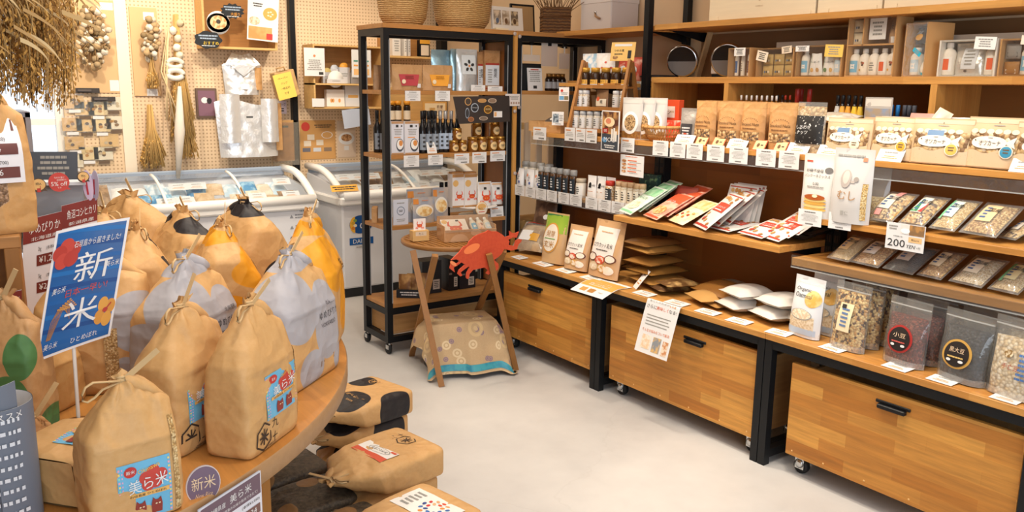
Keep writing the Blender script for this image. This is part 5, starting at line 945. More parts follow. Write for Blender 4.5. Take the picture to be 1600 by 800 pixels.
def flyer(label, pl, pr, py, w_, h_, fold, prints, yaw=-90, drop=True):
    y = PX((pl+pr)/2, py, 2.706).y; t = MB()
    def curve(v):   # path of the sheet: flat on the counter then bent down over the edge
        s = v*h_
        if s > h_-fold: q = s-(h_-fold); return (q-.012, .004+.0*q)
        q = (h_-fold)-s; return (-.012-q*math.sin(.28 if drop else 1.15), .004-q*math.cos(.28 if drop else 1.15)+.012*(1-math.exp(-q*20)))
    f = lambda x, z: None
    def P(x, z, off):
        a = curve(z/h_); b = curve(min(1, z/h_+.01)); dx, dz = b[0]-a[0], b[1]-a[1]; L = math.hypot(dx, dz) or 1; return (x, a[0]-off*dz/L, a[1]+off*dx/L)
    def patch(x0, x1, z0, z1, mat, off, n=8): t.grid(lambda u, v: P(x0+(x1-x0)*u, z0+(z1-z0)*v, off), 2, n, mat)
    patch(-w_/2, w_/2, 0, h_, PAPER, 0, 24); patch(-w_/2, w_/2, 0, h_, PAPER, -.0006, 24)
    def tx(s, cx, cz, hh, mat, wd=None):
        vs, fs, tw, th = text_mesh(s); k = hh/th; kx = k if wd is None else wd/tw; t.add([P(cx+x*kx, cz+z*k, .0016) for x, z in vs], fs, mat)
    prints(patch, tx, w_, h_); o = t.build('flyer'); o.location = (2.706, y, ZC); o.rotation_euler = (0, 0, R(yaw)); return tag(o, label, 'flyer')
def pr1(P, T, w, h):
    P(-w*.48, w*.48, h*.34, h*.86, col('e6a34c', .6), .0008); T('ロウカット玄米', 0, h*.62, h*.05, PAPER, w*.5); T('食べ比べ', 0, h*.5, h*.07, PAPER, w*.6)
    for k, c in enumerate(('c99650', 'b07c3c')): P(-w*.32+w*.24*k, -w*.14+w*.24*k, h*.1, h*.26, col(c, .6), .001, 3)
    T('1袋180円', w*.28, h*.18, h*.04, col('8a6a4a', .6)); P(-w*.3, w*.3, h*.42, h*.435, PAPER, .001, 2)
flyer('orange and white flyer curling down from the counter joint', 902, 985, 440, .24, .20, .09, pr1, -90, False)
def pr2(P, T, w, h):
    T('あなたのお米が', -w*.1, h*.94, h*.045, GREYINK, w*.6); T('さらに', -w*.3, h*.83, h*.07, INK); T('美味しく', w*.03, h*.83, h*.07, col('d9602f', .6)); T('なる!', w*.34, h*.83, h*.07, INK); T('もち麦', w*.3, h*.93, h*.05, col('e0902f', .6))
    for k in range(4): P(-w*.38+.0*k, w*(.34-.05*(k % 2)), h*(.66-.055*k), h*(.678-.055*k), GREYINK, .001, 2)
    T('そんなお悩みをコレで解決', 0, h*.40, h*.055, col('d9702f', .6), w*.82); P(-w*.36, -w*.08, h*.08, h*.32, speck('eac9a4', 'f0e2d2', 60.0), .001, 4); P(-w*.02, w*.22, h*.06, h*.32, speck('8a8f94', 'd9b070', 40.0), .001, 4); P(w*.28, w*.44, h*.05, h*.3, speck('e6d3bc', 'c98a5a', 60.0), .001, 4)
flyer('white recipe flyer hanging straight down over the middle drawer', 1010, 1070, 475, .205, .265, .01, pr2, -90, True)
def rack(name, label, x0, x1, shelves, bottom=True, side=True):
    t = thing(name, label, 'shelf rack'); Y0, Y1, H = 4.15, 4.46, 1.80; p = .035
    for (x, y) in ((x0, Y0), (x1-p, Y0), (x0, Y1-p), (x1-p, Y1-p)):
        MB().box(x, x+p, y, y+p, .07, H, BLACK).box(x+p*.9*(x == x0)-.001, x+p*.9*(x == x0)+.0042, y-.0012, y, .3, H-.06, col('8d9296', .4)).build('post', t)
    def ring(z):
        m = MB(); m.box(x0+p, x1-p, Y0, Y0+p, z-p, z, BLACK); m.box(x0+p, x1-p, Y1-p, Y1, z-p, z, BLACK)
        m.box(x0, x0+p, Y0+p, Y1-p, z-p, z, BLACK); m.box(x1-p, x1, Y0+p, Y1-p, z-p, z, BLACK); return m
    ring(H).build('top_rail', t); MB().box(x0-.006, x1+.006, Y0-.006, Y1+.006, H, H+.024, OAKX, None, .001).build('top_board', t)
    if bottom:
        ring(.105).build('bottom_rail', t); ring(.268).build('middle_rail', t)
    for z in shelves: MB().box(x0+.003, x1-.003, Y0+.004, Y1-.004, z-.022, z, OAKX, None, .001).build('shelf_board', t)
    if side: MB().box(x1-.012, x1-.004, Y0+p, Y1-p, .30, H-.04, wood('7d4a20', '8f5a2c', 'z', .1, .9, .5, 'y')).build('side_panel', t)
    for (x, y) in ((x0+.018, Y0+.018), (x1-.018, Y0+.018), (x0+.018, Y1-.018), (x1-.018, Y1-.018)):
        c = MB(); c.lathe([(.008, .05), (.008, .07)], CHROME, 10, TR(x, y, 0)); c.box(x-.014, x-.010, y-.012, y+.02, .03, .055, CHROME); c.box(x+.010, x+.014, y-.012, y+.02, .03, .055, CHROME); cc = c.build('caster', t); MB().lathe([(.012, -.01), (.029, -.009), (.031, 0), (.029, .009), (.012, .01)], RUBBER, 16, TR(x, y+.012, .031, 0, 90)).build('wheel', cc)
    return t
YF = 4.15
S1, S2, S3 = PY(612, 141, YF).z, PY(614, 242.5, YF).z, PY(614, 354, YF).z
rack('shelf_rack', 'black steel rack on casters with oak shelves behind the crab cutout', 2.09, 2.925, (S1, S2, S3, .292))
S1b = PY(840, 142, YF).z
rack('shelf_rack', 'black steel rack with an oak top in the corner beside the ladder rack', 2.958, 3.75 if False else 3.66-.02, (S1b, .95, .56), True, False)
m = MB(); m.box(2.930, 2.953, 4.14, 4.46, .01, 1.815, OAKV); tag(m.build('divider_panel'), 'thin upright oak panel between the two black racks', 'panel')
for i, (px, py) in enumerate(((804, 53), (813, 57), (804, 174), (812, 168), (804, 271))):
    m = MB(); m.lathe([(.011, 0), (.011, .006), (.009, .008)], col('b9a9a0', .4), 16, TR(0, 0, 0, 90)); q = PY(px, py, 4.14); tag(m.build('round_magnet', None, (q.x, 4.1395 if px < 808 else 4.1495, q.z)), 'round grey magnet on the %s, %s from the top' % (('oak panel between the racks', 'black post of the corner rack')[px > 808], ORD[(i//2 if px < 808 else i//2)]), 'magnet', 'round magnets')
cr = thing('wooden_crate', 'shallow oak box filling the lowest bay of the black rack', 'crate'); m = MB(); x0, x1 = 2.128, 2.885
m.box(x0, x1, 4.19, 4.20, .1075, .228, OAKXF); m.box(x0, x1, 4.42, 4.43, .1075, .228, OAKXF); m.box(x0, x0+.01, 4.20, 4.42, .1075, .228, wood('b98a55', 'c99a62', 'y', .08, .6, .5, 'z')); m.box(x1-.01, x1, 4.20, 4.42, .1075, .228, OAKXF); m.box(x0+.01, x1-.01, 4.20, 4.42, .1075, .115, OAKXF)
for a in ((x0+.005, x1-.005, .112, .122), (x0+.005, x1-.005, .214, .224)): m.box(a[0], a[1], 4.187, 4.19, a[2], a[3], col('c79a68', .5))
for a in (x0+.005, x1-.02): m.box(a, a+.015, 4.187, 4.19, .122, .214, col('c79a68', .5))
m.build('box', cr)
def cy(pl, pr, pt, pb, Y):
    a, b = PY(pl, pb, Y), PY(pr, pb, Y); c = PY((pl+pr)/2, pt, Y); d = PY((pl+pr)/2, pb, Y); return (a.x+b.x)/2, abs(a.x-b.x), c.z-d.z
def up(name, label, cat, mb, pl, pr, pb, Y, z, rz=0, group=None, rx=0):
    return simple(name, label, cat, [('p', mb)], (PY((pl+pr)/2, pb, Y).x, Y, z), rz, group, (rx, 0, rz))
def kp(w_, h_, c, lab=None, seed=0, base='b98d5e'):
    m = MB(); S = pouch_body(m, w_, h_, .05, kraft(base), seed, .003)
    if lab: m.dpoly(S, [(-w_*.34, h_*.62), (-w_*.26, h_*.18), (w_*.26, h_*.18), (w_*.34, h_*.62)][::-1], col(lab, .6), .008); m.lines(S, -w_*.2, w_*.2, h_*.44, h_*.58, 2, col('8a3a30' if lab[0] == 'b' else 'b57a1c', .6), 3, None, .0088); m.dell(S, -w_*.2, h_*.34, .012, .012, col('e8d8b8', .6), .0088, 12); m.drect(S, w_*.26, w_*.38, h_*.1, h_*.26, PAPER, .006)
    return m
Yp_ = YF+.055
def put(label, name, pl, pr, pt, pb, z, Y, fn, cat='pouch', rz=0, group=None, rx=0):
    x, w_, h_ = cy(pl, pr, pt, pb, Y); h_ = PY((pl+pr)/2, pt, Y).z-z; m = fn(w_, h_); return up(name, label, cat, m, pl, pr, pb, Y, z, rz, group, rx)
put('kraft pouch with a red label on the top shelf of the black rack', 'kraft_pouch', 613, 660, 101, 141, S1, Yp_, lambda w, h: kp(w, h, 0, 'b8434a', 1))
put('kraft pouch with a yellow label on the top shelf of the black rack', 'kraft_pouch', 661, 707, 102, 142, S1, Yp_, lambda w, h: kp(w, h, 0, 'eba43a', 2))
put('kraft pouch turned sideways behind the corner post of the black rack', 'kraft_pouch', 578, 612, 102, 141, S1, YF+.16, lambda w, h: kp(w, h, 0, None, 3, '9c7a5c'), 'pouch', 30)
put('light blue foil pouch behind the yellow labelled kraft pouch', 'foil_pouch', 674, 706, 78, 141, S1, YF+.15, lambda w, h: (lambda m: (pouch_body(m, w, h, .05, foil('a9cfe0', .3), 4, .004), m.drect(FLAT(-.027), -w*.3, w*.3, h*.3, h*.6, col('6f9ac0', .5)), m)[2])(MB()))
def silver(w, h):
    m = MB(); S = pouch_body(m, w, h, .05, foil('cfd6da', .3), 6, .004); m.drect(S, -w*.3, w*.38, h*.4, h*.86, col('cdd3d6', .5), .002, 5, 5)
    for k in range(5): a = 2*PI*k/5+.3; m.dell(S, w*.04+w*.17*math.cos(a), h*.60+w*.17*math.sin(a), w*.085, w*.06, INK, .004, 10, 1, None, 0, a)
    m.dell(S, w*.04, h*.60, w*.05, w*.05, col('d88a4a', .6), .004, 10); return m
put('silver pouch with a black flower print on the top shelf', 'foil_pouch', 713, 745, 77, 142, S1, YF+.06, silver); put('plain silver pouch just behind the flower printed one', 'foil_pouch', 704, 734, 77, 141, S1, YF+.12, lambda w, h: (lambda m: (pouch_body(m, w, h, .04, foil('b8dbe8', .3), 7, .004), m)[1])(MB()))
def brownbox(w, h):
    m = MB(); m.box(-w/2, w/2, 0, .05, 0, h, kraft('a8784a'), None, .002); S = FLAT(0); m.drect(S, -w*.44, w*.44, h*.14, h*.66, col('d9dde2', .6)); m.drect(S, -w*.44, w*.44, h*.64, h*.69, col('a8382c', .6), .001); m.drect(S, -w*.44, w*.44, h*.05, h*.08, col('a8382c', .6)); m.dtext(S, '蕎\n麦', w*.2, h*.45, h*.22, INK, .0014); m.lines(S, -w*.3, .0, h*.2, h*.55, 6, GREYINK, 2, None, .0014); return m
put('brown box with a white label, second from the right on the top shelf', 'tea_box', 746, 756, 81, 141, S1, YF+.12, brownbox, 'box'); put('brown box with a white label nearest the wood side panel', 'tea_box', 757, 781, 79, 141, S1, YF+.10, brownbox, 'box')
def pcy(label, pl, pr, pt, pb, Y, kind=0, rx=0, grp=None, rz=0):
    a, w_, h_ = cy(pl, pr, pt, pb, Y); price(label, (a, Y, PY((pl+pr)/2, pb, Y).z), w_, h_, (rx, 0, rz), kind, grp)
for pl, pr, pt, pb, l in ((633, 657, 142, 158, 'below the red labelled kraft pouch'), (680, 703, 142, 158, 'below the yellow labelled kraft pouch'), (631, 655, 243, 261, 'below the white rice bowl boxes'), (669, 692, 242, 258, 'below the dark bottles'), (710, 733, 240, 256, 'below the small honey jars'), (738, 760, 238, 255, 'below the middle honey jars'), (766, 789, 236, 252, 'below the honey jars by the side panel')): pcy('white price card on the rack edge %s' % l, pl, pr, pt, pb, YF-.004, 0 if pl < 700 else 1, 0, 'price cards on the black rack')
pcy('white price card standing before the silver flower pouch', 736, 758, 133, 148, YF+.006, 0, 0, 'price cards on the black rack'); pcy('white price card standing before the brown boxes', 762, 785, 135, 149, YF+.006, 0, 0, 'price cards on the black rack')
pcy('white card leaning against the dark bottles on the second rack shelf', 668, 683, 222, 241, YF+.02, 2, -12, None, 0)
def infocard(w, h): m = MB(); m.box(-w/2, w/2, 0, .001, 0, h, col('ddd6d2', .3)); S = FLAT(0); [m.dell(S, -w*.1+w*.17*k, h*.25, w*.06, h*.1, col('a88a78', .6), .001, 10) for k in range(4)]; m.lines(S, -w*.2, w*.42, h*.5, h*.85, 3, GREYINK, 2); m.dell(S, -w*.34, h*.4, w*.1, h*.22, col('d9a868', .6), .001, 12); return m
m = infocard(.105, .07); q = PY(805, 166, 4.11); simple('info_card', 'glossy pale information card clipped over the oak panel', 'card', [('p', m)], (q.x, 4.136, q.z), 0)
m = MB(); a = [PY(708, 151, 4.13), PY(796, 150, 4.13), PY(797, 190, 4.13), PY(717, 194, 4.13)]; cxx = sum(p.x for p in a)/4; czz = sum(p.z for p in a)/4
m.prism([(p.x-cxx, p.z-czz) for p in a][::-1], .004, col('3a3432', .35)); S = FLAT(0)
for k, (x, z, rx_, rz_, c, c2) in enumerate(((-.105, .045, .022, .022, 'd9a868', '4a4038'), (-.06, .03-.02, .026, .026, 'a9b4c0', '2a2c30'), (.03, .0, .028, .024, 'd9a24a', '6a4a1c'), (-.11, -.02, .014, .03, '9aa6b4', '3a3a3c'), (-.085, -.055, .02, .014, 'c98a5c', '8a5a3a'), (-.01, .05, .03, .012, 'd0a26a', 'b88a52'), (.06, .05, .03, .014, 'cdb9a4', '8a7460'), (.0, -.05, .03, .012, 'bfae9c', '7a6a5c'))):
    m.dell(S, x, z, rx_, rz_, col(c, .4), .001, 18); m.dell(S, x, z, rx_*.82, rz_*.82, col(c2, .5), .0016, 18)
m.dtext(S, 'GOLDEN', .03, .002, .008, col('f0dca8', .5), .0022, .034); m.dtext(S, 'Champion', -.06, .01, .008, PAPER, .0022, .036); m.drect(S, .07, .13, -.045, -.01, PAPER, .002); m.drect(S, .074, .09, -.04, -.015, col('e0a86a', .6), .0024)
simple('badge_board', 'dark sheet of award badge stickers hanging across the black rack', 'sticker sheet', [('p', m)], (cxx, 4.13, czz), 0)
def bowlbox(w, h):
    m = MB(); m.box(-w/2, w/2, 0, w*.9, 0, h, col('d9d9df', .5), None, .001); S = FLAT(0); m.drect(S, -w*.49, w*.49, h*.93, h*.999, col('b98f66', .6)); m.drect(S, -w*.49, w*.49, 0, h*.05, col('b98f66', .6)); m.dell(S, w*.16, h*.28, w*.30, h*.2, col('4a4f58', .5), .001, 20); m.dell(S, w*.16, h*.30, w*.25, h*.155, col('f0ede8', .5), .0014, 20); m.dell(S, w*.22, h*.34, w*.15, h*.09, col('d98f4a', .5), .0018, 14); m.drect(S, -w*.3, w*.2, h*.505, h*.53, col('e0963c', .6)); m.drect(S, -w*.15, w*.05, h*.82, h*.90, INK); m.dpoly(S, [(w*.3, h*.83), (w*.38, h*.86), (w*.3, h*.89), (w*.22, h*.86)], INK); m.lines(S, -w*.3, w*.35, h*.58, h*.78, 4, GREYINK, 2); return m
put('white rice bowl box beside the corner post on the second shelf', 'food_box', 612, 632, 190, 242, S2, YF+.03, bowlbox, 'food box', 0); put('white rice bowl box beside the dark bottles on the second shelf', 'food_box', 633, 655, 190, 242, S2, YF+.012, bowlbox, 'food box', 0)
def dbottle(px, Y, H, r, cap, lab, label, grp):
    t = thing('bottle', label, 'bottle', (PY(px, 238, Y).x, Y, S2), 0, grp); MB().lathe([(r*.93, 0), (r, .004), (r, H*.56), (r*.5, H*.7), (r*.42, H*.74), (r*.42, H*.9)], col('15161a', .12, 0, .6), 14).build('glass', t); MB().lathe([(r*.47, H*.80), (r*.5, H*.99), (r*.4, H)], col(cap, .3, .4 if cap[0] == 'c' else 0), 12).build('cap', t)
    b = MB(); S = lambda x, z: -math.sqrt(max(1e-9, r*r-x*x)); b.drect(S, -r*.92, r*.92, H*.08, H*.46, col(lab, .5), .0007, 8); b.lines(S, -r*.4, r*.4, H*.12, H*.42, 3, INK, 2, None, .0014); b.build('label', t); return t
t0 = None
for i, (px, Y) in enumerate(((660, 4.2), (670, 4.2), (680, 4.2), (664, 4.28), (675, 4.28), (590, 4.36), (598, 4.34))):
    l = ['dark bottle with grey label beside the rice bowl boxes, front row', 'second dark bottle in the front row from the rice bowl boxes', 'third dark bottle in the front row from the rice bowl boxes', 'dark bottle in the rear row nearest the rice bowl boxes', 'dark bottle in the rear row beyond the first', 'dark bottle standing behind the corner post of the rack', 'dark bottle beside the one behind the corner post'][i]
    if not t0: t0 = dbottle(px, Y, .235, .022, '1a1b1e', '8d97a3', l, 'dark bottles on the black rack')
    else: dup(t0, (PY(px, 238, Y).x, Y, S2), l)
t0 = None
for i, (px, Y) in enumerate(((688, 4.23), (696, 4.22), (705, 4.22), (714, 4.26))):
    l = 'dark bottle with a silver foil neck, %s from the rice bowl boxes' % ORD[i]
    if not t0: t0 = dbottle(px, Y, .235, .022, 'c5c2be', 'a9b8cc', l, 'silver necked bottles')
    else: dup(t0, (PY(px, 238, Y).x, Y, S2), l)
def gjar(r, h, label, loc, grp):
    t = thing('honey_jar', label, 'jar', loc, 0, grp); MB().lathe([(r*.92, 0), (r, .004), (r, h*.74), (r*.9, h*.78)], col('7a4a18', .12, 0, .6), 16).build('glass', t); MB().lathe([(r*.94, h*.78), (r*.96, h*.96), (r*.88, h), (0, h)], col('c99a4c', .25, .8), 16).build('lid', t)
    b = MB(); S = lambda x, z: -math.sqrt(max(1e-9, r*r-x*x)); b.dell(S, 0, h*.38, r*.72, h*.28, col('e0bf86', .5), .0008, 14, 3); b.lines(S, -r*.4, r*.4, h*.3, h*.46, 2, INK, 2, None, .0016); b.build('label', t); return t
J = [(709, 4.19, 0, 'small'), (722, 4.19, 0, 'small'), (714, 4.19, 1, 'small'), (738, 4.19, 0, 'b'), (752, 4.19, 0, 'b'), (768, 4.19, 0, 'b'), (781, 4.19, 0, 'b'), (744, 4.23, 1, 'b'), (772, 4.22, 1, 'b')]
JL = ['small gold lidded honey jar nearest the dark bottles', 'small gold lidded honey jar beside the first small one', 'small gold lidded honey jar stacked on the small pair', 'gold lidded honey jar next to the small jars', 'gold lidded honey jar in the middle of the bottom row, left of centre', 'gold lidded honey jar second from the wood side panel', 'gold lidded honey jar nearest the wood side panel', 'gold lidded honey jar stacked over the middle of the shelf', 'gold lidded honey jar stacked nearest the wood side panel']
J0 = {}
for (px, Y, lv, k), l in zip(J, JL):
    r, h = (.028, .068) if k == 'small' else (.032, .085)
    loc = (PY(px, 238, Y).x, Y, S2+lv*(h+.0006))
    if k not in J0: J0[k] = gjar(r, h, l, loc, 'honey jars on the black rack')
    else: dup(J0[k], loc, l)
def certificate(w, h): m = MB(); m.box(-w/2, w/2, 0, .01, 0, h, col('cfd3de', .4)); S = FLAT(0); m.dell(S, w*.0, h*.55, w*.28, w*.28, col('8a94a4', .5), .001, 20, 1, None, .8); m.lines(S, -w*.14, w*.14, h*.5, h*.6, 2, INK, 2); m.lines(S, -w*.3, w*.3, h*.12, h*.25, 2, GREYINK, 2); m.lines(S, -w*.3, w*.3, h*.82, h*.9, 1, GREYINK, 5); return m
put('pale framed certificate with a laurel mark on the third shelf', 'certificate', 615, 638, 312, 350, S3, YF+.03, certificate, 'sign')
def soup(w, h):
    m = MB(); S = pouch_body(m, w, h, .03, speck('9aa0ac', 'b9aca0', 14.0), 5, .003); m.dell(S, 0, h*.48, w*.40, h*.24, col('e6e0d4', .5), .003, 22, 3); m.dell(S, 0, h*.46, w*.34, h*.19, speck('d9a860', 'efd9a8', 40.0), .004, 22, 3); m.drect(S, -w*.48, -w*.25, h*.74, h*.94, col('d98a3c', .5), .003, 2, 2); m.lines(S, -w*.1, w*.2, h*.84, h*.9, 1, col('d98a5a', .5), 2, None, .004); return m
put('front grey soup pouch with a yellow bowl picture', 'soup_pouch', 645, 679, 308, 352, S3, YF-.03+.06, soup); put('rear grey soup pouch with a yellow bowl picture', 'soup_pouch', 636, 676, 295, 350, S3, YF+.09, soup); put('tall pale soup pouch beside the two grey ones', 'soup_pouch', 676, 700, 293, 350, S3, YF+.06, soup)
for i, px in enumerate((690, 698)): t = thing('bottle', 'black capped dark bottle behind the soup pouches, %s one' % ('left', 'right')[i], 'bottle', (PY(px, 340, YF+.18).x, YF+.18, S3), 0, 'black capped bottles'); MB().lathe([(.02, 0), (.021, .003), (.021, .13), (.01, .16), (.01, .18)], col('1b1614', .12), 14).build('glass', t); MB().lathe([(.013, .175), (.013, .205), (0, .206)], BLACK, 12).build('cap', t)
cx_ = PY(745, 322, 4.25).x; zc = PY(745, 322, 4.25).z
t = thing('cake_stand', 'white two tier round stand carrying the crab boxes', 'stand', (cx_, 4.27, S3)); MB().lathe([(0, 0), (.10, .002), (.10, .008), (0, .009)], WHITE, 32).build('base_plate', t); MB().cyl((0, 0, .009), (0, 0, zc-S3-.006), .012, WHITE, 12).build('column', t); MB().lathe([(0, 0), (.125, .001), (.135, .008), (.132, .009), (0, .005)], WHITE, 36, TR(0, 0, zc-S3-.006)).build('upper_plate', t)
def crabprint(m, S, cx, cz, w, o=.001):
    OR = col('e0552c', .5); m.dell(S, cx, cz, w*.34, w*.22, OR, o, 18)
    for s_ in (-1, 1):
        m.dpoly(S, [(cx+s_*w*.2, cz+w*.08), (cx+s_*w*.42, cz+w*.22), (cx+s_*w*.36, cz+w*.5), (cx+s_*w*.24, cz+w*.6), (cx+s_*w*.30, cz+w*.36), (cx+s_*w*.28, cz+w*.24), (cx+s_*w*.14, cz+w*.18)][::s_], OR, o)
        for k in range(3): x = cx+s_*w*(.22+.12*k); m.dpoly(S, [(x, cz-w*.1), (x+s_*w*.1, cz-w*.3), (x+s_*w*.06, cz-w*.42), (x-s_*w*.0, cz-w*.3)][::s_], OR, o)
        m.dell(S, cx+s_*w*.1, cz-w*.02, w*.06, w*.05, col('f0a04c', .5), o+.0004, 10)
def crabbox(w, h):
    m = MB(); m.box(-w/2, w/2, 0, w*.7, 0, h, col('e6e2df', .5), None, .001); m.prism([(-w/2, h), (w/2, h), (w*.46, h*1.06), (-w*.46, h*1.06)][::-1], w*.5, kraft('b9824a'), TR(0, .005, 0)); S = FLAT(0); m.drect(S, -w*.499, w*.499, 0, h*.05, col('b98650', .6)); m.drect(S, -w*.499, w*.499, h*.9, h*.995, col('b98650', .6)); m.dell(S, -w*.22, h*.72, w*.24, w*.24, col('e6b870', .6), .001, 16); crabprint(m, S, w*.1, h*.32, w*.7, .0014); return m
put('tall white crab print box on the stand, the left of the pair', 'crab_box', 707, 725, 272, 322, zc+.003, 4.235, crabbox, 'food box'); put('tall white crab print box on the stand, beside the first', 'crab_box', 726, 745, 272, 322, zc+.003, 4.225, crabbox, 'food box')
def crabpouch(w, h): m = MB(); S = pouch_body(m, w, h, .03, col('e9e3de', .4), 3, .002); crabprint(m, S, w*.05, h*.34, w*.8, .003); m.drect(S, -w*.1, w*.1, h*.68, h*.78, INK, .003); m.drect(S, -w*.4, w*.4, h*.90, h*.95, col('e0a860', .5), .002, 4, 1); return m
put('white crab print pouch leaning beside the tall crab boxes', 'crab_pouch', 746, 767, 284, 321, zc+.003, 4.215, crabpouch); put('white crab print pouch tilted at the edge of the stand', 'crab_pouch', 768, 787, 285, 321, zc+.003, 4.24, crabpouch, 'pouch', -18)
q = PY(755, 327, 4.125); m = MB(); m.lathe([(0, 0), (.042, 0), (.042, .002), (0, .002)], col('e6c08a', .6), 26, TR(0, 0, 0, 90)); S = FLAT(-.002); m.dell(S, 0, 0, .038, .038, col('f0e3d0', .6), .0004, 24); m.dell(S, 0, .012, .03, .02, col('e6b26a', .6), .0006, 18); m.dtext(S, 'カニ汁', 0, .002, .014, INK, .001); m.lines(S, -.02, .02, -.022, -.012, 1, col('d9502f', .6), 2, None, .001)
simple('round_tag', 'round paper tag hanging before the crab boxes', 'tag', [('p', m)], (q.x, 4.142, q.z), 0)
pcy('white card leaning beside the crab stand on the third shelf', 767, 787, 323, 339, YF+.02, 1, -8)
m = MB(); m.box(-.05, .05, 0, .03, 0, .085, kraft('b98a58'), None, .001); m.drect(FLAT(0), .015, .035, .03, .05, INK); simple('paper_bag', 'small kraft paper bag at the far side of the third shelf', 'paper bag', [('p', m)], (PY(590, 345, 4.34).x, 4.34, S3), 60)
Z4 = .292
t = thing('snack_box', 'black display tray of chip packs on the lowest shelf', 'display box', (PY(640, 450, 4.27).x-.01, 4.225, Z4), 0, None, (0, 0, -38)); m = MB()
for a in ((-.09, .09, 0, .003, 0, .05), (-.09, .09, .117, .12, 0, .09), (-.09, -.087, .003, .117, 0, .05), (.087, .09, .003, .117, 0, .05), (-.087, .087, .003, .117, 0, .003)): m.box(*a, col('23262b', .5))
m.lines(FLAT(0), -.07, .04, .012, .04, 2, PAPER, 2); m.build('tray', t)
for k in range(3): m = MB(); pouch_body(m, .075, .13, .03, speck('8a5a2c', 'c99a5c', 18.0), k, .003); m.v = [(x-.045+.045*k, y+.04+.02*k, z+.004) for x, y, z in m.v]; m.build('chip_pack', t)
for i, (pl, pr, pt, c) in enumerate(((660, 690, 408, '22252a'), (701, 716, 404, '1c1717'), (718, 743, 408, '231f22'))):
    def db(w, h): m = MB(); m.box(-w/2, w/2, 0, .12, 0, h, col(c, .4), None, .001); S = FLAT(0); m.drect(S, w*.05, w*.4, h*.12, h*.42, col('c9b9a8', .6)); m.lines(S, w*.1, w*.35, h*.16, h*.38, 4, INK, 2, None, .0014); m.drect(S, -w*.45, -w*.15, h*.5, h*.56, col('7a6a60', .6)); return m
    put('dark food box with a pale code label, %s from the chip tray' % ORD[i], 'dark_box', pl, pr, pt, 448, Z4, 4.26, db, 'food box')
m = MB(); m.box(-.07, .07, 0, .008, 0, .16, col('1f2224', .5)); m.box(-.055, .055, -.004, 0, .0, .135, PAPER, TR(.012, -.02, .0, -6)); M = TR(.012, -.02, 0, -6); m.lines(FLAT(-.004), -.045, .045, .05, .12, 6, GREYINK, 2, M); m.drect(FLAT(-.004), -.03, .03, .122, .128, col('c9503a', .6), .001, 1, 1, M); m.drect(FLAT(-.004), -.015, .012, .012, .03, INK, .001, 1, 1, M)
simple('menu_stand', 'black menu stand with a white sheet on the corner rack', 'sign stand', [('p', m)], (PY(832, 141, 4.2).x, 4.21, S1b), 0)
for i, px in enumerate((857, 864, 871, 878)):
    t = thing('sauce_jar', 'dark sauce jar with a gold lid on the corner rack, %s from the menu stand' % ORD[i], 'jar', (PY(px, 141, 4.25).x, 4.25, S1b), 0, 'sauce jars on the corner rack'); MB().lathe([(.022, 0), (.024, .004), (.024, .07), (.015, .085)], col('2a1c16', .15), 14).build('glass', t); MB().lathe([(.017, .084), (.018, .105), (0, .106)], col('b98a4a', .3, .6), 14).build('lid', t); MB().lathe([(.0245, .015), (.0245, .055)], col('b9bcc2', .5), 14, None, True, False).build('label', t)
for i, (pl, pr, pt, pb, c) in enumerate(((812, 838, 86, 96, 'e9d8c0'), (840, 865, 68, 104, 'd8bd98'), (868, 884, 84, 108, 'ddc5a6'))):
    a, w_, h_ = cy(pl, pr, pt, pb, 4.2); m = MB(); m.box(-w_/2, w_/2, 0, .0012, 0, h_, clear(c, .45, .2)); zt = 1.765-PY((pl+pr)/2, pb, 4.2).z; m.box(-.004, .004, 0, .004, h_, zt, clear('e8e8e8', .5, .1)); m.box(-.012, .012, -.004, .008, zt-.018, zt, BLACK)
    simple('hanging_sheet', 'translucent sheet hanging by a clip under the corner rack top, %s' % ORD[i], 'hanging sheet', [('p', m)], (a, 4.165, PY((pl+pr)/2, pb, 4.2).z), 0, 'hanging sheets')
m = MB()
for k in range(4): m.box(-.16+.09*k, -.12+.09*k, 0, .015, .0, .34, col('dbc3a8', .6))
m.box(-.18, .18, .015, .03, .30, .34, PINEX); m.box(-.18, .18, .015, .03, .02, .06, PINEX); m.box(-.18, .18, .03, .2, 0, .02, PINEX)
simple('slatted_crate', 'pale slatted wooden crate on the middle shelf of the corner rack', 'crate', [('p', m)], (3.14, 4.21, .95), 0)
m = MB(); m.box(-.16, .16, 0, .2, 0, .13, PINEX, None, .002); m.box(-.12, .12, -.004, 0, .05, .08, col('8a6238', .6)); simple('wooden_box', 'pale wooden box on the lowest shelf of the corner rack', 'box', [('p', m)], (3.16, 4.2, .56), 0)
TOPZ = 1.8245
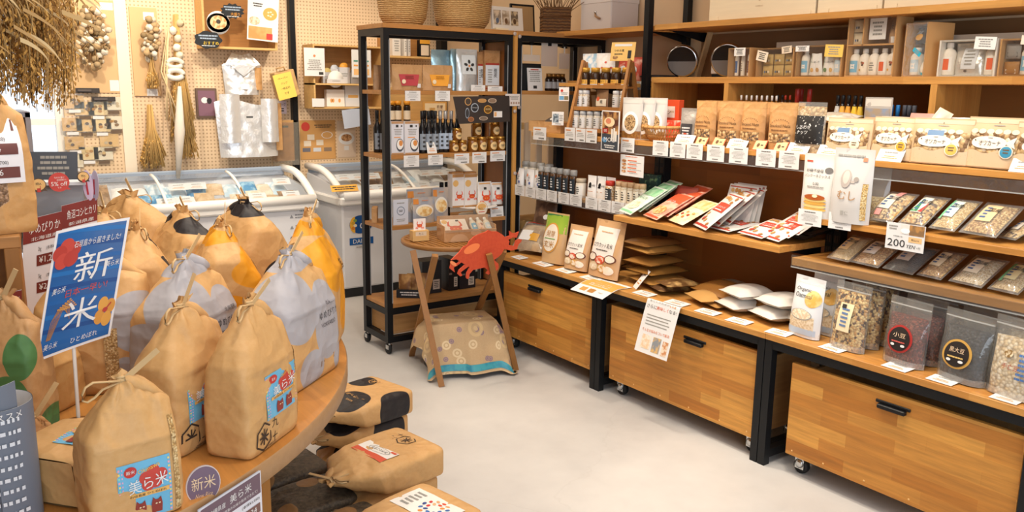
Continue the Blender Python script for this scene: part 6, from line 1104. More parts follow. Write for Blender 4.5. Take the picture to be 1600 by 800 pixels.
def basket(label, pl, pr, pb, h, flare, Y):
    x, w_, _ = cy(pl, pr, pb-20, pb, Y); r = w_/2/flare; t = thing('woven_basket', label, 'basket', (x, Y, TOPZ), 0, 'woven baskets'); W = weave('dcb67c', 'a2763e', 190.0); m = MB(); n = 48; prof = [(0, .004), (r*.6, .001), (r*.82, .006), (r, .045), (r*1.08, .12), (r*flare*1.06, h)]
    P = []
    for k in range(len(prof)-1):
        for q in range(5): f = q/5; P.append((prof[k][0]*(1-f)+prof[k+1][0]*f, prof[k][1]*(1-f)+prof[k+1][1]*f))
    P.append(prof[-1]); P = P+[(a-.01, b) for a, b in P[::-1][:12]]
    m.lathe(P, W, n, None, True, False); o = m.build('woven_body', t); o.scale = (1, .78, 1)
    h_ = MB(); h_.tube([(r*flare*1.06*math.cos(k*PI/16), r*flare*1.06*math.sin(k*PI/16), h) for k in range(32)], .014, W, 8, True); o = h_.build('rim', t); o.scale = (1, .78, 1)
    for s_ in (-1, 1):
        hh = MB(); hh.tube([(s_*r*flare*1.0, -.04, h-.02), (s_*r*flare*1.16, -.03, h+.03), (s_*r*flare*1.16, .03, h+.03), (s_*r*flare*1.0, .04, h-.02)], .012, W, 8); hh.build('handle', t)
basket('large woven basket on the black rack top nearest its corner post', 590, 668, 30, .26, 1.15, 4.31); basket('large woven basket on the black rack top beside the photo book', 679, 764, 36, .26, 1.12, 4.30)
m = MB(); h_ = .14; w_ = .24; m.box(-w_/2, w_/2, 0, .015, 0, h_, col('e6ddd0', .5)); S = FLAT(0)
for k in range(3): m.drect(S, -w_*.46+w_*.28*k, -w_*.22+w_*.28*k, h_*.25, h_*.85, speck(['d9c3a4', '9a8468', 'cbb28c'][k], ['8a7a68', 'd8c8b0', '6b5a48'][k], 30.0), .001); m.dell(S, -w_*.34+w_*.28*k, h_*.42, w_*.05, h_*.12, col(['5a6478', '6b4a2c', '5a3c22'][k], .5), .0014, 12)
m.box(-w_/2, -w_*.1, -.03, 0, 0, .01, col('efdcb4', .5)); simple('photo_book', 'open photo book standing on the rack top beside the baskets', 'book', [('p', m)], (PY(796, 46, 4.25).x, 4.26, TOPZ), 6, None, (-6, 0, 6))
m = MB(); m.box(-.09, .09, 0, .012, 0, .18, BLACK); m.box(-.078, .078, -.001, .001, .012, .168, col('b08a5a', .7)); simple('framed_picture', 'black framed picture leaning behind the photo book', 'picture frame', [('p', m)], (PY(818, 47, 4.4).x, 4.40, TOPZ), 0, None, (-5, 0, 0))
t = thing('plant_basket', 'square brown rush basket of dried twigs on the corner rack top', 'plant basket', (PY(864, 50, 4.3).x, 4.28, TOPZ), -28)
m = MB(); WB = weave('7d5426', '4a2c10', 110.0)
for a in ((-.085, .085, -.07, -.062), (-.085, .085, .062, .07), (-.085, -.077, -.062, .062), (.077, .085, -.062, .062)): m.box(a[0], a[1], a[2], a[3], 0, .16, WB)
m.box(-.077, .077, -.062, .062, 0, .008, WB); m.tube([(-.085, -.07, .105), (.085, -.07, .105), (.085, .07, .105), (-.085, .07, .105)], .006, col('5a3818', .7), 6, True); m.build('basket', t)
m = MB(); rn = random.Random(5)
for k in range(46):
    a, b = rn.uniform(-.06, .06), rn.uniform(-.05, .05); tx, ty, tz = a*3.2+rn.uniform(-.05, .05), b*3.2+rn.uniform(-.05, .05), rn.uniform(.22, .42); m.tube([(a, b, .02), (a*1.5, b*1.5, .14), (tx, ty, tz)], [.003, .0025, .0012], col('6b4c2c', .8), 5)
    if k % 3 == 0: m.lathe([(0, -.006), (.012, 0), (.008, .01), (0, .014)], col(('e8e2d0', 'c9b48a', '8f8a3c')[k % 9//3], .7), 7, TR(tx, ty, tz, rn.uniform(-60, 60), rn.uniform(-60, 60)))
m.build('dried_twigs', t)
TW = wood('8a5c2c', '9c6c38', 'y', .05, .6, .45, 'x', .7); TZ2 = .71
t = thing('folding_table', 'round wooden folding table with crossed legs before the black rack', 'table', (2.30, 3.80, 0), 0)
m = MB(); m.lathe([(0, TZ2-.025), (.262, TZ2-.025), (.27, TZ2-.018), (.27, TZ2-.004), (.265, TZ2), (.252, TZ2), (.25, TZ2-.004), (0, TZ2-.004)], TW, 48)
for k in range(15): a = -.21+.03*k; L = math.sqrt(.245**2-a*a); m.box(a-.010, a+.010, -L, L, TZ2-.004, TZ2-.001, TW)
m.build('table_top', t); MB().box(-.05, .05, -.05, .05, TZ2-.055, TZ2-.025, TW).build('hinge_block', t)
G = [PZ(643, 556, 0), PZ(690, 604, 0), PZ(806, 578, 0)]; G.append(G[0]+G[2]-G[1]); G = [g-Vector((2.30, 3.80, 0)) for g in G]
TPS = [Vector((.17, -.14, TZ2-.03)), Vector((-.17, -.05, TZ2-.03)), Vector((.06, .2, TZ2-.03)), Vector((.2, .02, TZ2-.03))]
TT = Vector((2.30, 3.80, 0)); ZL = TZ2-.026
LEGS = [(G[0], PZ(680, 399, ZL)-TT), (G[1], PZ(645, 391, ZL)-TT), (G[2], PZ(764, 397, ZL)-TT), (PZ(724, 536, 0)-TT, PZ(787, 392, ZL)-TT)]
for g, tp in LEGS: MB().bar((g.x, g.y, 0), tp, .03, .02, TW, (0.4, 1, 0)).build('leg', t)
def on_table(px, py): return PZ(px, py, TZ2)
t = thing('display_box', 'small kraft holder with a crab picture on the round table', 'display box', (on_table(658, 377).x, on_table(658, 377).y, TZ2), 0, None, (0, 0, -8)); m = MB(); m.box(-.045, .045, 0, .05, 0, .055, PINEX, None, .001); S = FLAT(0); m.drect(S, -.03, .03, .028, .05, col('d9c3a8', .6)); m.dtext(S, 'カニ', 0, .039, .012, INK); m.build('holder', t)
m = MB(); m.box(-.033, .033, .02, .024, .05, .115, col('efe4dc', .5)); S = FLAT(.02); crabprint(m, S, 0, .078, .04, .001); m.build('picture_card', t)
bl, br = on_table(690, 381), on_table(779, 373); t = thing('gift_box', 'open kraft gift box of crab soup and three bottles on the round table', 'gift box', ((bl.x+br.x)/2, (bl.y+br.y)/2, TZ2), 0, None, (0, 0, -14)); W_, D_, Hb = .285, .14, .062; m = MB(); KB3 = kraft('b98a5c')
for a in ((-W_/2, W_/2, 0, .005, 0, Hb), (-W_/2, W_/2, D_-.005, D_, 0, Hb+.055), (-W_/2, -W_/2+.005, .005, D_-.005, 0, Hb+.02), (W_/2-.005, W_/2, .005, D_-.005, 0, Hb+.02), (-W_/2+.005, W_/2-.005, .005, D_-.005, 0, .005)): m.box(*a, KB3)
m.dell(FLAT(0), -.06, .0, .05, .04, col('c9a27c', .6), .001, 18, 1, None, 0, 0, 0, PI); m.dell(FLAT(0), .03, .045, .03, .018, col('cfa886', .6), .001, 14); m.build('box', t)
M = TR(0, .012, Hb-.028, -58); m = MB(); m.box(-W_*.46, W_*.02, 0, .02, 0, .125, col('efe6df', .5), M); S = FLAT(0); b0 = len(m.v); crabprint(m, S, -W_*.22, .05, .10, .001); m.dell(S, -W_*.4, .105, .016, .016, col('e6b870', .6), .001, 12); m.drect(S, -W_*.18, -W_*.12, .105, .118, INK); m.v[b0:] = [tuple(M @ Vector(p)) for p in m.v[b0:]]; m.build('soup_box', t)
for k in range(3):
    m = MB(); rice_bottle(m, W_*(.13+.135*k), 0, .018, .125, (('6fb0d8', 'star'), ('f0c8b4', 'dots'), ('c9dcec', 'star'))[k]); m.v = [tuple(M @ Vector(p)) for p in m.v]; m.build('drink_bottle', t)
m = MB(); M2 = M @ TR(0, -.028, 0); m.box(-W_*.49, W_*.49, 0, .001, -.01, .125, clear('f6f4f0', .05, .08), M2); m.build('clear_lid', t)
CP = {'b': [(700,445),(780,370),(830,305),(872,288),(885,255),(940,200),(1010,168),(1062,152),(1090,131),(1122,147),(1180,146),(1230,176),(1270,210),(1310,250),(1300,282),(1250,332),(1226,380),(1192,412),(1130,452),(1100,476),(1040,522),(940,546),(862,502),(800,462),(758,436)],
 'k1': [(1262,206),(1312,190),(1309,140),(1342,164),(1372,164),(1408,148),(1382,212),(1342,208),(1285,240)], 'k2': [(1300,285),(1360,298),(1376,240),(1412,224),(1438,232),(1428,256),(1402,282),(1386,330),(1330,346),(1245,328)],
 'l1': [(1105,470),(1150,500),(1166,530),(1158,560),(1180,552),(1196,520),(1192,482),(1145,440)], 'l2': [(1040,516),(1086,550),(1064,584),(1090,597),(1120,572),(1116,540),(1085,482)], 'l3': [(895,520),(862,580),(858,628),(872,642),(888,630),(892,590),(935,540)], 'l4': [(850,488),(782,550),(770,588),(796,614),(816,606),(800,572),(880,512)], 'c1': [(800,446),(768,478),(700,478),(688,530),(740,572),(726,522),(764,502),(806,470)]}
CY = 3.47; ccx = PY(760, 400, CY)
def cpt(p): q = PY(600+p[0]/6.667, 340+p[1]/6.667, CY); return (q.x-ccx.x, q.z-ccx.z)
t = thing('crab_cutout', 'orange red crab shaped board hung at the front of the round table', 'crab sign', (ccx.x, CY, ccx.z)); CRB = speck('c4472a', 'c94d2d', 60.0); m = MB(); m.prism([cpt(p) for p in CP['b']], .008, CRB); m.build('body', t)
for k, nm in (('k1', 'claw'), ('k2', 'arm'), ('c1', 'claw'), ('l1', 'leg'), ('l2', 'leg'), ('l3', 'leg'), ('l4', 'leg')): MB().prism([cpt(p) for p in CP[k]], .0075, CRB, TR(0, .0004, 0)).build(nm, t)
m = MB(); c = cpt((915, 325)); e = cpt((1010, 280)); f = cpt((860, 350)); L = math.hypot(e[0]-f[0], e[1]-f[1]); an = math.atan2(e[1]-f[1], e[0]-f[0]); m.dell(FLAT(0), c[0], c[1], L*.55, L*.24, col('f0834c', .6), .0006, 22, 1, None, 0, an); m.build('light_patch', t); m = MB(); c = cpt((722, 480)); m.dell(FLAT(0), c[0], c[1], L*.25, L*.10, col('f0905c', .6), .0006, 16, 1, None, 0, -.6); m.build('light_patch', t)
MB().tube([(0, .004, .02), (-.02, .06, .10), (-.03, .10, TZ2-ccx.z-.01)], .0015, col('d8c8a8', .6), 5).build('hanging_string', t)
x0, x1, y0, y1, zt = 0, .335, 0, .20, .275
CRL = (2.135, 3.715, 0); CRR = (0, 0, -15)
t = thing('plastic_crate', 'black plastic crate under the printed cloth', 'crate', CRL, -15); m = MB(); PL = col('2b2e31', .5)
for k in range(6): m.box(x0+.0, x0+.008, y0+.005+.03*k, y0+.023+.03*k, .02, zt-.03, PL);
m.box(x0, x1, y0, y1, 0, .02, PL); m.box(x0, x1, y0, y1, zt-.03, zt, PL); m.box(x0+.01, x1, y0, y0+.01, .02, zt-.03, PL); m.box(x0+.01, x1, y1-.01, y1, .02, zt-.03, PL); m.box(x1-.01, x1, y0+.01, y1-.01, .02, zt-.03, PL); m.build('crate', t)
@memo
def cloth_mat():
    t = NT('printed_cloth'); v = t.obj(); base = t.mix(t.ramp(t.noise(v, 260, 2), [(.4, (0, 0, 0, 1)), (.7, (.4, .4, .4, 1))]), 'bfa27c', 'cdb592')
    for (sc, th, c, off, lo) in ((7.0, .36, 'dcc7a2', (0, 0, 0), .18), (9.0, .30, '8a7486', (3, 5, 1), .13), (5.0, .30, 'd3b88a', (7, 2, 4), .22)):
        vo = t.n('ShaderNodeTexVoronoi'); vo.inputs['Scale'].default_value = sc; vo.voronoi_dimensions = '2D'; t.l(t.obj((1, 1, 1), off, (0, 0, 0), 'UV'), vo.inputs['Vector'])
        f = t.ramp(vo.outputs['Distance'], [(.05, (.9, .9, .9, 1)), (.07, (0, 0, 0, 1)), (lo*.55, (0, 0, 0, 1)), (lo*.6, (.9, .9, .9, 1)), (lo*.9, (.9, .9, .9, 1)), (lo, (0, 0, 0, 1))]); base = t.mix(f, base, c)
    t.set(base, .85, 0, .2); t.bump(t.noise(v, 300, 2), .3); return t.m
CL_ = MB(); cxm, cym = (x0+x1)/2, (y0+y1)/2; CW, CDp = .76, .66
def clothP(u, v, o=0.0):
    U, V = (u-.5)*CW+.04, (v-.5)*CDp-.055; hx_, hy_ = x1/2+.006, y1/2+.006
    ox, oy = max(0, abs(U)-hx_), max(0, abs(V)-hy_); sx, sy = (1 if U > 0 else -1), (1 if V > 0 else -1)
    drop = math.hypot(ox, oy); x, y = max(-hx_, min(hx_, U)), max(-hy_, min(hy_, V))
    out = (.012+.012*math.sin(U*23+1)*min(1, oy*12)+.014*math.sin(V*27)*min(1, ox*12))*min(1, drop/.05)+.26*drop
    if U > 0: out += .10*drop
    n_ = (ox/drop, oy/drop) if drop > 0 else (0, 0)
    z = zt+.004-max(0, drop-.008)*.93+.003*nz(U*8, V*8, 1.0)*(drop == 0)
    return (x+sx*n_[0]*out, y+sy*n_[1]*out, max(.012, z)+.0005*o)
def with_uv(o, nu, nv, u0, u1, v0, v1):
    uvl = o.data.uv_layers.new(name='weft'); W_1 = nu+1
    for lp in o.data.loops: i = lp.vertex_index % ((nu+1)*(nv+1)); uvl.data[lp.index].uv = (u0+(u1-u0)*(i % W_1)/nu, v0+(v1-v0)*(i//W_1)/nv)
    return o
M_ = Matrix.Translation(CRL) @ Euler((0, 0, R(-15))).to_matrix().to_4x4(); c0_ = M_ @ Vector((cxm, cym, 0))
CL_.grid(lambda u, v: clothP(u, v), 60, 60, cloth_mat()); cl = with_uv(CL_.build('printed_cloth', None, c0_, CRR), 60, 60, 0, CW, 0, CDp); tag(cl, 'beige lace printed cloth draped over the crate under the table', 'cloth')
sb = MB(); sb.grid(lambda u, v: tuple(Vector(clothP(u, .025+.055*v))+Vector((0, -.0025, .0))), 60, 4, speck('3f9aa8', '2f86a0', 30.0)); sb.build('teal_stripe', cl)
TC = Vector((-.28, 2.82, 0)); TRD = 1.40; ZT = .70
t = thing('round_table', 'large round oak table covered with kraft rice bags', 'table', TC)
m = MB(); TOPW = wood('bb7d3c', 'c98c48', 'y', .12, 1.6, .4, 'x'); EDGE = wood('a8835c', 'b08c66', 'x', .05, .6, .5, 'z', .6)
m.lathe([(0, ZT-.05), (TRD-.004, ZT-.05), (TRD, ZT-.046), (TRD, ZT-.004), (TRD-.003, ZT)], EDGE, 160, None, True, False); m.lathe([(TRD-.003, ZT), (0, ZT)], TOPW, 160, None, False, False); m.build('table_top', t)
v0 = math.atan2(1.98-2.82, .66+.28); m = MB(); pts = [(1.26*math.cos(v0+PI/2*k), 1.26*math.sin(v0+PI/2*k)) for k in range(4)]
m.add([(x, y, z) for z in (0, ZT-.05) for x, y in pts], [(k, (k+1) % 4, 4+(k+1) % 4, 4+k) for k in range(4)], wood('a06a30', 'b07a3c', 'z', .18, 1.2, .5, 'x')); m.build('panel_base', t)
def yaw_out(x, y): return math.degrees(math.atan2(y-TC.y, x-TC.x))+90
def bag_fns(w, d, h, seed, wob=1.0, tk=.64, full=0):
    def ab(t, sx=1):
        if t < .04: k = .93+.07*(t/.04)**.5; return w/2*k, d/2*k, 9
        if t < tk-.06: q = math.sin(PI*(t-.04)/(tk-.1)); return w/2*(1+.015*q), d/2*(1+.05*q), 9-4*(t/tk)
        s = max(0, (t-tk+.06)/(1.06-tk)); e = max(0, (t-(.82 if sx > 0 else tk+full))/(1-(.82 if sx > 0 else tk+full)))
        return w/2*(1-.07*s-.83*(e**1.0 if sx > 0 else e**1.25)), d/2*(1-.86*s**1.05)*(1+.05*(1-s)), 5-2.2*s
    def D(x, z, sg):
        t = z/h; s = max(0, (t-tk)/(1-tk)); am = (.0035+.012*min(1, s*2.2)+.004*max(0, 1-abs(t-.62)*6))*wob
        f = noise.voronoi(Vector((x*8.5+seed*3.1+z*3, sg*2.7, z*6.5+seed-x*2)))[0]; q = am*(.9-1.9*f[0])+.002*nz(x*30, sg, z*30)
        return q + (.009*wob*s*math.sin(x/w*34+seed)*(1-.3*s) if s > 0 else 0)
    def S(x, z):
        a, b, n = ab(max(0, min(1, z/h)), x); q = abs(x/a)
        return -b*(max(0.0, 1-q**n))**(1/n)-D(x, z, -1)*(1-min(1, q)**6)
    return ab, D, S
def twine(m, z, r, seed, mat, sgn=1, long=.08):
    rn = random.Random(seed); m.tube([(r*math.cos(k*PI/6), r*.75*math.sin(k*PI/6), z+.003*math.sin(k)) for k in range(12)], .0035, mat, 6, True); m.tube([(r*.9*math.cos(k*PI/6), r*.7*math.sin(k*PI/6), z+.007) for k in range(12)], .003, mat, 6, True)
    L = [(0, -r*.8, z)]+[(-sgn*(.012+.05*math.sin(PI*k/8)*1.0)*(1 if k < 9 else 1)-sgn*.012*k/8*2, -r*.8-.01*math.sin(PI*k/8), z-.004+.016*math.cos(PI*k/4-PI/2)-.004*k/8) for k in range(1, 9)]+[(0, -r*.8, z)]
    m.tube(L, .0032, mat, 6, False, None, .6); a = rn.uniform(.5, 1.1); m.bar((0, -r*.7, z), (sgn*long*math.cos(a), -r*.7-.008, z+long*math.sin(a)), .011, .002, mat, (0, 1, 0)); m.bar((0, -r*.7, z), (-sgn*.03, -r*.9-.01, z-.045), .009, .002, mat, (0, 1, 0))
def ear(m, w, d, h, sg, mat, seed, reach=.42, drop=.14):
    """folded paper wing running from the knot down to a shoulder"""
    def fn(u, v):
        x = sg*w*(.02+reach*u); zc = h*(1.0-(.17 if sg > 0 else .33)*u**.9); hh = h*(.030+.030*math.sin(PI*min(1, u*1.1)))*(1-u**4)+.001; th = (d*(.05+.16*math.sin(PI*u*.8))*(1-u**3))+.001; a = 2*PI*v
        return (x, -d*.02+th*math.cos(a)+.004*math.sin(9*u+seed)*(1-u), zc+hh*math.sin(a)*(1.3 if math.sin(a) > 0 else .8)+.007*nz(u*6, v*5, seed)*(1-u))
    m.grid(fn, 16, 12, mat, True)
def rice_bag(name, label, x, y, w, d, h, mat, seed, decals=None, yaw=None, strip=None, rot=None, z=ZT+.001, group=None, ears=((1, .44, .16), (-1, .34, .12)), tmat=None, wob=1.0, sgn=1, loc=None, tk=.64, twn=True, full=0):
    tmat = tmat or col('c9a878', .7); ab, D, S = bag_fns(w, d, h, seed, wob, tk, full)
    t = thing(name, label, 'rice bag', loc or (x, y, z), 0, group, rot or (0, 0, yaw_out(x, y) if yaw is None else yaw)); m = MB(); nu, nv = 72, 56
    def fn(u, v):
        tt = v*1.0; th = 2*PI*u-PI/2; c, s_ = math.cos(th), math.sin(th); a, b, n = ab(tt, c)
        X = a*math.copysign(abs(c)**(2/n), c); Y = b*math.copysign(abs(s_)**(2/n), s_); q = min(1, abs(X/a))
        Y += math.copysign(D(X, tt*h, -1 if s_ < 0 else 1)*(1-q**6), s_) if abs(s_) > 1e-6 else 0
        X += math.copysign(.004*wob*nz(Y*20, tt*7, seed+4)*min(1, tt*6), X)
        return (X, Y, tt*h)
    m.grid(fn, nu, nv, mat, True, None, True)
    ab0 = ab(0); m.grid(lambda u, v: (ab0[0]*1.9*(u-.5), ab0[1]*1.9*(v-.5), 0), 1, 1, mat, False)
    # paper fan above the knot
    m.grid(lambda u, v: ((w*(.05+.11*v))*math.cos(2*PI*u)+w*.05*v, (d*(.09-.06*v))*math.sin(2*PI*u)+.004*math.sin(math.cos(2*PI*u)*9+seed)*v, h*(.985+.075*v)+.006*math.sin(math.cos(2*PI*u)*5+seed)*v), 28, 4, mat, True, None, True)
    for sg, rc, dp in ears: ear(m, w, d, h, sg, mat, seed+sg, rc, dp)
    m.build('paper_bag', t)
    if twn: tw = MB(); twine(tw, h*1.0, w*.055, seed, tmat, sgn); tw.build('twine_bow', t)
    if strip:
        x0, x1, z0, z1 = strip[:4]; sm = MB(); sm.drect(S, x0*w, x1*w, z0*h, z1*h, strip[4] if len(strip) > 4 else grain('cfae78', 'b58f58', 'e3c998', .0042), .0022, 5, 30); o = sm.build('clear_window', t)
    if decals: decals(t, S, w, h)
    return t
def logo(m, S, cx, cz, r, mat, tx=True):
    P = [(cx+r*math.sin(PI/3*k), cz+r*math.cos(PI/3*k)) for k in range(6)]
    def seg(a, b, t_): dx, dz = b[0]-a[0], b[1]-a[1]; L = math.hypot(dx, dz); nx, n2 = -dz/L*t_, dx/L*t_; n = 4; m.grid(lambda u, v: (lambda x, z: (x, S(x, z)-.0022, z))(a[0]+dx*u+nx*(1-2*v), a[1]+dz*u+n2*(1-2*v)), n, 1, mat, False)
    for k in range(6): seg(P[k], P[(k+1) % 6], r*.065)
    for k in range(4): a = PI/4*k; seg((cx-r*.6*math.sin(a), cz-r*.6*math.cos(a)), (cx+r*.6*math.sin(a), cz+r*.6*math.cos(a)), r*.07)
    if tx: m.dtext(S, '九', cx+r*1.45, cz+r*.55, r*.72, mat, .0022); m.dtext(S, '十', cx+r*1.45, cz-r*.5, r*.72, mat, .0022)
def chura_label(x0, x1, z0, z1, lg=True, lx=-.26):
    def f(t, S, w, h):
        m = MB(); X0, X1, Z0, Z1 = x0*w, x1*w, z0*h, z1*h; W_, H_ = X1-X0, Z1-Z0; BL = col('6db3d6', .5); px = lambda u: X0+W_*u; pz = lambda v: Z0+H_*v
        m.drect(S, X0, X1, Z0, Z1, BL, .0018, 10, 10)
        for k in range(14): m.drect(S, px(.015), px(.05), pz(.03+.068*k), pz(.065+.068*k), col(['f0d070', 'e8a4b4', '8fd0b0'][k % 3], .6), .0026); m.drect(S, px(.075), px(.10), pz(.03+.068*k), pz(.06+.068*k), col('d9a8c8', .6), .0026); m.drect(S, px(.95), px(.985), pz(.03+.068*k), pz(.065+.068*k), col(['e8a4b4', 'f0d070'][k % 2], .6), .0026)
        RD = col('c4453a', .5); DR = col('8f3a30', .6)
        for a, b in ((.52, .70), (.66, .78), (.80, .70), (.70, .60), (.56, .58)): m.dell(S, px(a), pz(b), W_*.13, H_*.11, RD, .0028, 14, 2)
        m.dell(S, px(.24), pz(.86), W_*.12, H_*.09, col('bf3a34', .5), .003, 18, 2); m.dtext(S, '新米', px(.24), pz(.86), H_*.065, PAPER, .0042); m.dtext(S, 'Okinawa', px(.58), pz(.86), H_*.07, col('e6b850', .5), .0042, None, None, .2)
        m.dtext(S, '美ら米', px(.55), pz(.62), H_*.23, PAPER, .0046, W_*.74, None, .10); m.drect(S, px(.14), px(.94), pz(.40), pz(.475), col('e6b060', .5), .0034, 8, 1); m.dtext(S, '石垣島産 ひとめぼれ', px(.54), pz(.437), H_*.045, INK, .0046, W_*.68)
        for a in (.40, .70):  # a pair of small red lion shapes
            m.dpoly(S, [(px(a-.10), pz(.06)), (px(a+.09), pz(.06)), (px(a+.10), pz(.2)), (px(a+.07), pz(.33)), (px(a+.02), pz(.29)), (px(a-.03), pz(.29)), (px(a-.08), pz(.34)), (px(a-.11), pz(.22))], DR, .0034); m.dell(S, px(a-.02), pz(.22), W_*.02, H_*.014, col('e8d8b0', .6), .0044, 8); m.dell(S, px(a+.04), pz(.22), W_*.02, H_*.014, col('e8d8b0', .6), .0044, 8)
        m.build('label', t)
        if lg:
            p = MB(); K = col('3d2f25', .7); logo(p, S, lx*w, .115*h, w*.145, K); p.dtext(S, 'KOMEKUJU', (lx+.14)*w, .018*h, h*.026, K, .0022); p.build('print', t)
    return f
KR0 = kraft('c99b62')
rice_bag('rice_bag', 'tall kraft rice bag with blue label at the table edge beside the purple price card', .575, 1.822, .222, .115, .318, KR0, 1, chura_label(-.20, .42, .21, .53), None, (.445, .475, .1, .62))
rice_bag('rice_bag', 'kraft rice bag with blue label half hidden behind the tall front one', .452, 1.918, .222, .125, .308, KR0, 2, chura_label(-.34, .26, .22, .53, True, -.32), None, (.455, .48, .1, .6))
rice_bag('rice_bag', 'small kraft rice bag with blue label nearest the lower frame edge', .272, 1.618, .165, .105, .262, KR0, 3, chura_label(-.24, .34, .02, .46, False), yaw_out(.272, 1.618)-16, (.38, .44, .02, .72))
rice_bag('rice_bag', 'small kraft rice bag lying down behind the one nearest the frame edge', 0, 0, .17, .105, .235, KR0, 4, chura_label(-.05, .45, .2, .62, False), None, None, (-84, 0, -50), ZT, None, ((1, .34, .1),), None, .7, 1, PZ(66, 752, ZT+.052))
def E(*l): return tuple(l)
def grey_print(tx=True):
    def f(t, S, w, h):
        p = MB(); K = col('3b3a40', .7); p.dtext(S, '北海道産', .26*w, .60*h, h*.035, K, .0025); p.dtext(S, 'ゆめぴりか', .24*w, .51*h, h*.062, K, .0025, w*.40); p.dtext(S, 'HOKKAIDO', .20*w, .43*h, h*.034, K, .0025, w*.28); TN = col('8f6c4a', .8); logo(p, S, .14*w, .10*h, w*.10, TN); p.build('print', t)
    return f
def blobs(w, d, h, L): return tuple((x*w, y*d, z*h, rx*w, ry*d, rz*h) for x, y, z, rx, ry, rz in L)
LG = [(.22, -.5, .46, .29, .7, .33), (-.30, -.5, .66, .34, .8, .30), (-.5, .1, .30, .2, .6, .30), (.5, .3, .72, .3, .6, .18), (.0, .0, .97, .34, .9, .10), (-.12, -.5, .12, .24, .5, .15), (.45, -.4, .10, .14, .5, .12)]
GREY = 'a9a6aa'
def big(label, x, y, w, d, h, blobc, L, seed, dec=None, yaw=None, strip=None, base='c99b62', **k):
    return rice_bag('rice_bag', label, x, y, w, d, h, kraft(base, blobc, blobs(w, d, h, L)), seed, dec, yaw, strip, **k)
big('large kraft rice bag with grey spots and HOKKAIDO lettering at the table edge', .80, 2.185, .285, .17, .345, GREY, LG, 11, grey_print(), yaw_out(.80, 2.185)-20)
big('large grey spotted kraft rice bag second from the table edge', .545, 2.25, .27, .17, .35, GREY, LG, 12, grey_print(), yaw_out(.545, 2.25)-14)
def left_print(t, S, w, h): p = MB(); logo(p, S, -.30*w, .14*h, w*.13, col('9a6a3a', .8)); p.build('print', t)
big('grey spotted kraft rice bag with a clear rice window behind the blue poster', .355, 2.405, .27, .18, .36, GREY, [(.42, -.4, .52, .28, .7, .22), (-.1, -.5, .72, .16, .5, .10), (-.42, -.5, .36, .22, .6, .22), (.30, -.5, .10, .16, .5, .18), (.1, 0, .9, .2, .6, .08)], 13, left_print, -20, (.12, .24, .02, .66))
YE = 'dd961f'; LYE = [(.3, -.5, .30, .40, .8, .24), (-.16, -.5, .66, .42, .8, .22), (.5, .2, .66, .22, .6, .26), (-.5, .1, .3, .2, .6, .2), (.1, .2, .92, .4, .8, .08), (.45, -.4, .52, .10, .4, .2)]
def ye_print(t, S, w, h): p = MB(); p.dtext(S, '魚沼産', .36*w, .62*h, h*.10, col('6a4a1c', .7), .0025, None, None, -PI/2*0); p.build('print', t)
big('large yellow spotted kraft rice bag at the far table edge', .972, 2.46, .27, .18, .40, YE, LYE, 14, ye_print, yaw_out(.93, 2.48)-16)
big('yellow spotted kraft rice bag between the grey spotted ones and the black one', .755, 2.62, .30, .20, .365, YE, LYE, 15, ye_print, full=.12)
BK = '2a2628'; LBK = [(.28, -.5, .58, .34, .7, .26), (-.3, -.5, .28, .3, .7, .22), (-.35, -.4, .80, .2, .6, .08), (.3, .2, .93, .3, .7, .06), (.5, .1, .25, .2, .6, .2)]
big('black spotted kraft rice bag farthest along the table edge', .985, 3.10, .31, .20, .365, BK, [(.16, -.5, .66, .36, .9, .26), (-.45, -.4, .3, .2, .6, .2), (-.1, .1, .97, .30, .9, .09), (.5, .1, .7, .16, .8, .2)], 16, full=.12)
big('black spotted kraft rice bag behind the middle grey one', .53, 2.72, .30, .20, .36, BK, [(.02, -.5, .48, .30, .8, .24), (-.24, -.5, .74, .09, .6, .06), (.08, -.3, .90, .22, .9, .09), (.45, -.4, .6, .14, .7, .24), (-.5, 0, .2, .2, .7, .2)], 17, lambda t, S, w, h: (lambda p: (p.dtext(S, '産', .0, .36*h, h*.03, col('d9a050', .6), .003), p.dtext(S, 'コシヒカリ', .0, .30*h, h*.05, col('d9a050', .6), .003), p.build('print', t)))(MB()), full=.1)
big('black spotted kraft rice bag between the yellow one and the plain kraft one', .735, 2.98, .29, .20, .365, BK, [(.24, -.5, .66, .36, .9, .26), (-.25, -.5, .90, .30, .9, .10), (.4, .2, .95, .3, .9, .08), (-.5, .1, .35, .22, .7, .22)], 18, full=.12)
rice_bag('rice_bag', 'plain kraft rice bag with a long upright tie at the back of the table', .64, 3.32, .34, .20, .385, kraft('c99b62'), 19, full=.14)
rice_bag('rice_bag', 'plain kraft rice bag behind the red topped price boards', .50, 3.08, .28, .18, .365, kraft('c99b62'), 20, full=.1)
rice_bag('rice_bag', 'plain kraft rice bag seen under the blue poster', .215, 2.29, .16, .10, .20, kraft('c9985a'), 22, None, None)
GB_ = PZ(42, 690, ZT)+Vector((.0, .06, 0))
big('kraft rice bag with green spots behind the grey paper roll', GB_.x-.012, GB_.y, .15, .12, .32, '4f7a46', [(.30, -.5, .62, .22, .7, .16), (.12, -.5, .30, .32, .6, .20), (.45, 0, .1, .2, .6, .12)], 23, None, -30, None, 'b98a58')
SB_ = PZ(64, 742, ZT)+Vector((0, .03, 0))
rice_bag('rice_bag', 'small kraft rice bag standing beside the poster pole base', SB_.x, SB_.y, .062, .05, .115, kraft('b98450'), 24, None, 20)
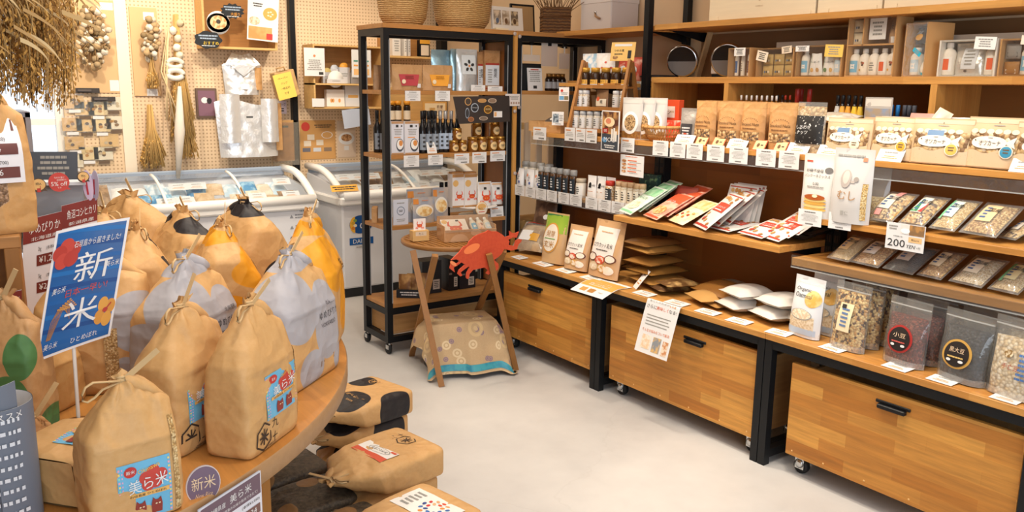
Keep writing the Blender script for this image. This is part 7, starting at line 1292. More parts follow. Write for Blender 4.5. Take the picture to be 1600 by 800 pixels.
def lying_bag(label, xy, z, yaw, mat, seed, dec=None, w=.27, d=.115, h=.40, strip=None, group=None):
    a = R(yaw); c = Vector((xy[0], xy[1], z+d/2+.006))
    # base of the bag points outwards along (cos, sin); its front faces up
    return rice_bag('rice_bag', label, 0, 0, w, d, h, mat, seed, dec, None, strip, (-90, 0, math.degrees(a)+90), 0, group, ((1, .30, .1),), None, .7, 1, c, .68)
def k_black(w=.27, d=.115, h=.40): return kraft('c99b62', '221f22', blobs(w, d, h, [(-.12, -.5, .60, .30, .8, .20), (.33, -.2, .20, .24, 1.2, .15), (.5, 0, .62, .24, 1.0, .14), (-.5, 0, .25, .18, .8, .2)]))
def s1_print(t, S, w, h): p = MB(); p.dtext(S, 'にじのきらめき', -.12*w, .60*h, h*.05, col('d0a060', .6), .003, None, None, PI/2*0); p.dtext(S, '埼玉県産', -.12*w, .68*h, h*.025, col('d0a060', .6), .003); logo(p, S, .18*w, .14*h, w*.09, col('c09050', .6), False); p.build('print', t)
def s2_print(t, S, w, h):
    p = MB(); p.drect(S, -.30*w, .30*w, .56*h, .64*h, col('cf5234', .6), .0025, 6, 3); p.drect(S, -.30*w, .30*w, .42*h, .56*h, col('e6e2dc', .6), .0025, 6, 3); p.dell(S, -.02*w, .49*h, .2*w, .05*h, GREYINK, .0034, 24, 1, None, .92); p.dtext(S, 'あきたこまち', -.02*w, .49*h, h*.035, INK, .0036, w*.3); p.drect(S, -.28*w, -.18*w, .43*h, .46*h, col('cf5234', .6), .0034); p.build('label', t)
    q = MB(); logo(q, S, .0*w, .17*h, w*.13, col('4a3828', .7)); q.dtext(S, 'KOMEKUJU', .0*w, .05*h, h*.02, col('4a3828', .7), .0025); q.build('print', t)
def s3_print(t, S, w, h):
    p = MB(); p.drect(S, -.38*w, .36*w, .12*h, .44*h, col('e9e5de', .6), .0025, 6, 6)
    for r_, n in ((.15, 12), (.09, 8)):
        for k in range(n): a = 2*PI*k/n; p.dell(S, -.12*w+r_*w*math.sin(a), .28*h+r_*w*math.cos(a), w*.028, w*.02, col(['d9502f', 'e08a3c', '3f6fb0', '2f4a8a', 'c93a3a', 'e0a878'][(k+n) % 6], .6), .0034, 8, 1, None, 0, a)
    p.lines(S, .12*w, .30*w, .16*h, .40*h, 5, GREYINK, 3, None, .0034); p.build('label', t)
end1 = PZ(612, 599, .30); end2 = PZ(656, 684, .30); end3 = PZ(706, 776, .30)
YW = 16   # the stacks point out of the table a little to the far side
for (e, z, nm, mats, pr, sd, yw) in ((end1, 0, 'black spotted', [k_black()]*3, s1_print, 31, 14), (end2, 0, 'plain kraft', [KR0]*3, s2_print, 41, 10), (end3, 0, 'plain kraft', [KR0]*3, s3_print, 51, 12)):
    for lv in range(3):
        which = {31: 'of the far floor stack', 41: 'of the middle floor stack', 51: 'of the nearest floor stack'}[sd]; pos = ('lowest', 'middle', 'top')[lv]
        extra = {31: '', 41: ' with red and white label' if lv == 2 else '', 51: ' with dotted circle label' if lv == 2 else ''}[sd]
        b = lying_bag('%s %s rice bag%s %s' % (pos, nm, extra, which), (e.x-.012*(lv % 2), e.y+.01*(lv % 2)), .10*lv, yw+(3, -3, 0)[lv], mats[lv], sd+lv, pr if (lv == 2 or sd == 31) else None, .27, .10, .36, None)
lying_bag('kraft rice bag cut by the lower frame edge beside the dotted circle label bag', (.95, 1.73), .20, 20, KR0, 61, None, .25, .10, .36)
SHADEP = kraft('2a2522', '8f6a42', blobs(.22, .095, .32, [(.3, -.5, .3, .16, .8, .12), (-.3, -.3, .7, .18, .8, .10), (0, 0, 1.0, .3, 1, .1)]))  # dark paper stands for the stack ends' shadow and their black print
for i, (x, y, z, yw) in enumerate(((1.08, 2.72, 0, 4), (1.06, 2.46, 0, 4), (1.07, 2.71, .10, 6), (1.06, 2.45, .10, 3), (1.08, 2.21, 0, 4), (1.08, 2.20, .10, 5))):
    rice_bag('rice_bag', '%s black rice bag under the table rim, %s' % (('lower', 'upper')[z > 0], ('beside the far floor stack', 'beside the middle floor stack', 'beside the nearest floor stack')[(0, 1, 0, 1, 2, 2)[i]]), 0, 0, .22, .095, .32, SHADEP, 70+i, None, None, None, (-90, 0, yw+90), 0, None, ((1, .30, .1),), None, .8, 1, Vector((x, y, z+.056)), .68)
YB = 6.2
def freezer(label, x0, x1, yf, yb, zf, zb, n, deco):
    """curved glass top chest freezer: rim rises from zf at the front to zb at the back"""
    t = thing('chest_freezer', label, 'freezer', ((x0+x1)/2, yf, 0)); W = x1-x0; D = yb-yf; BW = col('dfe0e4', .4); RW = col('eceae6', .35)
    m = MB(); m.box(-W/2+.02, W/2-.02, .02, D-.01, .07, zf-.06, BW, None, .012);
    poly = [(.02, zf-.07), (D-.01, zf-.07), (D-.01, zb-.05), (.30*D, zb-.10), (.05, zf-.045)]
    for sx in (-1, 1): m.prism([(y, z) for y, z in poly], .02, BW, Matrix(((0, 1, 0, sx*(W/2-.02)-(.02 if sx > 0 else 0)), (1, 0, 0, 0), (0, 0, 1, 0), (0, 0, 0, 1))))
    m.box(-W/2+.04, W/2-.04, D-.03, D-.01, zf-.06, zb-.05, BW); m.build('body', t)
    k = MB(); k.box(-W/2+.04, W/2-.04, .05, D-.03, 0, .07, col('2a2c2f', .6)); k.build('kick_base', t)
    def arc(v): a = v*PI/2; return (.0+D*.72*math.sin(a*1.0)*.0+D*(.02+.70*v), zf+(zb-zf)*math.sin(a)**.9)
    r = MB(); prof = [arc(q/10) for q in range(11)]+[(D, zb)]
    for sx in (-1, 1): r.tube([(sx*(W/2-.03), y, z) for y, z in prof], .026, RW, 10)
    r.tube([(-W/2+.03, .02, zf), (W/2-.03, .02, zf)], .036, RW, 12); r.box(-W/2, W/2, -.005, .045, zf-.065, zf-.005, RW, None, .012); r.box(-W/2+.03, W/2-.03, D-.05, D, zb-.05, zb+.012, col('9aa8bb', .35), None, .006)
    for sx in (-1, 1): r.box(sx*W/2-(.045 if sx > 0 else 0), sx*W/2+(0 if sx > 0 else .045), .03, D, zf-.07, zf-.01, RW, None, .01)
    r.build('rim', t)
    for q in range(1, n): x = -W/2+W*q/n; b = MB(); b.tube([(x, y, z+.005) for y, z in prof[:11]], .010, RW, 8); b.build('glass_divider', t)
    for q in range(n):
        xa, xb = -W/2+.06+(W-.08)*q/n, -W/2+.03+(W-.08)*(q+1)/n; g = MB(); g.grid(lambda u, v: (xa+(xb-xa)*u, arc(v)[0], arc(v)[1]), 2, 10, clear('f1f5f8', .03, .04)); g.build('glass_lid', t)
    l = MB(); l.box(-W/2+.06, W/2-.06, .06, D-.06, zf-.30, zf-.29, col('cfd4d8', .5)); l.build('basket_floor', t)
    deco(t, W, D, zf); return t
def products(base, label, W, D, z, seed, cols, x0, yf):
    rn = random.Random(seed); k = 0; out = []
    nx = int(W/.13)
    for i in range(nx):
        for j in range(2):
            m = MB(); w_, l_ = .125, rn.uniform(.14, .18); c, c2 = rn.choice(cols); S = pack_body(m, w_, l_, .05, speck(c, c2, 22.0, .52), i*3+j, .008, 8, .004)
            x = -W/2+.10+(W-.2)*(i+.5)/nx; hgt = rn.uniform(0, .05)
            o = m.build('frozen_pack', None, (x0+x+rn.uniform(-.01, .01), yf+.10+.17*j, z-.028+hgt*.6+.06*j), (-62+rn.uniform(-12, 12), 0, rn.uniform(-12, 12)))
            tag(o, '%s frozen pack in %s' % (('tan', 'white', 'pale blue', 'brown', 'beige', 'blue')[[q[0] for q in PK].index(c)] if c in [q[0] for q in PK] else 'pale', label) + ', %s row, %s from the window end' % (('front', 'rear')[j], ORD[i] if i < 12 else str(i+1)), 'frozen food', 'frozen packs in ' + label)
            if rn.random() < .55:
                price('white tag over the %s %s row pack in %s' % (ORD[i], ('front', 'rear')[j], label), (x0+x, yf+.085+.18*j, z+.04+.07*j), .12, .06, (-50, 0, rn.uniform(-8, 8)), 2, 'price tags in ' + label)
PK = [('c9a67c', 'd9bd98'), ('e9e7e4', 'f4f2ee'), ('bcd6e6', 'eaf2f6'), ('8a6a4c', 'b08a64'), ('d9c8b0', 'ece0cc'), ('3f8fc0', '9fcbe0')]
def d1(t, W, D, zf):
    b = MB(); S = FLAT(.019); x = W/2-.15
    for k in range(5): b.lines(S, x-.02, x+.08, .60-.075*k, .635-.075*k, 2, col('8e9096', .6), k, None, .001, .5, False); b.dell(S, x-.045, .617-.075*k, .014, .014, col('6b6c72', .6), .001, 12) if k == 2 else b.dpoly(S, [(x-.058, .607-.075*k), (x-.032, .607-.075*k), (x-.045, .63-.075*k)], col('8e9096', .6), .001)
    b.dtext(S, '注意', x+.035, .655, .022, INK, .001); b.build('notice_print', t)
def d2(t, W, D, zf):
    b = MB(); S = FLAT(.019); x = -W/2+.16; z = .53; b.dell(S, x, z, .088, .066, col('1d4f8f', .4), .001, 28); b.dell(S, x-.045, z, .04, .058, col('e9b23c', .4), .0014, 18, 1, None, 0, 0, PI/2, PI*1.5);
    for q, c in enumerate(('d9822f', 'e6dcc4', 'c9a03a', '7a9a4c')): b.dell(S, x-.06+.016*(q % 2), z-.024+.018*q, .014, .011, col(c, .5), .0018, 10)
    b.dtext(S, 'dr', x+.03, z, .062, PAPER, .0018); b.drect(S, x-.09, x+.095, z-.145, z-.095, col('1d5a9c', .4), .001); b.dtext(S, 'DAIREI', x, z-.12, .03, PAPER, .0018); b.lines(S, x-.04, x+.05, z-.17, z-.155, 1, GREYINK, 2, None, .001); b.build('logo_print', t)
FX0, FX1, FY = .78, 2.262, 5.5
freezer('long white chest freezer with a curved glass lid behind the rice bags', FX0, FX1, FY, 6.12, .725, .895, 3, d1); products('p', 'the long freezer', FX1-FX0, .6, .70, 3, PK, (FX0+FX1)/2, FY)
GX0, GX1, GY = 2.40, 3.62, 5.46
freezer('white chest freezer with a round blue logo behind the black rack', GX0, GX1, GY, 6.12, .735, .90, 2, d2); products('q', 'the blue logo freezer', GX1-GX0, .6, .71, 5, PK, (GX0+GX1)/2, GY)
q = PY(540, 313, GY); price('yellow price strip on the front rim of the blue logo freezer', (q.x, GY+.0, .775), .2, .05, (-35, 0, 0), 0)
COL.objects[-1].data = (lambda m: (m.box(-.1, .1, 0, .001, 0, .05, col('e9b04a', .6)), m.lines(FLAT(0), -.09, .09, .01, .04, 2, INK, 2), m.mesh('price_strip'))[2])(MB())
def wy(px, py, Y=YB): return PY(px, py, Y)
def wall_item(name, label, cat, pl, pr, pt, pb, th, fn, Y=None, rot=(0, 0, 0), group=None):
    Y = Y or YB-th-.001; a, w_, h_ = cy(pl, pr, pt, pb, Y); m = MB(); fn(m, w_, h_, th); return simple(name, label, cat, [('p', m)], (a, Y, PY((pl+pr)/2, pb, Y).z), 0, group, rot)
CARD = col('d9b384', .75)
def wreath_board(m, w, h, th): m.box(-w/2, w/2, th-.006, th, 0, h, CARD); m.drect(FLAT(th-.006), w*.28, w*.48, h*.02, h*.14, PAPER); m.drect(FLAT(th-.006), w*.2, w*.46, h*.9, h*.98, PAPER)
wall_item('display_board', 'tan cardboard panel with a dried wreath beside the window', 'board', 112, 190, 0, 145, .02, wreath_board); wall_item('display_board', 'narrow tan cardboard panel with a dried corn swag', 'board', 212, 254, 12, 150, .03, lambda m, w, h, th: (m.box(-w/2, w/2, th-.012, th, 0, h, CARD), m.drect(FLAT(th-.012), -w*.05, w*.35, h*.0, h*.08, PAPER), m.drect(FLAT(th-.012), w*.0, w*.4, h*.86, h*.95, PAPER)))
def dried(label, cx, cyy, rx, ry, seed, kind, Y=6.13, n=60):
    n = int(n*2.2)
    p = PY(cx, cyy, Y); s_ = (PY(cx+10, cyy, Y).x-p.x)/10; t = thing('dried_swag', label, 'dried flowers', (p.x, Y, p.z)); rn = random.Random(seed); a = MB(); b = MB(); ST = col('cfa868', .8); W_, H_ = rx*s_, ry*s_
    for k in range(n):
        if kind == 'sheaf':
            x = rn.uniform(-.35, .35)*W_; y = rn.uniform(-.03, .03); x2 = x*rn.uniform(1.5, 2.9); z2 = -H_*rn.uniform(.5, 1); a.tube([(x*.3, y, H_*.9), (x*.7, y, H_*.2), (x2, y*1.6, z2)], [.002, .003, .0035], ST, 5)
            for q in range(4): f = .3+.2*q; b.lathe([(0, -.012), (.006, 0), (0, .012)], col(rn.choice(['d9ac60', 'cc9a4c', 'e3c080']), .8), 5, TR(x+(x2-x)*f, y-.004, H_*.1+(z2-H_*.1)*f, rn.uniform(-30, 30), rn.uniform(-30, 30)))
        else:
            th = rn.uniform(0, 2*PI); r_ = rn.uniform(.15, 1); x, z, y = W_*r_*math.cos(th), H_*r_*math.sin(th), rn.uniform(-.05, .03)
            if kind == 'wreath': a.tube([(x*.2, y, z*.2), (x*.7, y-.02, z*.7), (x, y, z)], .0025, col('8a6a40', .8), 5)
            cc = rn.choice(['cdbfa8', 'b89a70', 'e3d9c6', '8c7654', 'a8906c']); b.lathe([(0, -.012), (.014, -.004), (.017, .004), (.008, .014), (0, .016)], col(cc, .8), 7, TR(x, y-.01, z, rn.uniform(-90, 90), rn.uniform(-90, 90), 0, rn.uniform(.7, 1.7)))
    if a.f: a.build('stems', t)['kind'] = 'stuff'
    b.build('seed_heads', t)['kind'] = 'stuff'; return t
dried('dried wreath of white seed heads on the tan cardboard panel', 143, 58, 28, 52, 3, 'wreath', 6.13, 80); dried('dried swag of pale corn and seed heads on the narrow panel', 236, 64, 12, 36, 4, 'swag', 6.13, 50); dried('drooping dried rice ears under the pale corn swag', 237, 112, 11, 28, 5, 'sheaf', 6.13, 24)
dried('long hanging sheaf of dried rice with a white tied ring', 280, 120, 22, 108, 6, 'sheaf', 6.10, 110); dried('low sheaf of dried straw under the narrow panel', 237, 212, 21, 56, 7, 'sheaf', 6.12, 60); dried('small low sheaf of dried straw beside the long hanging one', 292, 210, 16, 40, 8, 'sheaf', 6.12, 30)
m = MB(); m.tube([(.05*math.cos(k*PI/10), 0, .028*math.sin(k*PI/10)) for k in range(20)], .018, col('e9e2d6', .8), 8, True); m.tube([(.05*math.cos(k*PI/10), .0, .07+.026*math.sin(k*PI/10)) for k in range(20)], .016, col('e2dacb', .8), 8, True); p = PY(274, 116, 6.06); simple('straw_ring', 'white paper wrapped double ring tied to the long hanging sheaf', 'ornament', [('p', m)], (p.x, 6.06, p.z), 0)
m = MB(); [m.lathe([(0, -.03), (.018, -.02), (.028, 0), (.02, .018), (0, .03)], col(c, .7), 10, TR(x, 0, z, 20*k, 30*k)) for k, (x, z, c) in enumerate(((0, 0, 'e6dccb'), (.03, -.05, 'd9ccb4'), (.02, -.11, 'efe8da'), (.05, .05, 'cbb894'), (.035, -.16, 'e0d4bc')))]; p = PY(270, 48, 6.07); simple('seed_ornament', 'string of pale dried pods at the head of the long sheaf', 'ornament', [('p', m)], (p.x, 6.07, p.z), 0)
m = MB(); m.tube([(0, 0, 0), (-.02, -.01, -.3), (-.045, 0, -.62)], [.012, .035, .012], col('dcd3c6', .9), 10); p = PY(281, 135, 6.04); simple('grey_plume', 'soft grey plume hanging in the long dried sheaf', 'ornament', [('p', m)], (p.x, 6.05, p.z), 0)
m = MB(); [m.tube([(0, 0, 0), (-.03-.02*k, -.01, -.3), (-.05+.05*k, 0, -.62-.02*k)], .006, col('e3c99c', .8), 5) for k in (0, 1, 2)]; p = PY(262, 40, 6.08); simple('raffia_tie', 'loose pale raffia tails hanging beside the long sheaf', 'ribbon', [('p', m)], (p.x, 6.06, p.z), 0)
rn = random.Random(9); rows = [(104, 156, 20), (130, 172, 19), (154, 162, 0)]
SP = [(117, 170), (133, 180), (154, 180), (178, 172), (114, 205), (136, 206), (160, 206), (182, 202), (118, 234), (172, 230), (140, 250), (163, 250), (116, 262)]
for i, (px, py) in enumerate(SP):
    p = PY(px, py, 6.18); w_, h_ = .115, .085; m = MB(); m.box(-w_/2, w_/2, 0, .003, 0, h_, col(('dcb67c', 'e9c790', 'f0dcb2', 'f4eee2')[i % 4 if i != 12 else 3], .7)); S = FLAT(0)
    for k in range(5): m.dell(S, rn.uniform(-.25, .25)*w_, rn.uniform(.3, .7)*h_, .012, .010, col(rn.choice(['5a4634', '8a6a3c', 'e0c088', 'b8863c', 'cfc0a8']), .7), .0012+.0003*k, 8)
    m.box(-w_/2-.004, w_/2+.004, -.004, -.003, -.03, h_+.012, clear('fbfaf6', .02, .2)); m.drect(FLAT(-.004), -w_*.3, w_*.3, -.026, -.006, col('6a5848', .7) if i % 2 else PAPER)
    simple('seed_packet', 'small clear packet on the pegboard by the window, %s' % ['top row first', 'top row second', 'top row third', 'top row last', 'second row first', 'second row second', 'second row third', 'second row last', 'third row first', 'third row last', 'lowest row first', 'lowest row second', 'white one at the lower end'][i], 'packet', [('p', m)], (p.x, 6.19, p.z), 0, 'packets on the pegboard')
for i, px in enumerate((139, 150)): p = PY(px, 155, 6.15); m = MB(); m.box(-.07, .07, 0, .02, 0, .03, col('3b3533', .6)); m.box(-.06, .02, -.01, 0, .008, .022, col('5a5250', .6)); simple('dark_holder', 'dark bundle hung above the seed packets, %s one' % ('upper', 'lower')[i], 'holder', [('p', m)], (p.x+.05*i, 6.165, p.z-.055*i+.04), 0)
t = thing('wall_crate', 'wooden crate hung on the pegboard behind the soup poster', 'crate', (0, 0, 0)); x0, x1 = PY(317, 40, 6.02).x, PY(433, 40, 6.02).x; z0, z1 = PY(375, 77, 6.02).z, 2.2; m = MB()
m.box(x0, x1, 6.185, 6.197, z0, z1, wood('b07a42', 'bd874c', 'x', .09, .9, .6, 'z')); m.box(x0, x1, 6.03, 6.185, z0, z0+.015, PINEX); m.box(x0, x0+.015, 6.03, 6.185, z0+.015, z1, PINEX); m.box(x1-.015, x1, 6.03, 6.185, z0+.015, z1, PINEX); m.box(x0, x1, 6.03, 6.185, z1-.015, z1, PINEX); m.build('crate', t)
def poster_soup(m, w, h, th):
    m.box(-w/2, w/2, 0, .002, 0, h, PAPER); S = FLAT(0); m.drect(S, -w*.46, w*.3, 0+h*.03, h*.3, speck('c98f52', 'd9a468', 12.0), .001); m.dell(S, w*.22, h*.58, w*.27, h*.17, col('e9e4de', .5), .0012, 24); m.dell(S, w*.22, h*.60, w*.23, h*.14, col('e0a052', .5), .0016, 24); [m.dell(S, w*(.22+.08*math.cos(q)), h*(.60+.05*math.sin(q)), w*.035, h*.018, col('f3e3c0', .5), .002, 8) for q in (0, 1.3, 2.4, 3.9, 5)]; m.dell(S, -w*.28, h*.42, w*.18, h*.09, speck('e6d6c0', 'c9a078', 40.0), .0018, 18); m.drect(S, w*.12, w*.32, h*.04, h*.17, col('c23c38', .6), .0014); m.lines(S, -w*.34, -w*.02, h*.72, h*.82, 2, INK, 2); m.dell(S, -w*.2, h*.93, w*.06, h*.025, col('d9603c', .6), .001, 12)
wall_item('poster', 'white soup poster hung over the wall crate', 'poster', 386, 434, -8, 64, .002, poster_soup, 6.0, (0, 4, 0))
def bowl_cut(m, w, h, th): m.dell(FLAT(0), 0, h/2, w/2, h/2, col('e9e5e0', .5), 0, 28); m.lathe([(w/2, 0), (w/2, .006)], col('e9e5e0', .5), 28, TR(0, 0, h/2, 90) if False else TR(0, .006, h/2, 90)); m.dell(FLAT(0), 0, h*.52, w*.36, h*.36, speck('c98a4c', 'e8cfa0', 40.0), .002, 24); m.dell(FLAT(0), 0, h*.56, w*.1, h*.12, col('4a4038', .6), .003, 12)
wall_item('bowl_picture', 'round noodle bowl picture hung on the wall crate', 'picture', 324, 360, 24, 54, .006, bowl_cut, 6.005)
def chalk(pts, lines_, col2):
    def f(m, w, h, th): m.prism([(x*w, z*h) for x, z in pts][::-1], .006, col('23272b', .5)); S = FLAT(0); m.lines(S, -w*.36, w*.36, h*.5, h*.82, 2, col('9fb0c4', .6), 2, None, .001); m.dtext(S, lines_, w*.1, h*.32, h*.2, col(col2, .6), .001); m.lines(S, -w*.3, w*.3, h*.12, h*.2, 1, PAPER, 5, None, .001)
    return f
cloud = [(.5*math.cos(a)*(1+.07*math.cos(7*a)), .5+.5*math.sin(a)*(1+.07*math.cos(7*a))) for a in [2*PI*k/42 for k in range(42)]]; burst = [(.5*math.cos(a)*(1 if k % 2 else .82), .5+.5*math.sin(a)*(1 if k % 2 else .82)) for k, a in enumerate([2*PI*k/24 for k in range(24)])]
wall_item('chalk_sign', 'black cloud shaped chalk sign at the lower corner of the wall crate', 'sign', 305, 347, 49, 76, .006, chalk(cloud, 'おすすめ', 'e6c23c'), 6.0); wall_item('chalk_sign', 'black spiky chalk sign over the noodle bowl picture', 'sign', 345, 383, 5, 30, .006, chalk(burst, '大盛り', 'e6a03c'), 6.0)
FO = foil('f2f5f8', .34)
def cooler(label, pl, pr, pt, pb, Y, kind):
    a, w_, h_ = cy(pl, pr, pt, pb, Y); t = thing('cooler_bag', label, 'cooler bag', (a, Y, PY((pl+pr)/2, pb, Y).z)); m = MB()
    def fn(u, v):
        x = (u-.5)*w_*(1-.0*v); q = (1-abs(2*u-1)**3); b = .05*q*(1-.6*v)+.006*nz(u*9, v*8, 2.0); return (x*(1-.12*(1-v)), -b, v*h_*(.92 if kind else .72)+.02*math.sin(u*7)*v*v)
    m.grid(fn, 26, 22, FO); m.grid(lambda u, v: (fn(u, v)[0], .035-fn(u, v)[1]*.3-.03, fn(u, v)[2]), 26, 22, FO, True, None, False, True)
    if not kind: m.grid(lambda u, v: ((u-.5)*w_*(.96-.5*v), -.045+.045*v+.010*nz(u*8, v*6, 7), h_*(.72+.30*v)-.05*h_*math.sin(PI*u)*v), 20, 8, FO); m.grid(lambda u, v: ((u-.5)*w_*.7, -.054-.004*nz(u*8, v*8, 3), h_*(.72-.28*v*(1-abs(2*u-1)))), 12, 8, FO); m.drect(FLAT(-.06), -w_*.1, w_*.12, h_*.14, h_*.26, col('e9ecee', .4))
    else:
        for sx, w2, zz in ((-1, .30, 1.05), (1, .26, .98)): m.grid(lambda u, v: (sx*w_*.30+(u-.5)*w_*w2, -.05-.03*math.sin(PI*u)+.004*nz(u*7, v*9, sx), h_*(.25+(zz-.25)*v)), 10, 14, FO)
        m.drect(FLAT(-.075), -w_*.08, w_*.02, h_*.66, h_*.69, col('4a4c4e', .6)); m.grid(lambda u, v: (w_*.46+(u-.5)*w_*.1, -.02, h_*(.1+.8*v)), 4, 10, kraft('b98a55'))
    m.build('foil_body', t)
    if not kind: MB().grid(lambda u, v: (w_*.42+(u-.5)*w_*.18, -.02-.01*math.sin(PI*u), h_*(.12+.55*v)), 6, 6, kraft('b98a55')).build('side_gusset', t)
    return t
cooler('silver insulated bag with a folded top hung on the pegboard', 349, 408, 84, 148, 6.13, 0); cooler('large silver insulated carrier bag hung under the folded silver bag', 339, 440, 152, 245, 6.10, 1)
t = thing('paper_carrier', 'small kraft paper carrier hung with a yellow note', 'paper bag', (PY(450, 150, 6.1).x, 6.10, PY(450, 152, 6.1).z), 0, None, (0, -14, 0)); w_ = .15; m = MB(); m.box(-w_/2, w_/2, -.06, .04, 0, .19, kraft('c19a68'), None, .004); m.box(-w_*.2, w_*.2, -.058, .038, .185, .19, kraft('8a6a42')); m.build('carrier', t); MB().tube([(-.03, 0, .185), (-.03, .0, .215), (.03, .0, .215), (.03, .0, .185)], .006, kraft('c19a68'), 6).build('handle', t)
def note(m, w, h, th): m.box(-w/2, w/2, 0, .001, 0, h, col('f0ce62', .6)); S = FLAT(0); [m.dtext(S, s, 0, h*(.82-.2*k), h*.09, INK, .001) for k, s in enumerate(('ペーパー', 'バッグ', '一枚五円', 'です'))]
wall_item('yellow_note', 'yellow handwritten note leaning on the kraft paper carrier', 'note', 436, 465, 114, 154, .001, note, 6.02, (0, -14, 0))
wall_item('kraft_bag', 'flat kraft paper bag in clear film beside the large silver carrier', 'paper bag', 428, 466, 188, 252, .02, lambda m, w, h, th: (m.box(-w/2, w/2, 0, .01, 0, h, kraft('b98e58'), None, .002), m.drect(FLAT(0), -w*.1, w*.14, h*.82, h*.87, col('3f5f78', .6)), m.box(-w*.54, w*.54, -.006, -.005, -.03, h*.95, clear('f2ead8', .1, .1))), 6.15)
wall_item('poster', 'purple handwritten notice behind the silver carrier', 'poster', 426, 448, 158, 178, .002, lambda m, w, h, th: (m.box(-w/2, w/2, 0, .001, 0, h, col('d9c9d4', .6)), m.dtext(FLAT(0), '保冷バッグ', 0, h*.74, h*.26, INK, .001, w*.9), m.lines(FLAT(0), -w*.1, w*.4, h*.14, h*.5, 2, INK, 3)));
wall_item('framed_picture', 'small dark framed plum coloured picture on the pegboard', 'picture frame', 308, 341, 138, 185, .02, lambda m, w, h, th: (m.box(-w/2, w/2, .004, th, 0, h, col('6a5548', .5), None, .003), m.box(-w*.4, w*.4, .002, .004, h*.08, h*.92, col('7d5a6a', .6)), m.dell(FLAT(.002), -w*.1, h*.6, w*.16, h*.1, PAPER, .001, 14), m.dell(FLAT(.002), w*.12, h*.58, w*.12, h*.1, col('2a2428', .6), .0014, 14)))
wall_item('poster', 'brown snack poster with a red dot between the post and the black rack', 'poster', 470, 525, 188, 249, .002, lambda m, w, h, th: (m.box(-w/2, w/2, 0, .002, 0, h, col('c9985c', .6)), m.dell(FLAT(0), -w*.34, h*.84, w*.12, w*.12, col('c9453a', .6), .001, 18), [m.drect(FLAT(0), w*a, w*(a+.2), h*b, h*(b+.14), col('d8cbb8', .6), .001) for a, b in ((-.3, .5), (-.4, .34), (-.05, .36))], m.dell(FLAT(0), w*.26, h*.62, w*.16, h*.09, PAPER, .001, 20, 1, None, .88), [m.drect(FLAT(0), w*(-.44+.3*k), w*(-.22+.3*k), h*.2, h*.3, col(c, .6), .001) for k, c in enumerate(('6a6a74', 'c9cdd4', '8a7460'))], m.lines(FLAT(0), -w*.1, w*.4, h*.8, h*.9, 2, INK, 2)))
wall_item('poster', 'pale pancake poster partly behind the rack corner post', 'poster', 528, 556, 189, 246, .002, lambda m, w, h, th: (m.box(-w/2, w/2, 0, .002, 0, h, col('dcc6b0', .6)), m.dell(FLAT(0), 0, h*.52, w*.44, h*.17, PAPER, .001, 22), m.dell(FLAT(0), 0, h*.54, w*.3, h*.10, speck('8a5a34', 'c99a68', 40.0), .0014, 18), m.drect(FLAT(0), -w*.14, w*.12, h*.2, h*.32, PAPER)))
wall_item('memo_sheet', 'pale blue memo sheet tilted beside the rack corner post', 'note', 538, 580, 169, 198, .001, lambda m, w, h, th: m.box(-w/2, w/2, 0, .001, 0, h, col('b9c3d6', .6)), 6.0, (0, -8, 0))
t = thing('wall_case', 'small wooden display case of white goods on the pegboard beside the black rack', 'display case'); x0, x1 = PY(490, 120, 6.0).x, PY(600, 120, 6.0).x; z0, zm, z1 = PY(530, 170, 6.0).z, PY(530, 133, 6.0).z, PY(520, 70, 6.0).z; m = MB()
m.box(x0, x1, 6.185, 6.197, z0, z1, wood('b98a55', 'c99a62', 'x', .1, .9, .6, 'z'));
for z in (z0, zm, z1-.012): m.box(x0, x1, 6.0, 6.185, z, z+.012, PINEX)
for x in (x0, x1-.012): m.box(x, x+.012, 6.0, 6.185, z0+.012, z1-.012, PINEX)
m.build('case', t)
for i, (a, b, c, d, cc, l) in enumerate(((505, 520, 107, 133, 'd9c27a', 'yellow topped'), (517, 531, 100, 133, 'c9ced6', 'grey topped'), (531, 547, 97, 133, 'e3a03c', 'orange topped'), (511, 540, 124, 133, 'eceae6', 'low white'), (548, 563, 108, 133, 'b7bcc6', 'pale grey'))):
    ya = (6.1, 6.12, 6.09, 6.03, 6.1)[i]; x_, w_, _ = cy(a, b, c, d, ya); h_ = max(.04, PY((a+b)/2, c, ya).z-zm-.0125); m = MB(); m.box(-w_/2, w_/2, 0, .03, 0, h_*.75, col('d3d3d6', .5)); m.lathe([(w_*.42, 0), (w_*.42, .012)], col(cc, .5), 18, TR(0, .02, h_*.75, 90)); m.lines(FLAT(0), -w_*.3, w_*.3, h_*.3, h_*.5, 2, GREYINK, i); simple('sweet_pack', '%s pack in the upper bay of the wall case' % l, 'food pack', [('p', m)], (x_, ya, zm+.0125), 0)
for i, (a, b, c, l) in enumerate(((511, 539, 140, 'white box with orange print in the lower bay of the wall case'), (540, 562, 134, 'pale blue box in the lower bay of the wall case'))):
    x_, w_, _ = cy(a, b, c, 168, 6.08); h_ = PY((a+b)/2, c, 6.08).z-z0-.0125; m = MB(); m.box(-w_/2, w_/2, 0, .05, 0, h_, col(('f1eee9', 'd6dbe2')[i], .5), None, .002); S = FLAT(0)
    if i == 0: [m.dell(S, x*w_, h_*.36, w_*.07, h_*.12, col('e6a868', .6), .001, 10) for x in (-.25, -.15, .2)]
    else: m.drect(S, -w_*.3, w_*.4, h_*.42, h_*.56, col('e6b870', .6))
    simple('white_box', l, 'box', [('p', m)], (x_, 6.08, z0+.0125), 0)
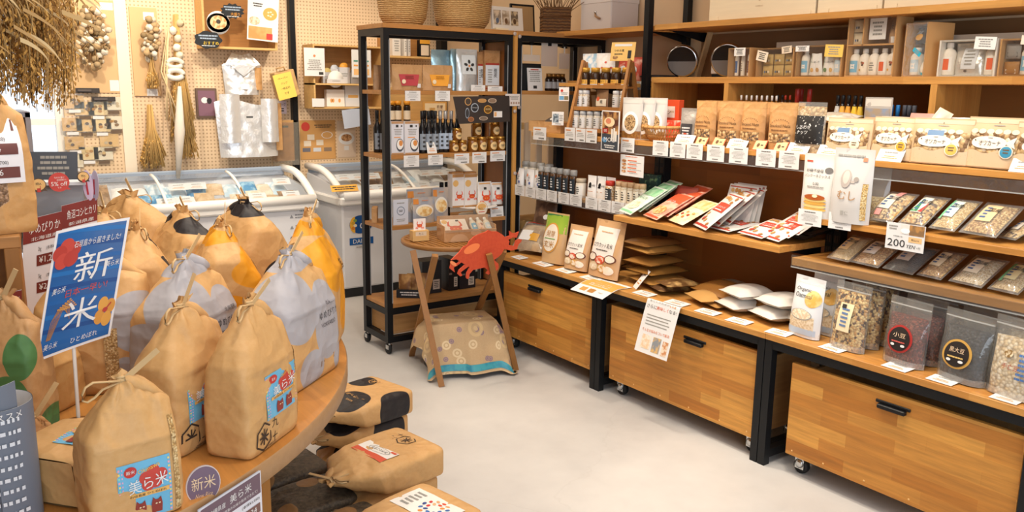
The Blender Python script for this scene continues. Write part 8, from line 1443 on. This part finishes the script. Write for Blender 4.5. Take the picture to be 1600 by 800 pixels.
wall_item('leaflet', 'white leaflet hung over the side of the wall case', 'leaflet', 476, 508, 75, 119, .001, lambda m, w, h, th: (m.box(-w/2, w/2, 0, .001, 0, h, PAPER), m.lines(FLAT(0), -w*.4, w*.4, h*.2, h*.6, 6, GREYINK, 3), m.dell(FLAT(0), 0, h*.72, w*.06, w*.06, col('d98a5a', .6), .001, 10), m.drect(FLAT(0), w*.2, w*.42, h*.05, h*.15, INK)), 5.98)
wall_item('leaflet', 'pale leaflet with orange squares beside the rack corner post', 'leaflet', 550, 580, 78, 121, .001, lambda m, w, h, th: (m.box(-w/2, w/2, 0, .001, 0, h, PAPER), [m.drect(FLAT(0), w*(-.4+.28*(k % 3)), w*(-.18+.28*(k % 3)), h*(.4+.16*(k//3)), h*(.46+.16*(k//3)), col(('e6a04c', '5a9a8a')[k//3], .6), .001) for k in range(6)], m.drect(FLAT(0), -w*.4, w*.4, h*.08, h*.3, col('eebd7c', .6))), 5.98)
wall_item('small_card', 'small white card at the foot of the wall case', 'card', 488, 507, 154, 167, .001, lambda m, w, h, th: m.box(-w/2, w/2, 0, .001, 0, h, PAPER), 5.99)
x0, x1 = PY(606, 88, 6.02).x, PY(676, 88, 6.02).x; zb = PY(640, 88, 6.02).z; s = thing('wall_shelf', 'small wooden shelf of books on the pegboard seen through the black rack', 'shelf'); MB().box(x0, x1, 6.0, 6.2-.001, zb-.015, zb, PINEX).build('board', s); MB().box(x0, x1, 6.186, 6.199, zb, zb+.22, wood('b07a42', 'bd874c', 'x', .09, .9, .6, 'z')).build('back_board', s)
for i, (px, w_, c) in enumerate(((620, .07, 'e4dfd8'), (634, .02, 'e4dfd8'), (640, .02, 'cfcac6'))): bump_box('book', '%s book on the small wall shelf seen through the rack' % ('wide white', 'thin white', 'thin grey')[i], 'book', w_, .12, .15, col(c, .6), (PY(px, 88, 6.03).x, 6.03, zb), 0, .002, lambda m, S, w, h: m.lines(S, -w*.3, w*.3, h*.2, h*.8, 5, GREYINK, 2))
m = MB(); m.box(-.045, .045, 0, .05, 0, .13, BLACK, None, .002); m.box(-.045, .045, -.001, 0, .10, .13, col('e6a93c', .5)); m.drect(FLAT(0), -.035, .035, .01, .09, col('e3d3bc', .6), .0006); simple('tea_tin', 'black tea tin with a yellow top on the small wall shelf', 'tin', [('p', m)], (PY(664, 88, 6.03).x, 6.03, zb), 0)
x0, x1 = PY(604, 190, 6.0).x, PY(708, 190, 6.0).x; zb = PY(650, 189, 6.0).z; s = thing('wall_shelf', 'lower wooden shelf of orange capped bottles seen through the black rack', 'shelf'); MB().box(x0, 3.655, 5.98, 6.199, zb-.015, zb, PINEX).build('board', s); MB().box(x0, 3.59, 6.186, 6.199, zb, zb+.26, PINEX).build('back_board', s)
t0 = None
for i, px in enumerate((612, 622, 636)):
    l = 'orange capped bottle on the lower wall shelf, %s from the corner post' % ORD[i]; loc = (PY(px, 189, 6.05).x, 6.05, zb)
    if t0 is None: t0 = thing('bottle', l, 'bottle', loc, 0, 'orange capped bottles'); MB().lathe([(.026, 0), (.028, .004), (.028, .11), (.020, .125)], col('241a16', .15), 14).build('glass', t0); MB().lathe([(.026, .124), (.027, .155), (0, .157)], col('e39a2f', .4), 14).build('cap', t0); MB().lathe([(.0285, .01), (.0285, .08)], col('e9dfcf', .5), 14, None, True, False).build('label', t0)
    else: dup(t0, loc, l)
m = MB(); m.box(-.11, .11, 0, .012, 0, .15, col('d9a860', .6)); m.box(-.095, .095, -.001, 0, .015, .135, col('efe0c0', .6)); S = FLAT(-.001); m.drect(S, -.06, .0, .06, .10, speck('c9a060', 'e6d0a0', 30.0)); m.drect(S, .015, .07, .06, .12, speck('8a7460', 'd9c9b0', 30.0)); m.lines(S, -.06, .06, .03, .045, 1, GREYINK, 2); simple('framed_picture', 'pale wooden framed leaflet on the lower wall shelf', 'picture frame', [('p', m)], (PY(680, 184, 6.1).x, 6.1, zb), 0)
def plane_pt(px, py, B, n): d = ray(px, py); return EYE + d*((B-EYE).dot(n)/d.dot(n))
class Sheet:
    """a sheet through four corners, slightly bowed; prints in u, v"""
    def __init__(s, tl, tr, br, bl, bow=0.0): s.c = (tl, tr, br, bl); s.n = (tr-tl).cross(bl-tl).normalized(); s.b = bow; s.o = (bl+br)/2
    def P(s, u, v, off=0.0):
        tl, tr, br, bl = s.c; p = (bl*(1-u)+br*u)*(1-v)+(tl*(1-u)+tr*u)*v
        return p - s.o + s.n*(s.b*math.sin(PI*u)*(.4+.6*v)) - s.n*off
    def rect(s, m, u0, u1, v0, v1, mat, off=.0008, nu=8, nv=4): m.grid(lambda a, b: tuple(s.P(u0+(u1-u0)*a, v0+(v1-v0)*b, off)), nu, nv, mat); return m
    def ell(s, m, cu, cv, ru, rv, mat, off=.0012, rot=0, r0=0, seg=20):
        m.grid(lambda a, b: tuple(s.P(cu+ru*(r0+(1-r0)*(1-b))*math.cos(2*PI*a+rot*0)*1.0, cv+rv*(r0+(1-r0)*(1-b))*math.sin(2*PI*a), off)), seg, 2, mat)
    def poly(s, m, pts, mat, off=.0012): m.add([tuple(s.P(u, v, off)) for u, v in pts], [tuple(range(len(pts)))], mat)
    def text(s, m, t, cu, cv, hu, mat, off=.0016, wu=None, asp=1.0, sk=0.0):
        vs, fs, tw, th = text_mesh(t); k = hu/th; kx = (k*asp) if wu is None else wu/tw; m.add([tuple(s.P(cu+x*kx+z*k*sk, cv+z*k, off)) for x, z in vs], fs, mat)
    def path(s, m, pts, w, mat, off=.0014):
        for (a, b), (c, d) in zip(pts, pts[1:]):
            dx, dy = c-a, d-b; L = math.hypot(dx, dy) or 1; nx, ny = -dy/L*w/2, dx/L*w/2; s.poly(m, [(a+nx, b+ny), (a-nx, b-ny), (c-nx, d-ny), (c+nx, d+ny)], mat, off)
toward = lambda p, turn=0: (Matrix.Rotation(R(turn), 3, 'Z') @ Vector((EYE.x-p.x, EYE.y-p.y, 0))).normalized()
B = PZ(124, 668, ZT); n = toward(B, 14)
sh_ = Sheet(plane_pt(88, 362, B, n), plane_pt(203, 340, B, n), plane_pt(172, 525, B, n), plane_pt(55, 567, B, n), .012); m = MB()
if sh_.n.dot(EYE-sh_.o) > 0: sh_.n = -sh_.n
BLU = speck('1d62a6', '16508f', 5.0, .5, .4, .1); PW = col('e9e6e6', .4); sh_.rect(m, 0, 1, 0, 1, PW, 0, 10, 10); sh_.rect(m, 0, 1, 0, 1, PW, -.0012, 10, 10); sh_.rect(m, .035, .965, .022, .978, BLU, .0006, 10, 10)
for k in range(9): m.grid(lambda a, b, k=k: tuple(sh_.P(.035+.93*a, min(.975, max(.025, .05+.11*k-.06*a+.035*b+.04)), .0009)), 10, 1, col(('1b5ea3', '15488a', '1e6cb2')[k % 3], .5))
RF = col('c2483c', .5)
for a in range(5): sh_.ell(m, .20+.10*math.cos(a*1.257+.4), .80+.06*math.sin(a*1.257+.4), .10, .062, RF if a % 2 else col('b53e34', .5), .0012+.0002*a)
YF_ = col('dd9f42', .5)
for a in range(4): sh_.ell(m, .86+.075*math.cos(a*1.57+.5), .235+.075*math.sin(a*1.57+.5), .068, .062, YF_ if a % 2 else col('d4933a', .5), .0012+.0002*a)
sh_.ell(m, .86, .25, .035, .02, col('b5342c', .5), .0024); sh_.path(m, [(.86, .25), (.93, .30)], .015, col('b5342c', .5), .0024)
sh_.text(m, '石垣島から届きました!', .60, .86, .055, PAPER, .003, .62, 1, .15); sh_.text(m, '新', .60, .66, .235, PAPER, .003, .50, 1, .08); sh_.text(m, '日本一早い!', .55, .475, .062, col('c2483c', .5), .003, .56, 1, .1); sh_.text(m, '米', .52, .29, .235, PAPER, .003, .46, 1, .05); sh_.text(m, 'ひとめぼれ', .62, .075, .045, PAPER, .003, .36)
for u, v in ((.17, .52), (.86, .64), (.17, .09)): sh_.text(m, '美ら米', u, v, .05, PAPER, .003, .18, 1, .2)
GR = col('a5764a', .6)
for k in range(6):
    sh_.path(m, [(.10+.01*k, .14), (.13+.03*k, .28+.02*k), (.20+.03*k, .36+.012*k), (.30+.015*k, .36-.02*k)], .008, GR, .002)
    for q in range(5): sh_.ell(m, .20+.03*k+.022*q, .365+.012*k-.008*q*(k*.3+.4), .014, .007, col('c78f4e', .6), .0024, 0, 0, 8)
pb = sh_.c[2]*.5+sh_.c[3]*.5; t = thing('poster_stand', 'blue new rice poster on a white pole with a silver disc base', 'poster', sh_.o); m.build('poster', t); pc = sh_.P(.52, .0); pc2 = sh_.P(.52, .6, -.004)
loc = lambda p: Vector(p)-sh_.o
p = MB(); p.tube([loc((B.x, B.y, ZT+.012)), loc((B.x, B.y, ZT+.03)), pc-sh_.n*-.006, pc2+sh_.n*.006], .0045, col('e4e0da', .4), 10); p.build('pole', t); p = MB(); p.lathe([(.05, 0), (.052, .004), (.045, .010), (.012, .016), (0, .016)], CHROME, 32, Matrix.Translation(loc((B.x, B.y, ZT+.001)))); p.build('disc_base', t)
def price_board(label, px0, py0, px1, py1, py2, py3, B, turn, head, sub, prices, hc='7c2a22', extra=None):
    n = toward(B, turn); s = Sheet(plane_pt(px0, py0, B, n), plane_pt(px1, py1, B, n), plane_pt(px1, py2, B, n), plane_pt(px0, py3, B, n))
    if s.n.dot(EYE-s.o) > 0: s.n = -s.n
    m = MB(); s.rect(m, 0, 1, 0, 1, col('dcdbe0', .4), 0, 2, 2); s.rect(m, 0, 1, 0, 1, col('dcdbe0', .4), -.004, 2, 2); s.rect(m, 0, 1, .78, 1, col(hc, .5), .0008, 2, 2); s.text(m, head, .55, .90, .085, PAPER, .0016, .8); s.text(m, sub, .55, .81, .035, PAPER, .0016, .7)
    for k, (a, b, c) in enumerate(prices): v = .66-.25*k; s.text(m, a, .42, v+.045, .05, INK, .0016); s.text(m, b, .78, v+.045, .04, INK, .0016, .38); s.rect(m, .34, .98, v-.105, v-.005, col('6e2a20', .5), .0009, 2, 2); s.text(m, c, .66, v-.055, .065, PAPER, .0018, .52)
    if extra: extra(s, m)
    o = m.build('price_board', None, s.o); return tag(o, label, 'price board')
Bq = PZ(70, 560, ZT)+Vector((.10, .28, 0)); price_board('white rice price board with a brown head nearest the wooden crate', 36, 345, 97, 330, 500, 515, Bq, 12, 'ゆめぴりか', '北海道産', (('2kg', '(本体¥1,166)', '¥1,259'), ('5kg', '(本体¥2,030)', '¥2,193'), ('10kg', '(本体¥3,900)', '¥4,212')))
def star5(s, m): s.poly(m, [(.16+.15*math.sin(2*PI*k/5), .38+.09*math.cos(2*PI*k/5)) for k in range(5)][::-1], col('6e2a20', .5), .0012); s.text(m, '甘', .16, .38, .05, PAPER, .002)
price_board('white rice price board with a brown head beside the red 5% off disc', 96, 322, 152, 308, 470, 485, Bq+Vector((.09, .02, 0)), 12, '魚沼コシヒカリ', '新潟県産', (('2kg', '(本体¥1,480)', '¥1,598'), ('5kg', '(本体¥3,600)', '¥3,888')), '7c2a22', star5)
def off_disc(label, px, py, r, B, turn, c, txt, cat='sign'):
    n = toward(B, turn); p = plane_pt(px, py, B, n); s = Sheet(p+Vector((0, 0, r))-n.cross(Vector((0, 0, 1)))*-r*0-(Vector((0, 0, 1)).cross(n))*r, p+Vector((0, 0, r))+(Vector((0, 0, 1)).cross(n))*r, p-Vector((0, 0, r))+(Vector((0, 0, 1)).cross(n))*r, p-Vector((0, 0, r))-(Vector((0, 0, 1)).cross(n))*r)
    if s.n.dot(EYE-s.o) > 0: s.n = -s.n
    m = MB(); CM = col(c, .5); s.ell(m, .5, .5, .5, .5, CM, .002, 0, 0, 32); s.ell(m, .5, .5, .5, .5, CM, -.001, 0, 0, 32); s.poly(m, [(.86, .3), (1.04, .08), (.7, .1)], CM, .001); txt(s, m); return tag(m.build('round_sign', None, s.o), label, cat)
def t5(s, m): s.text(m, '5% off', .5, .42, .22, PAPER, .004, .78); s.text(m, '今だけ更に', .52, .74, .11, PAPER, .004, .5); s.text(m, '店頭価格から', .62, .62, .09, PAPER, .004, .46); s.text(m, 'です', .5, .22, .09, PAPER, .004)
off_disc('round red 5% off sign between the rice price boards', 92, 285, .030, Bq-Vector((.01, .02, 0)), 12, 'bb4038', t5)
def tm(s, m): s.ell(m, .5, .55, .44, .40, col('d9b070', .5), .003, 0, 0, 24); s.text(m, '特A', .5, .62, .2, INK, .004); s.rect(m, .38, .62, .02, .3, col('b5382e', .5), .0034, 1, 1); s.text(m, '1', .6, .35, .25, col('b5382e', .5), .004)
off_disc('round gold award badge clipped to the price board by the wooden crate', 60, 290, .022, Bq-Vector((-.0, .004, 0)), 12, '5a4634', tm); off_disc('small gold award badge on the price board beside the rice bags', 130, 277, .018, Bq+Vector((.085, .0, 0)), 12, '4a3a30', tm)
for i, (px, c) in enumerate(((139, 'cdbcd8'), (147, 'b8b0c8'))):
    p = plane_pt(px, 290, Bq+Vector((.12, .02, 0)), toward(Bq, 12)); m = MB(); m.dell(FLAT(0), 0, .05, .016, .05, col(c, .5), 0, 18); m.lathe([(.016, 0), (.016, .0015)], col(c, .5), 18, Matrix.Scale(3.1, 4, (0, 0, 1)) @ TR(0, .0016, .0161, 90)); m.drect(FLAT(0), -.006, .0, .02, .07, col('b53a48', .5), .001); simple('ribbon_badge', 'mauve paper ribbon badge beside the small gold award, %s' % ('first', 'second')[i], 'badge', [('p', m)], (p.x, p.y, p.z-.05), 0, None, (0, 8*i-4, -25-30*i))
p = plane_pt(84, 262, Bq+Vector((.1, .3, 0)), toward(Bq, 5)); m = MB(); m.box(-.075, .075, 0, .006, -.055, .055, col('4a4f58', .6)); S = FLAT(0); m.lines(S, -.06, .06, -.03, .045, 4, GREYINK, 3); simple('slate_sign', 'dark slate sign behind the red 5% off disc', 'sign', [('p', m)], p, 0, None, (-14, 0, -22))
m = MB(); m.box(-.10, .08, -.03, .03, 0, .47, col('8f939b', .6)); m.box(-.11, .09, -.04, .04, .47, .48, col('d3dbe2', .4)); bb = Bq+Vector((.02, .08, ZT)); bb.z = ZT+.001; simple('display_riser', 'grey riser with a pale top standing behind the price boards', 'riser', [('p', m)], bb, 0, None, (0, 0, -22))
cb = PZ(54, 612, ZT); yw = -6
t = thing('wooden_crate', 'tall rough wooden crate standing at the side edge of the rice table', 'crate', (cb.x, cb.y, ZT+.001), yw); m = MB(); RW = wood('9a6a38', 'ad7b46', 'z', .3, 1.2, .6, 'x'); ch = PZ(40, 368, ZT);
hz = (EYE + ray(48, 366)*((Vector((cb.x, cb.y, 0))-Vector((0, 0, 0))).length/math.hypot(ray(48, 366).x, ray(48, 366).y))).z-ZT
m.box(-.035, 0, -.03, .16, 0, hz-.03, RW, None, .002); m.box(-.62, -.585, -.03, .16, 0, hz-.03, RW, None, .002); m.box(-.62, .003, -.03, .16, hz-.03, hz, wood('a87642', 'b98650', 'x', .3, 1.2, .6, 'y'), None, .002); m.box(-.585, -.035, -.03, .16, .0, .02, RW); m.build('frame', t); MB().box(-.585, -.035, .145, .16, .02, hz-.03, wood('8a5a2c', '9a6a38', 'x', .12, 1, .6, 'z')).build('back_board', t)
tb = Vector((cb.x, cb.y, ZT+hz+.002)); Rz = Matrix.Rotation(R(yw), 3, 'Z'); pb = tb+Rz @ Vector((-.055, .06, 0))
def top_dec(t, S, w, h):
    m = MB(); s0 = .10; m.drect(S, -.5*w, .34*w, .36*h, .90*h, col('e3e2e6', .4), .010, 8, 8)
    for k, (a, b) in enumerate((('¥1,044', '(本体 ¥920)'), ('¥1,944', '(本体 ¥1,920)'), ('¥3,996', '(本体 ¥3,700)'))): v = .80-.16*k; m.drect(S, -.48*w, .28*w, (v-.085)*h, (v-.01)*h, col('6a3a34', .5), .011, 6, 2); m.dtext(S, a, -.10*w, (v-.048)*h, .05*h, PAPER, .0125); m.dtext(S, b, -.04*w, (v+.02)*h, .035*h, INK, .0125)
    m.build('price_plate', t)
rice_bag('rice_bag', 'kraft rice bag with a rice window and price plate on top of the wooden crate', pb.x, pb.y, .18, .12, .36, kraft('c2935a'), 81, top_dec, 14, (-.30, .12, .04, .60, grain('9a7a5c', 'b8977a', '7e624a', .006)), None, pb.z, None, ((1, .4, .1),))
Bp = PZ(20, 640, ZT)+Vector((-.02, .02, 0)); price_board('brown headed rice price board before the green spotted bag', -42, 470, 34, 453, 560, 576, Bp, 4, 'ミルキークイーン', 'もちもちします。', (('2kg', '(本体¥1,050)', '¥1,134税込'), ('5kg', '(本体¥1,800)', '¥1,944税込'), ('10kg', '(本体¥3,280)', '¥3,542税込')))
rb = PZ(10, 810, ZT); t = thing('paper_roll', 'rolled grey leaflet with white handwriting at the frame edge', 'paper roll', (rb.x-.004, rb.y-.0, ZT+.001)); rr = .058; hz2 = (EYE+ray(10, 625)*(math.hypot(rb.x, rb.y)/math.hypot(ray(10, 625).x, ray(10, 625).y))).z-ZT; GB = col('6f7683', .5); m = MB()
an = math.atan2(-rb.y, -rb.x)
def roll(u, v, r_=0): a = an+.75-2*PI*1.12*u; q = rr+.010*u+r_; return (q*math.cos(a), q*math.sin(a), hz2*(v*(1+.10*(1-u)*(u < .12)*2) ))
m.grid(lambda u, v: roll(u, v), 60, 4, GB); m.grid(lambda u, v: roll(u, v, -.0012), 60, 4, col('e2e0e0', .5)); rn = random.Random(12)
for k in range(9):
    z = hz2*(.90-.095*k); a = an-.5
    while a < an+.55:
        w_ = rn.uniform(.05, .12); q = rr+.0142; m.grid(lambda u, v, a=a, w_=w_, z=z: (q*math.cos(a+w_*u), q*math.sin(a+w_*u), z+.007*v), 2, 1, col('d9dce2', .6)); a += w_+rn.uniform(.03, .07)
def on_roll(s, ang, z, hh): vs, fs, tw, th = text_mesh(s); k = hh/th; q = rr+.0146; m.add([(q*math.cos(an+ang+x*k/q), q*math.sin(an+ang+x*k/q), z+y*k) for x, y in vs], fs, PAPER)
on_roll('オススメ', .25, hz2*.955, .013)
m.build('leaflet', t)
def rim(px, py, z=ZT): return PZ(px, py, z)
a, b = rim(400, 733, ZT+.0), rim(303, 795, ZT+.0); dn = Vector((0, 0, -.115)); out_ = ((a+b)/2-Vector((TC.x, TC.y, ZT))).normalized()*.012; out_.z = 0
s = Sheet(b+out_, a+out_, a+out_+dn, b+out_+dn)
if s.n.dot(EYE-s.o) > 0: s.n = -s.n
m = MB(); s.rect(m, 0, 1, 0, 1, col('dcdce4', .35), 0, 2, 2); s.rect(m, 0, 1, 0, 1, col('dcdce4', .35), -.003, 2, 2); PU = col('6f5a66', .5); s.rect(m, .02, .98, .58, .97, PU, .0008, 2, 2); s.text(m, '沖縄県産', .26, .80, .10, PAPER, .0016, .26); s.text(m, '美ら米', .64, .82, .16, PAPER, .0016, .36); s.text(m, '石垣島のお米の新米できたて!', .62, .66, .06, PAPER, .0016, .6)
s.text(m, '2kg', .56, .42, .10, INK, .0016); s.text(m, '(本体¥1,050)', .80, .50, .07, INK, .0016, .3); s.rect(m, .52, .96, .22, .40, col('7a5a54', .5), .001, 2, 2); s.text(m, '¥1,134', .74, .31, .12, PAPER, .002, .3); s.rect(m, .52, .96, .0, .14, col('7a5a54', .5), .001, 2, 2); s.text(m, '(本体¥2,560)', .8, .18, .06, INK, .0016, .3)
tag(m.build('price_board', None, s.o), 'purple headed price card hung on the round table rim', 'price board')
q = plane_pt(318, 758, (a+b)/2+out_*.6, toward((a+b)/2, 20)); nn = toward((a+b)/2, 20); r_ = .040; ex = Vector((0, 0, 1)).cross(nn)
s2 = Sheet(q+Vector((0, 0, r_))-ex*r_*.85, q+Vector((0, 0, r_))+ex*r_*.85, q-Vector((0, 0, r_))+ex*r_*.85, q-Vector((0, 0, r_))-ex*r_*.85)
if s2.n.dot(EYE-s2.o) > 0: s2.n = -s2.n
m = MB(); s2.ell(m, .5, .5, .5, .5, col('d9c9c4', .5), .0, 0, 0, 32); s2.ell(m, .5, .5, .5, .5, col('d9c9c4', .5), -.003, 0, 0, 32); s2.ell(m, .5, .5, .475, .475, col('766274', .5), .0008, 0, 0, 32); s2.text(m, '新米', .5, .56, .34, col('e6c8a4', .5), .0016, .70); s2.text(m, 'New Rice', .5, .24, .12, col('e0b894', .5), .0016, .5, 1, .3)
tag(m.build('round_sign', None, s2.o), 'round purple new rice sign at the round table rim', 'sign')
t = thing('rice_straw_bundle', 'big bundle of dried rice ears hanging down over the rice table', 'dried rice', (0, 0, 0)); rn = random.Random(21); ST = [col('bb9158', .8), col('cba468', .8), col('a57e4c', .8)]; GRN = [col('b8863f', .8), col('c8974e', .8), col('a3763a', .8)]
stk = MB(); ears_ = MB(); lv = MB(); root = PY(-130, -140, 1.75)
for k in range(330):
    px, py = rn.triangular(-40, 134, 55), rn.uniform(20, 175)
    lim = 195-abs(px-80)*.55 if px > 30 else 165; py = min(py, lim*rn.uniform(.75, 1.0)) if px < 120 else min(py, 120)
    Y = 1.72+rn.uniform(-.16, .18); e = PY(px, py+8, Y); top = PY(px-rn.uniform(6, 30), min(py-55, 60)*rn.uniform(.2, 1)-rn.uniform(0, 30), Y); r0 = root+Vector((rn.uniform(-.05, .05), rn.uniform(-.1, .1), rn.uniform(-.03, .06)))
    pts = [r0*.35+top*.65+Vector((0, 0, .05)), top+Vector((0, 0, .012)), top*.5+e*.5+Vector((.008, 0, .02)), e]
    stk.tube(pts, [.0014, .0011, .0009, .0006], ST[k % 3], 4)
    L = (e-top).length; n_ = max(4, int(L/.0065))
    for q in range(n_):
        f = q/n_; c = top*(1-f)**2+(top*.5+e*.5+Vector((.012, 0, .02)))*2*f*(1-f)+e*f*f; s_ = rn.uniform(.8, 1.25); dx, dy = rn.uniform(-.006, .006), rn.uniform(-.006, .006); M = Matrix.Translation((c.x+dx, c.y+dy, c.z)) @ Euler((rn.uniform(-.7, .7), rn.uniform(-.7, .7), 0)).to_matrix().to_4x4()
        ears_.add([(0, 0, -.0052*s_), (.0022*s_, 0, 0), (-.0011*s_, .0019*s_, 0), (-.0011*s_, -.0019*s_, 0), (0, 0, .0045*s_)], [(0, 2, 1), (0, 3, 2), (0, 1, 3), (4, 1, 2), (4, 2, 3), (4, 3, 1)], GRN[rn.randrange(3)], False, M)
for k in range(46):
    px, py = rn.uniform(-20, 150), rn.uniform(-10, 80); Y = 1.66+rn.uniform(-.14, .1); a_ = PY(px-rn.uniform(30, 60), py-rn.uniform(10, 30), Y); b_ = PY(px, py, Y); c_ = PY(px+rn.uniform(5, 22), py+rn.uniform(8, 42), Y+.02); w_ = rn.uniform(.0015, .004)
    lv.grid(lambda u, v: tuple((a_*(1-u)**2+b_*2*u*(1-u)+c_*u*u)+Vector((0, 0, (v-.5)*w_*2*(1-u*u*.9)))), 8, 1, col(('c9a26a', 'b98f58', 'd6b582')[k % 3], .75))
o = stk.build('stalks', t); o['kind'] = 'stuff'; o = ears_.build('rice_ears', t); o['kind'] = 'stuff'; o = lv.build('dry_leaves', t); o['kind'] = 'stuff'
m = MB(); rr_ = root+Vector((.0, .0, .02)); m.cyl(rr_, (rr_.x, rr_.y, 2.899), .006, col('c9a878', .8), 8); m.lathe([(.05, -.05), (.06, 0), (.05, .05)], col('b98d54', .8), 16, Matrix.Translation(rr_)); m.build('hanging_rope', t)
t = thing('metal_rack', 'grey metal open rack before the window', 'rack', (PY(20, 230, 4.3).x, 4.3, 0)); m = MB(); GM = col('a9a7ab', .5); xa, xb = -.14, PY(52, 230, 4.3).x-PY(20, 230, 4.3).x; zt_ = PY(30, 176, 4.3).z
for x in (xa, xb-.02): m.box(x, x+.02, 0, .02, 0, zt_, GM); m.box(x, x+.02, .33, .35, 0, zt_, GM)
m.box(xb-.006, xb, .02, .33, .75, zt_, col('b5b2b8', .5)); m.box(xa, xb, 0, .35, zt_-.02, zt_+.004, col('9a9aa2', .4)); m.box(xa+.02, xb-.006, .34, .345, .75, zt_-.02, col('5a5658', .6)); m.box(xa+.02, xb-.02, .02, .33, .74, .755, GM); m.build('frame', t)
bpy.context.view_layer.update()
for o in list(bpy.data.objects):
    if o.parent is None and o.get('category') and o['category'] not in ('counter', 'drawer', 'shelf', 'shelf rack', 'shelf unit', 'table', 'freezer', 'post', 'panel', 'spotlight', 'flyer', 'cloth', 'price board', 'frozen food', 'dried rice') and o.location.z > .05:
        zs = [(q.matrix_world @ Vector(c)).z for q in [o]+list(o.children_recursive) if q.type == 'MESH' for c in q.bound_box]; lo = min(zs) if zs else o.location.z
        near = [z for z in (ZC, ZD, ZS, ZP, ZG, ZH, ZK, S1, S2, S3, S1b, TZ2, ZT, TOPZ, .292, 1.25) if -.002 < o.location.z-z < .02]
        o.location.z += .0007+(near[0]-lo if near and 0 < near[0]-lo < .035 else 0)
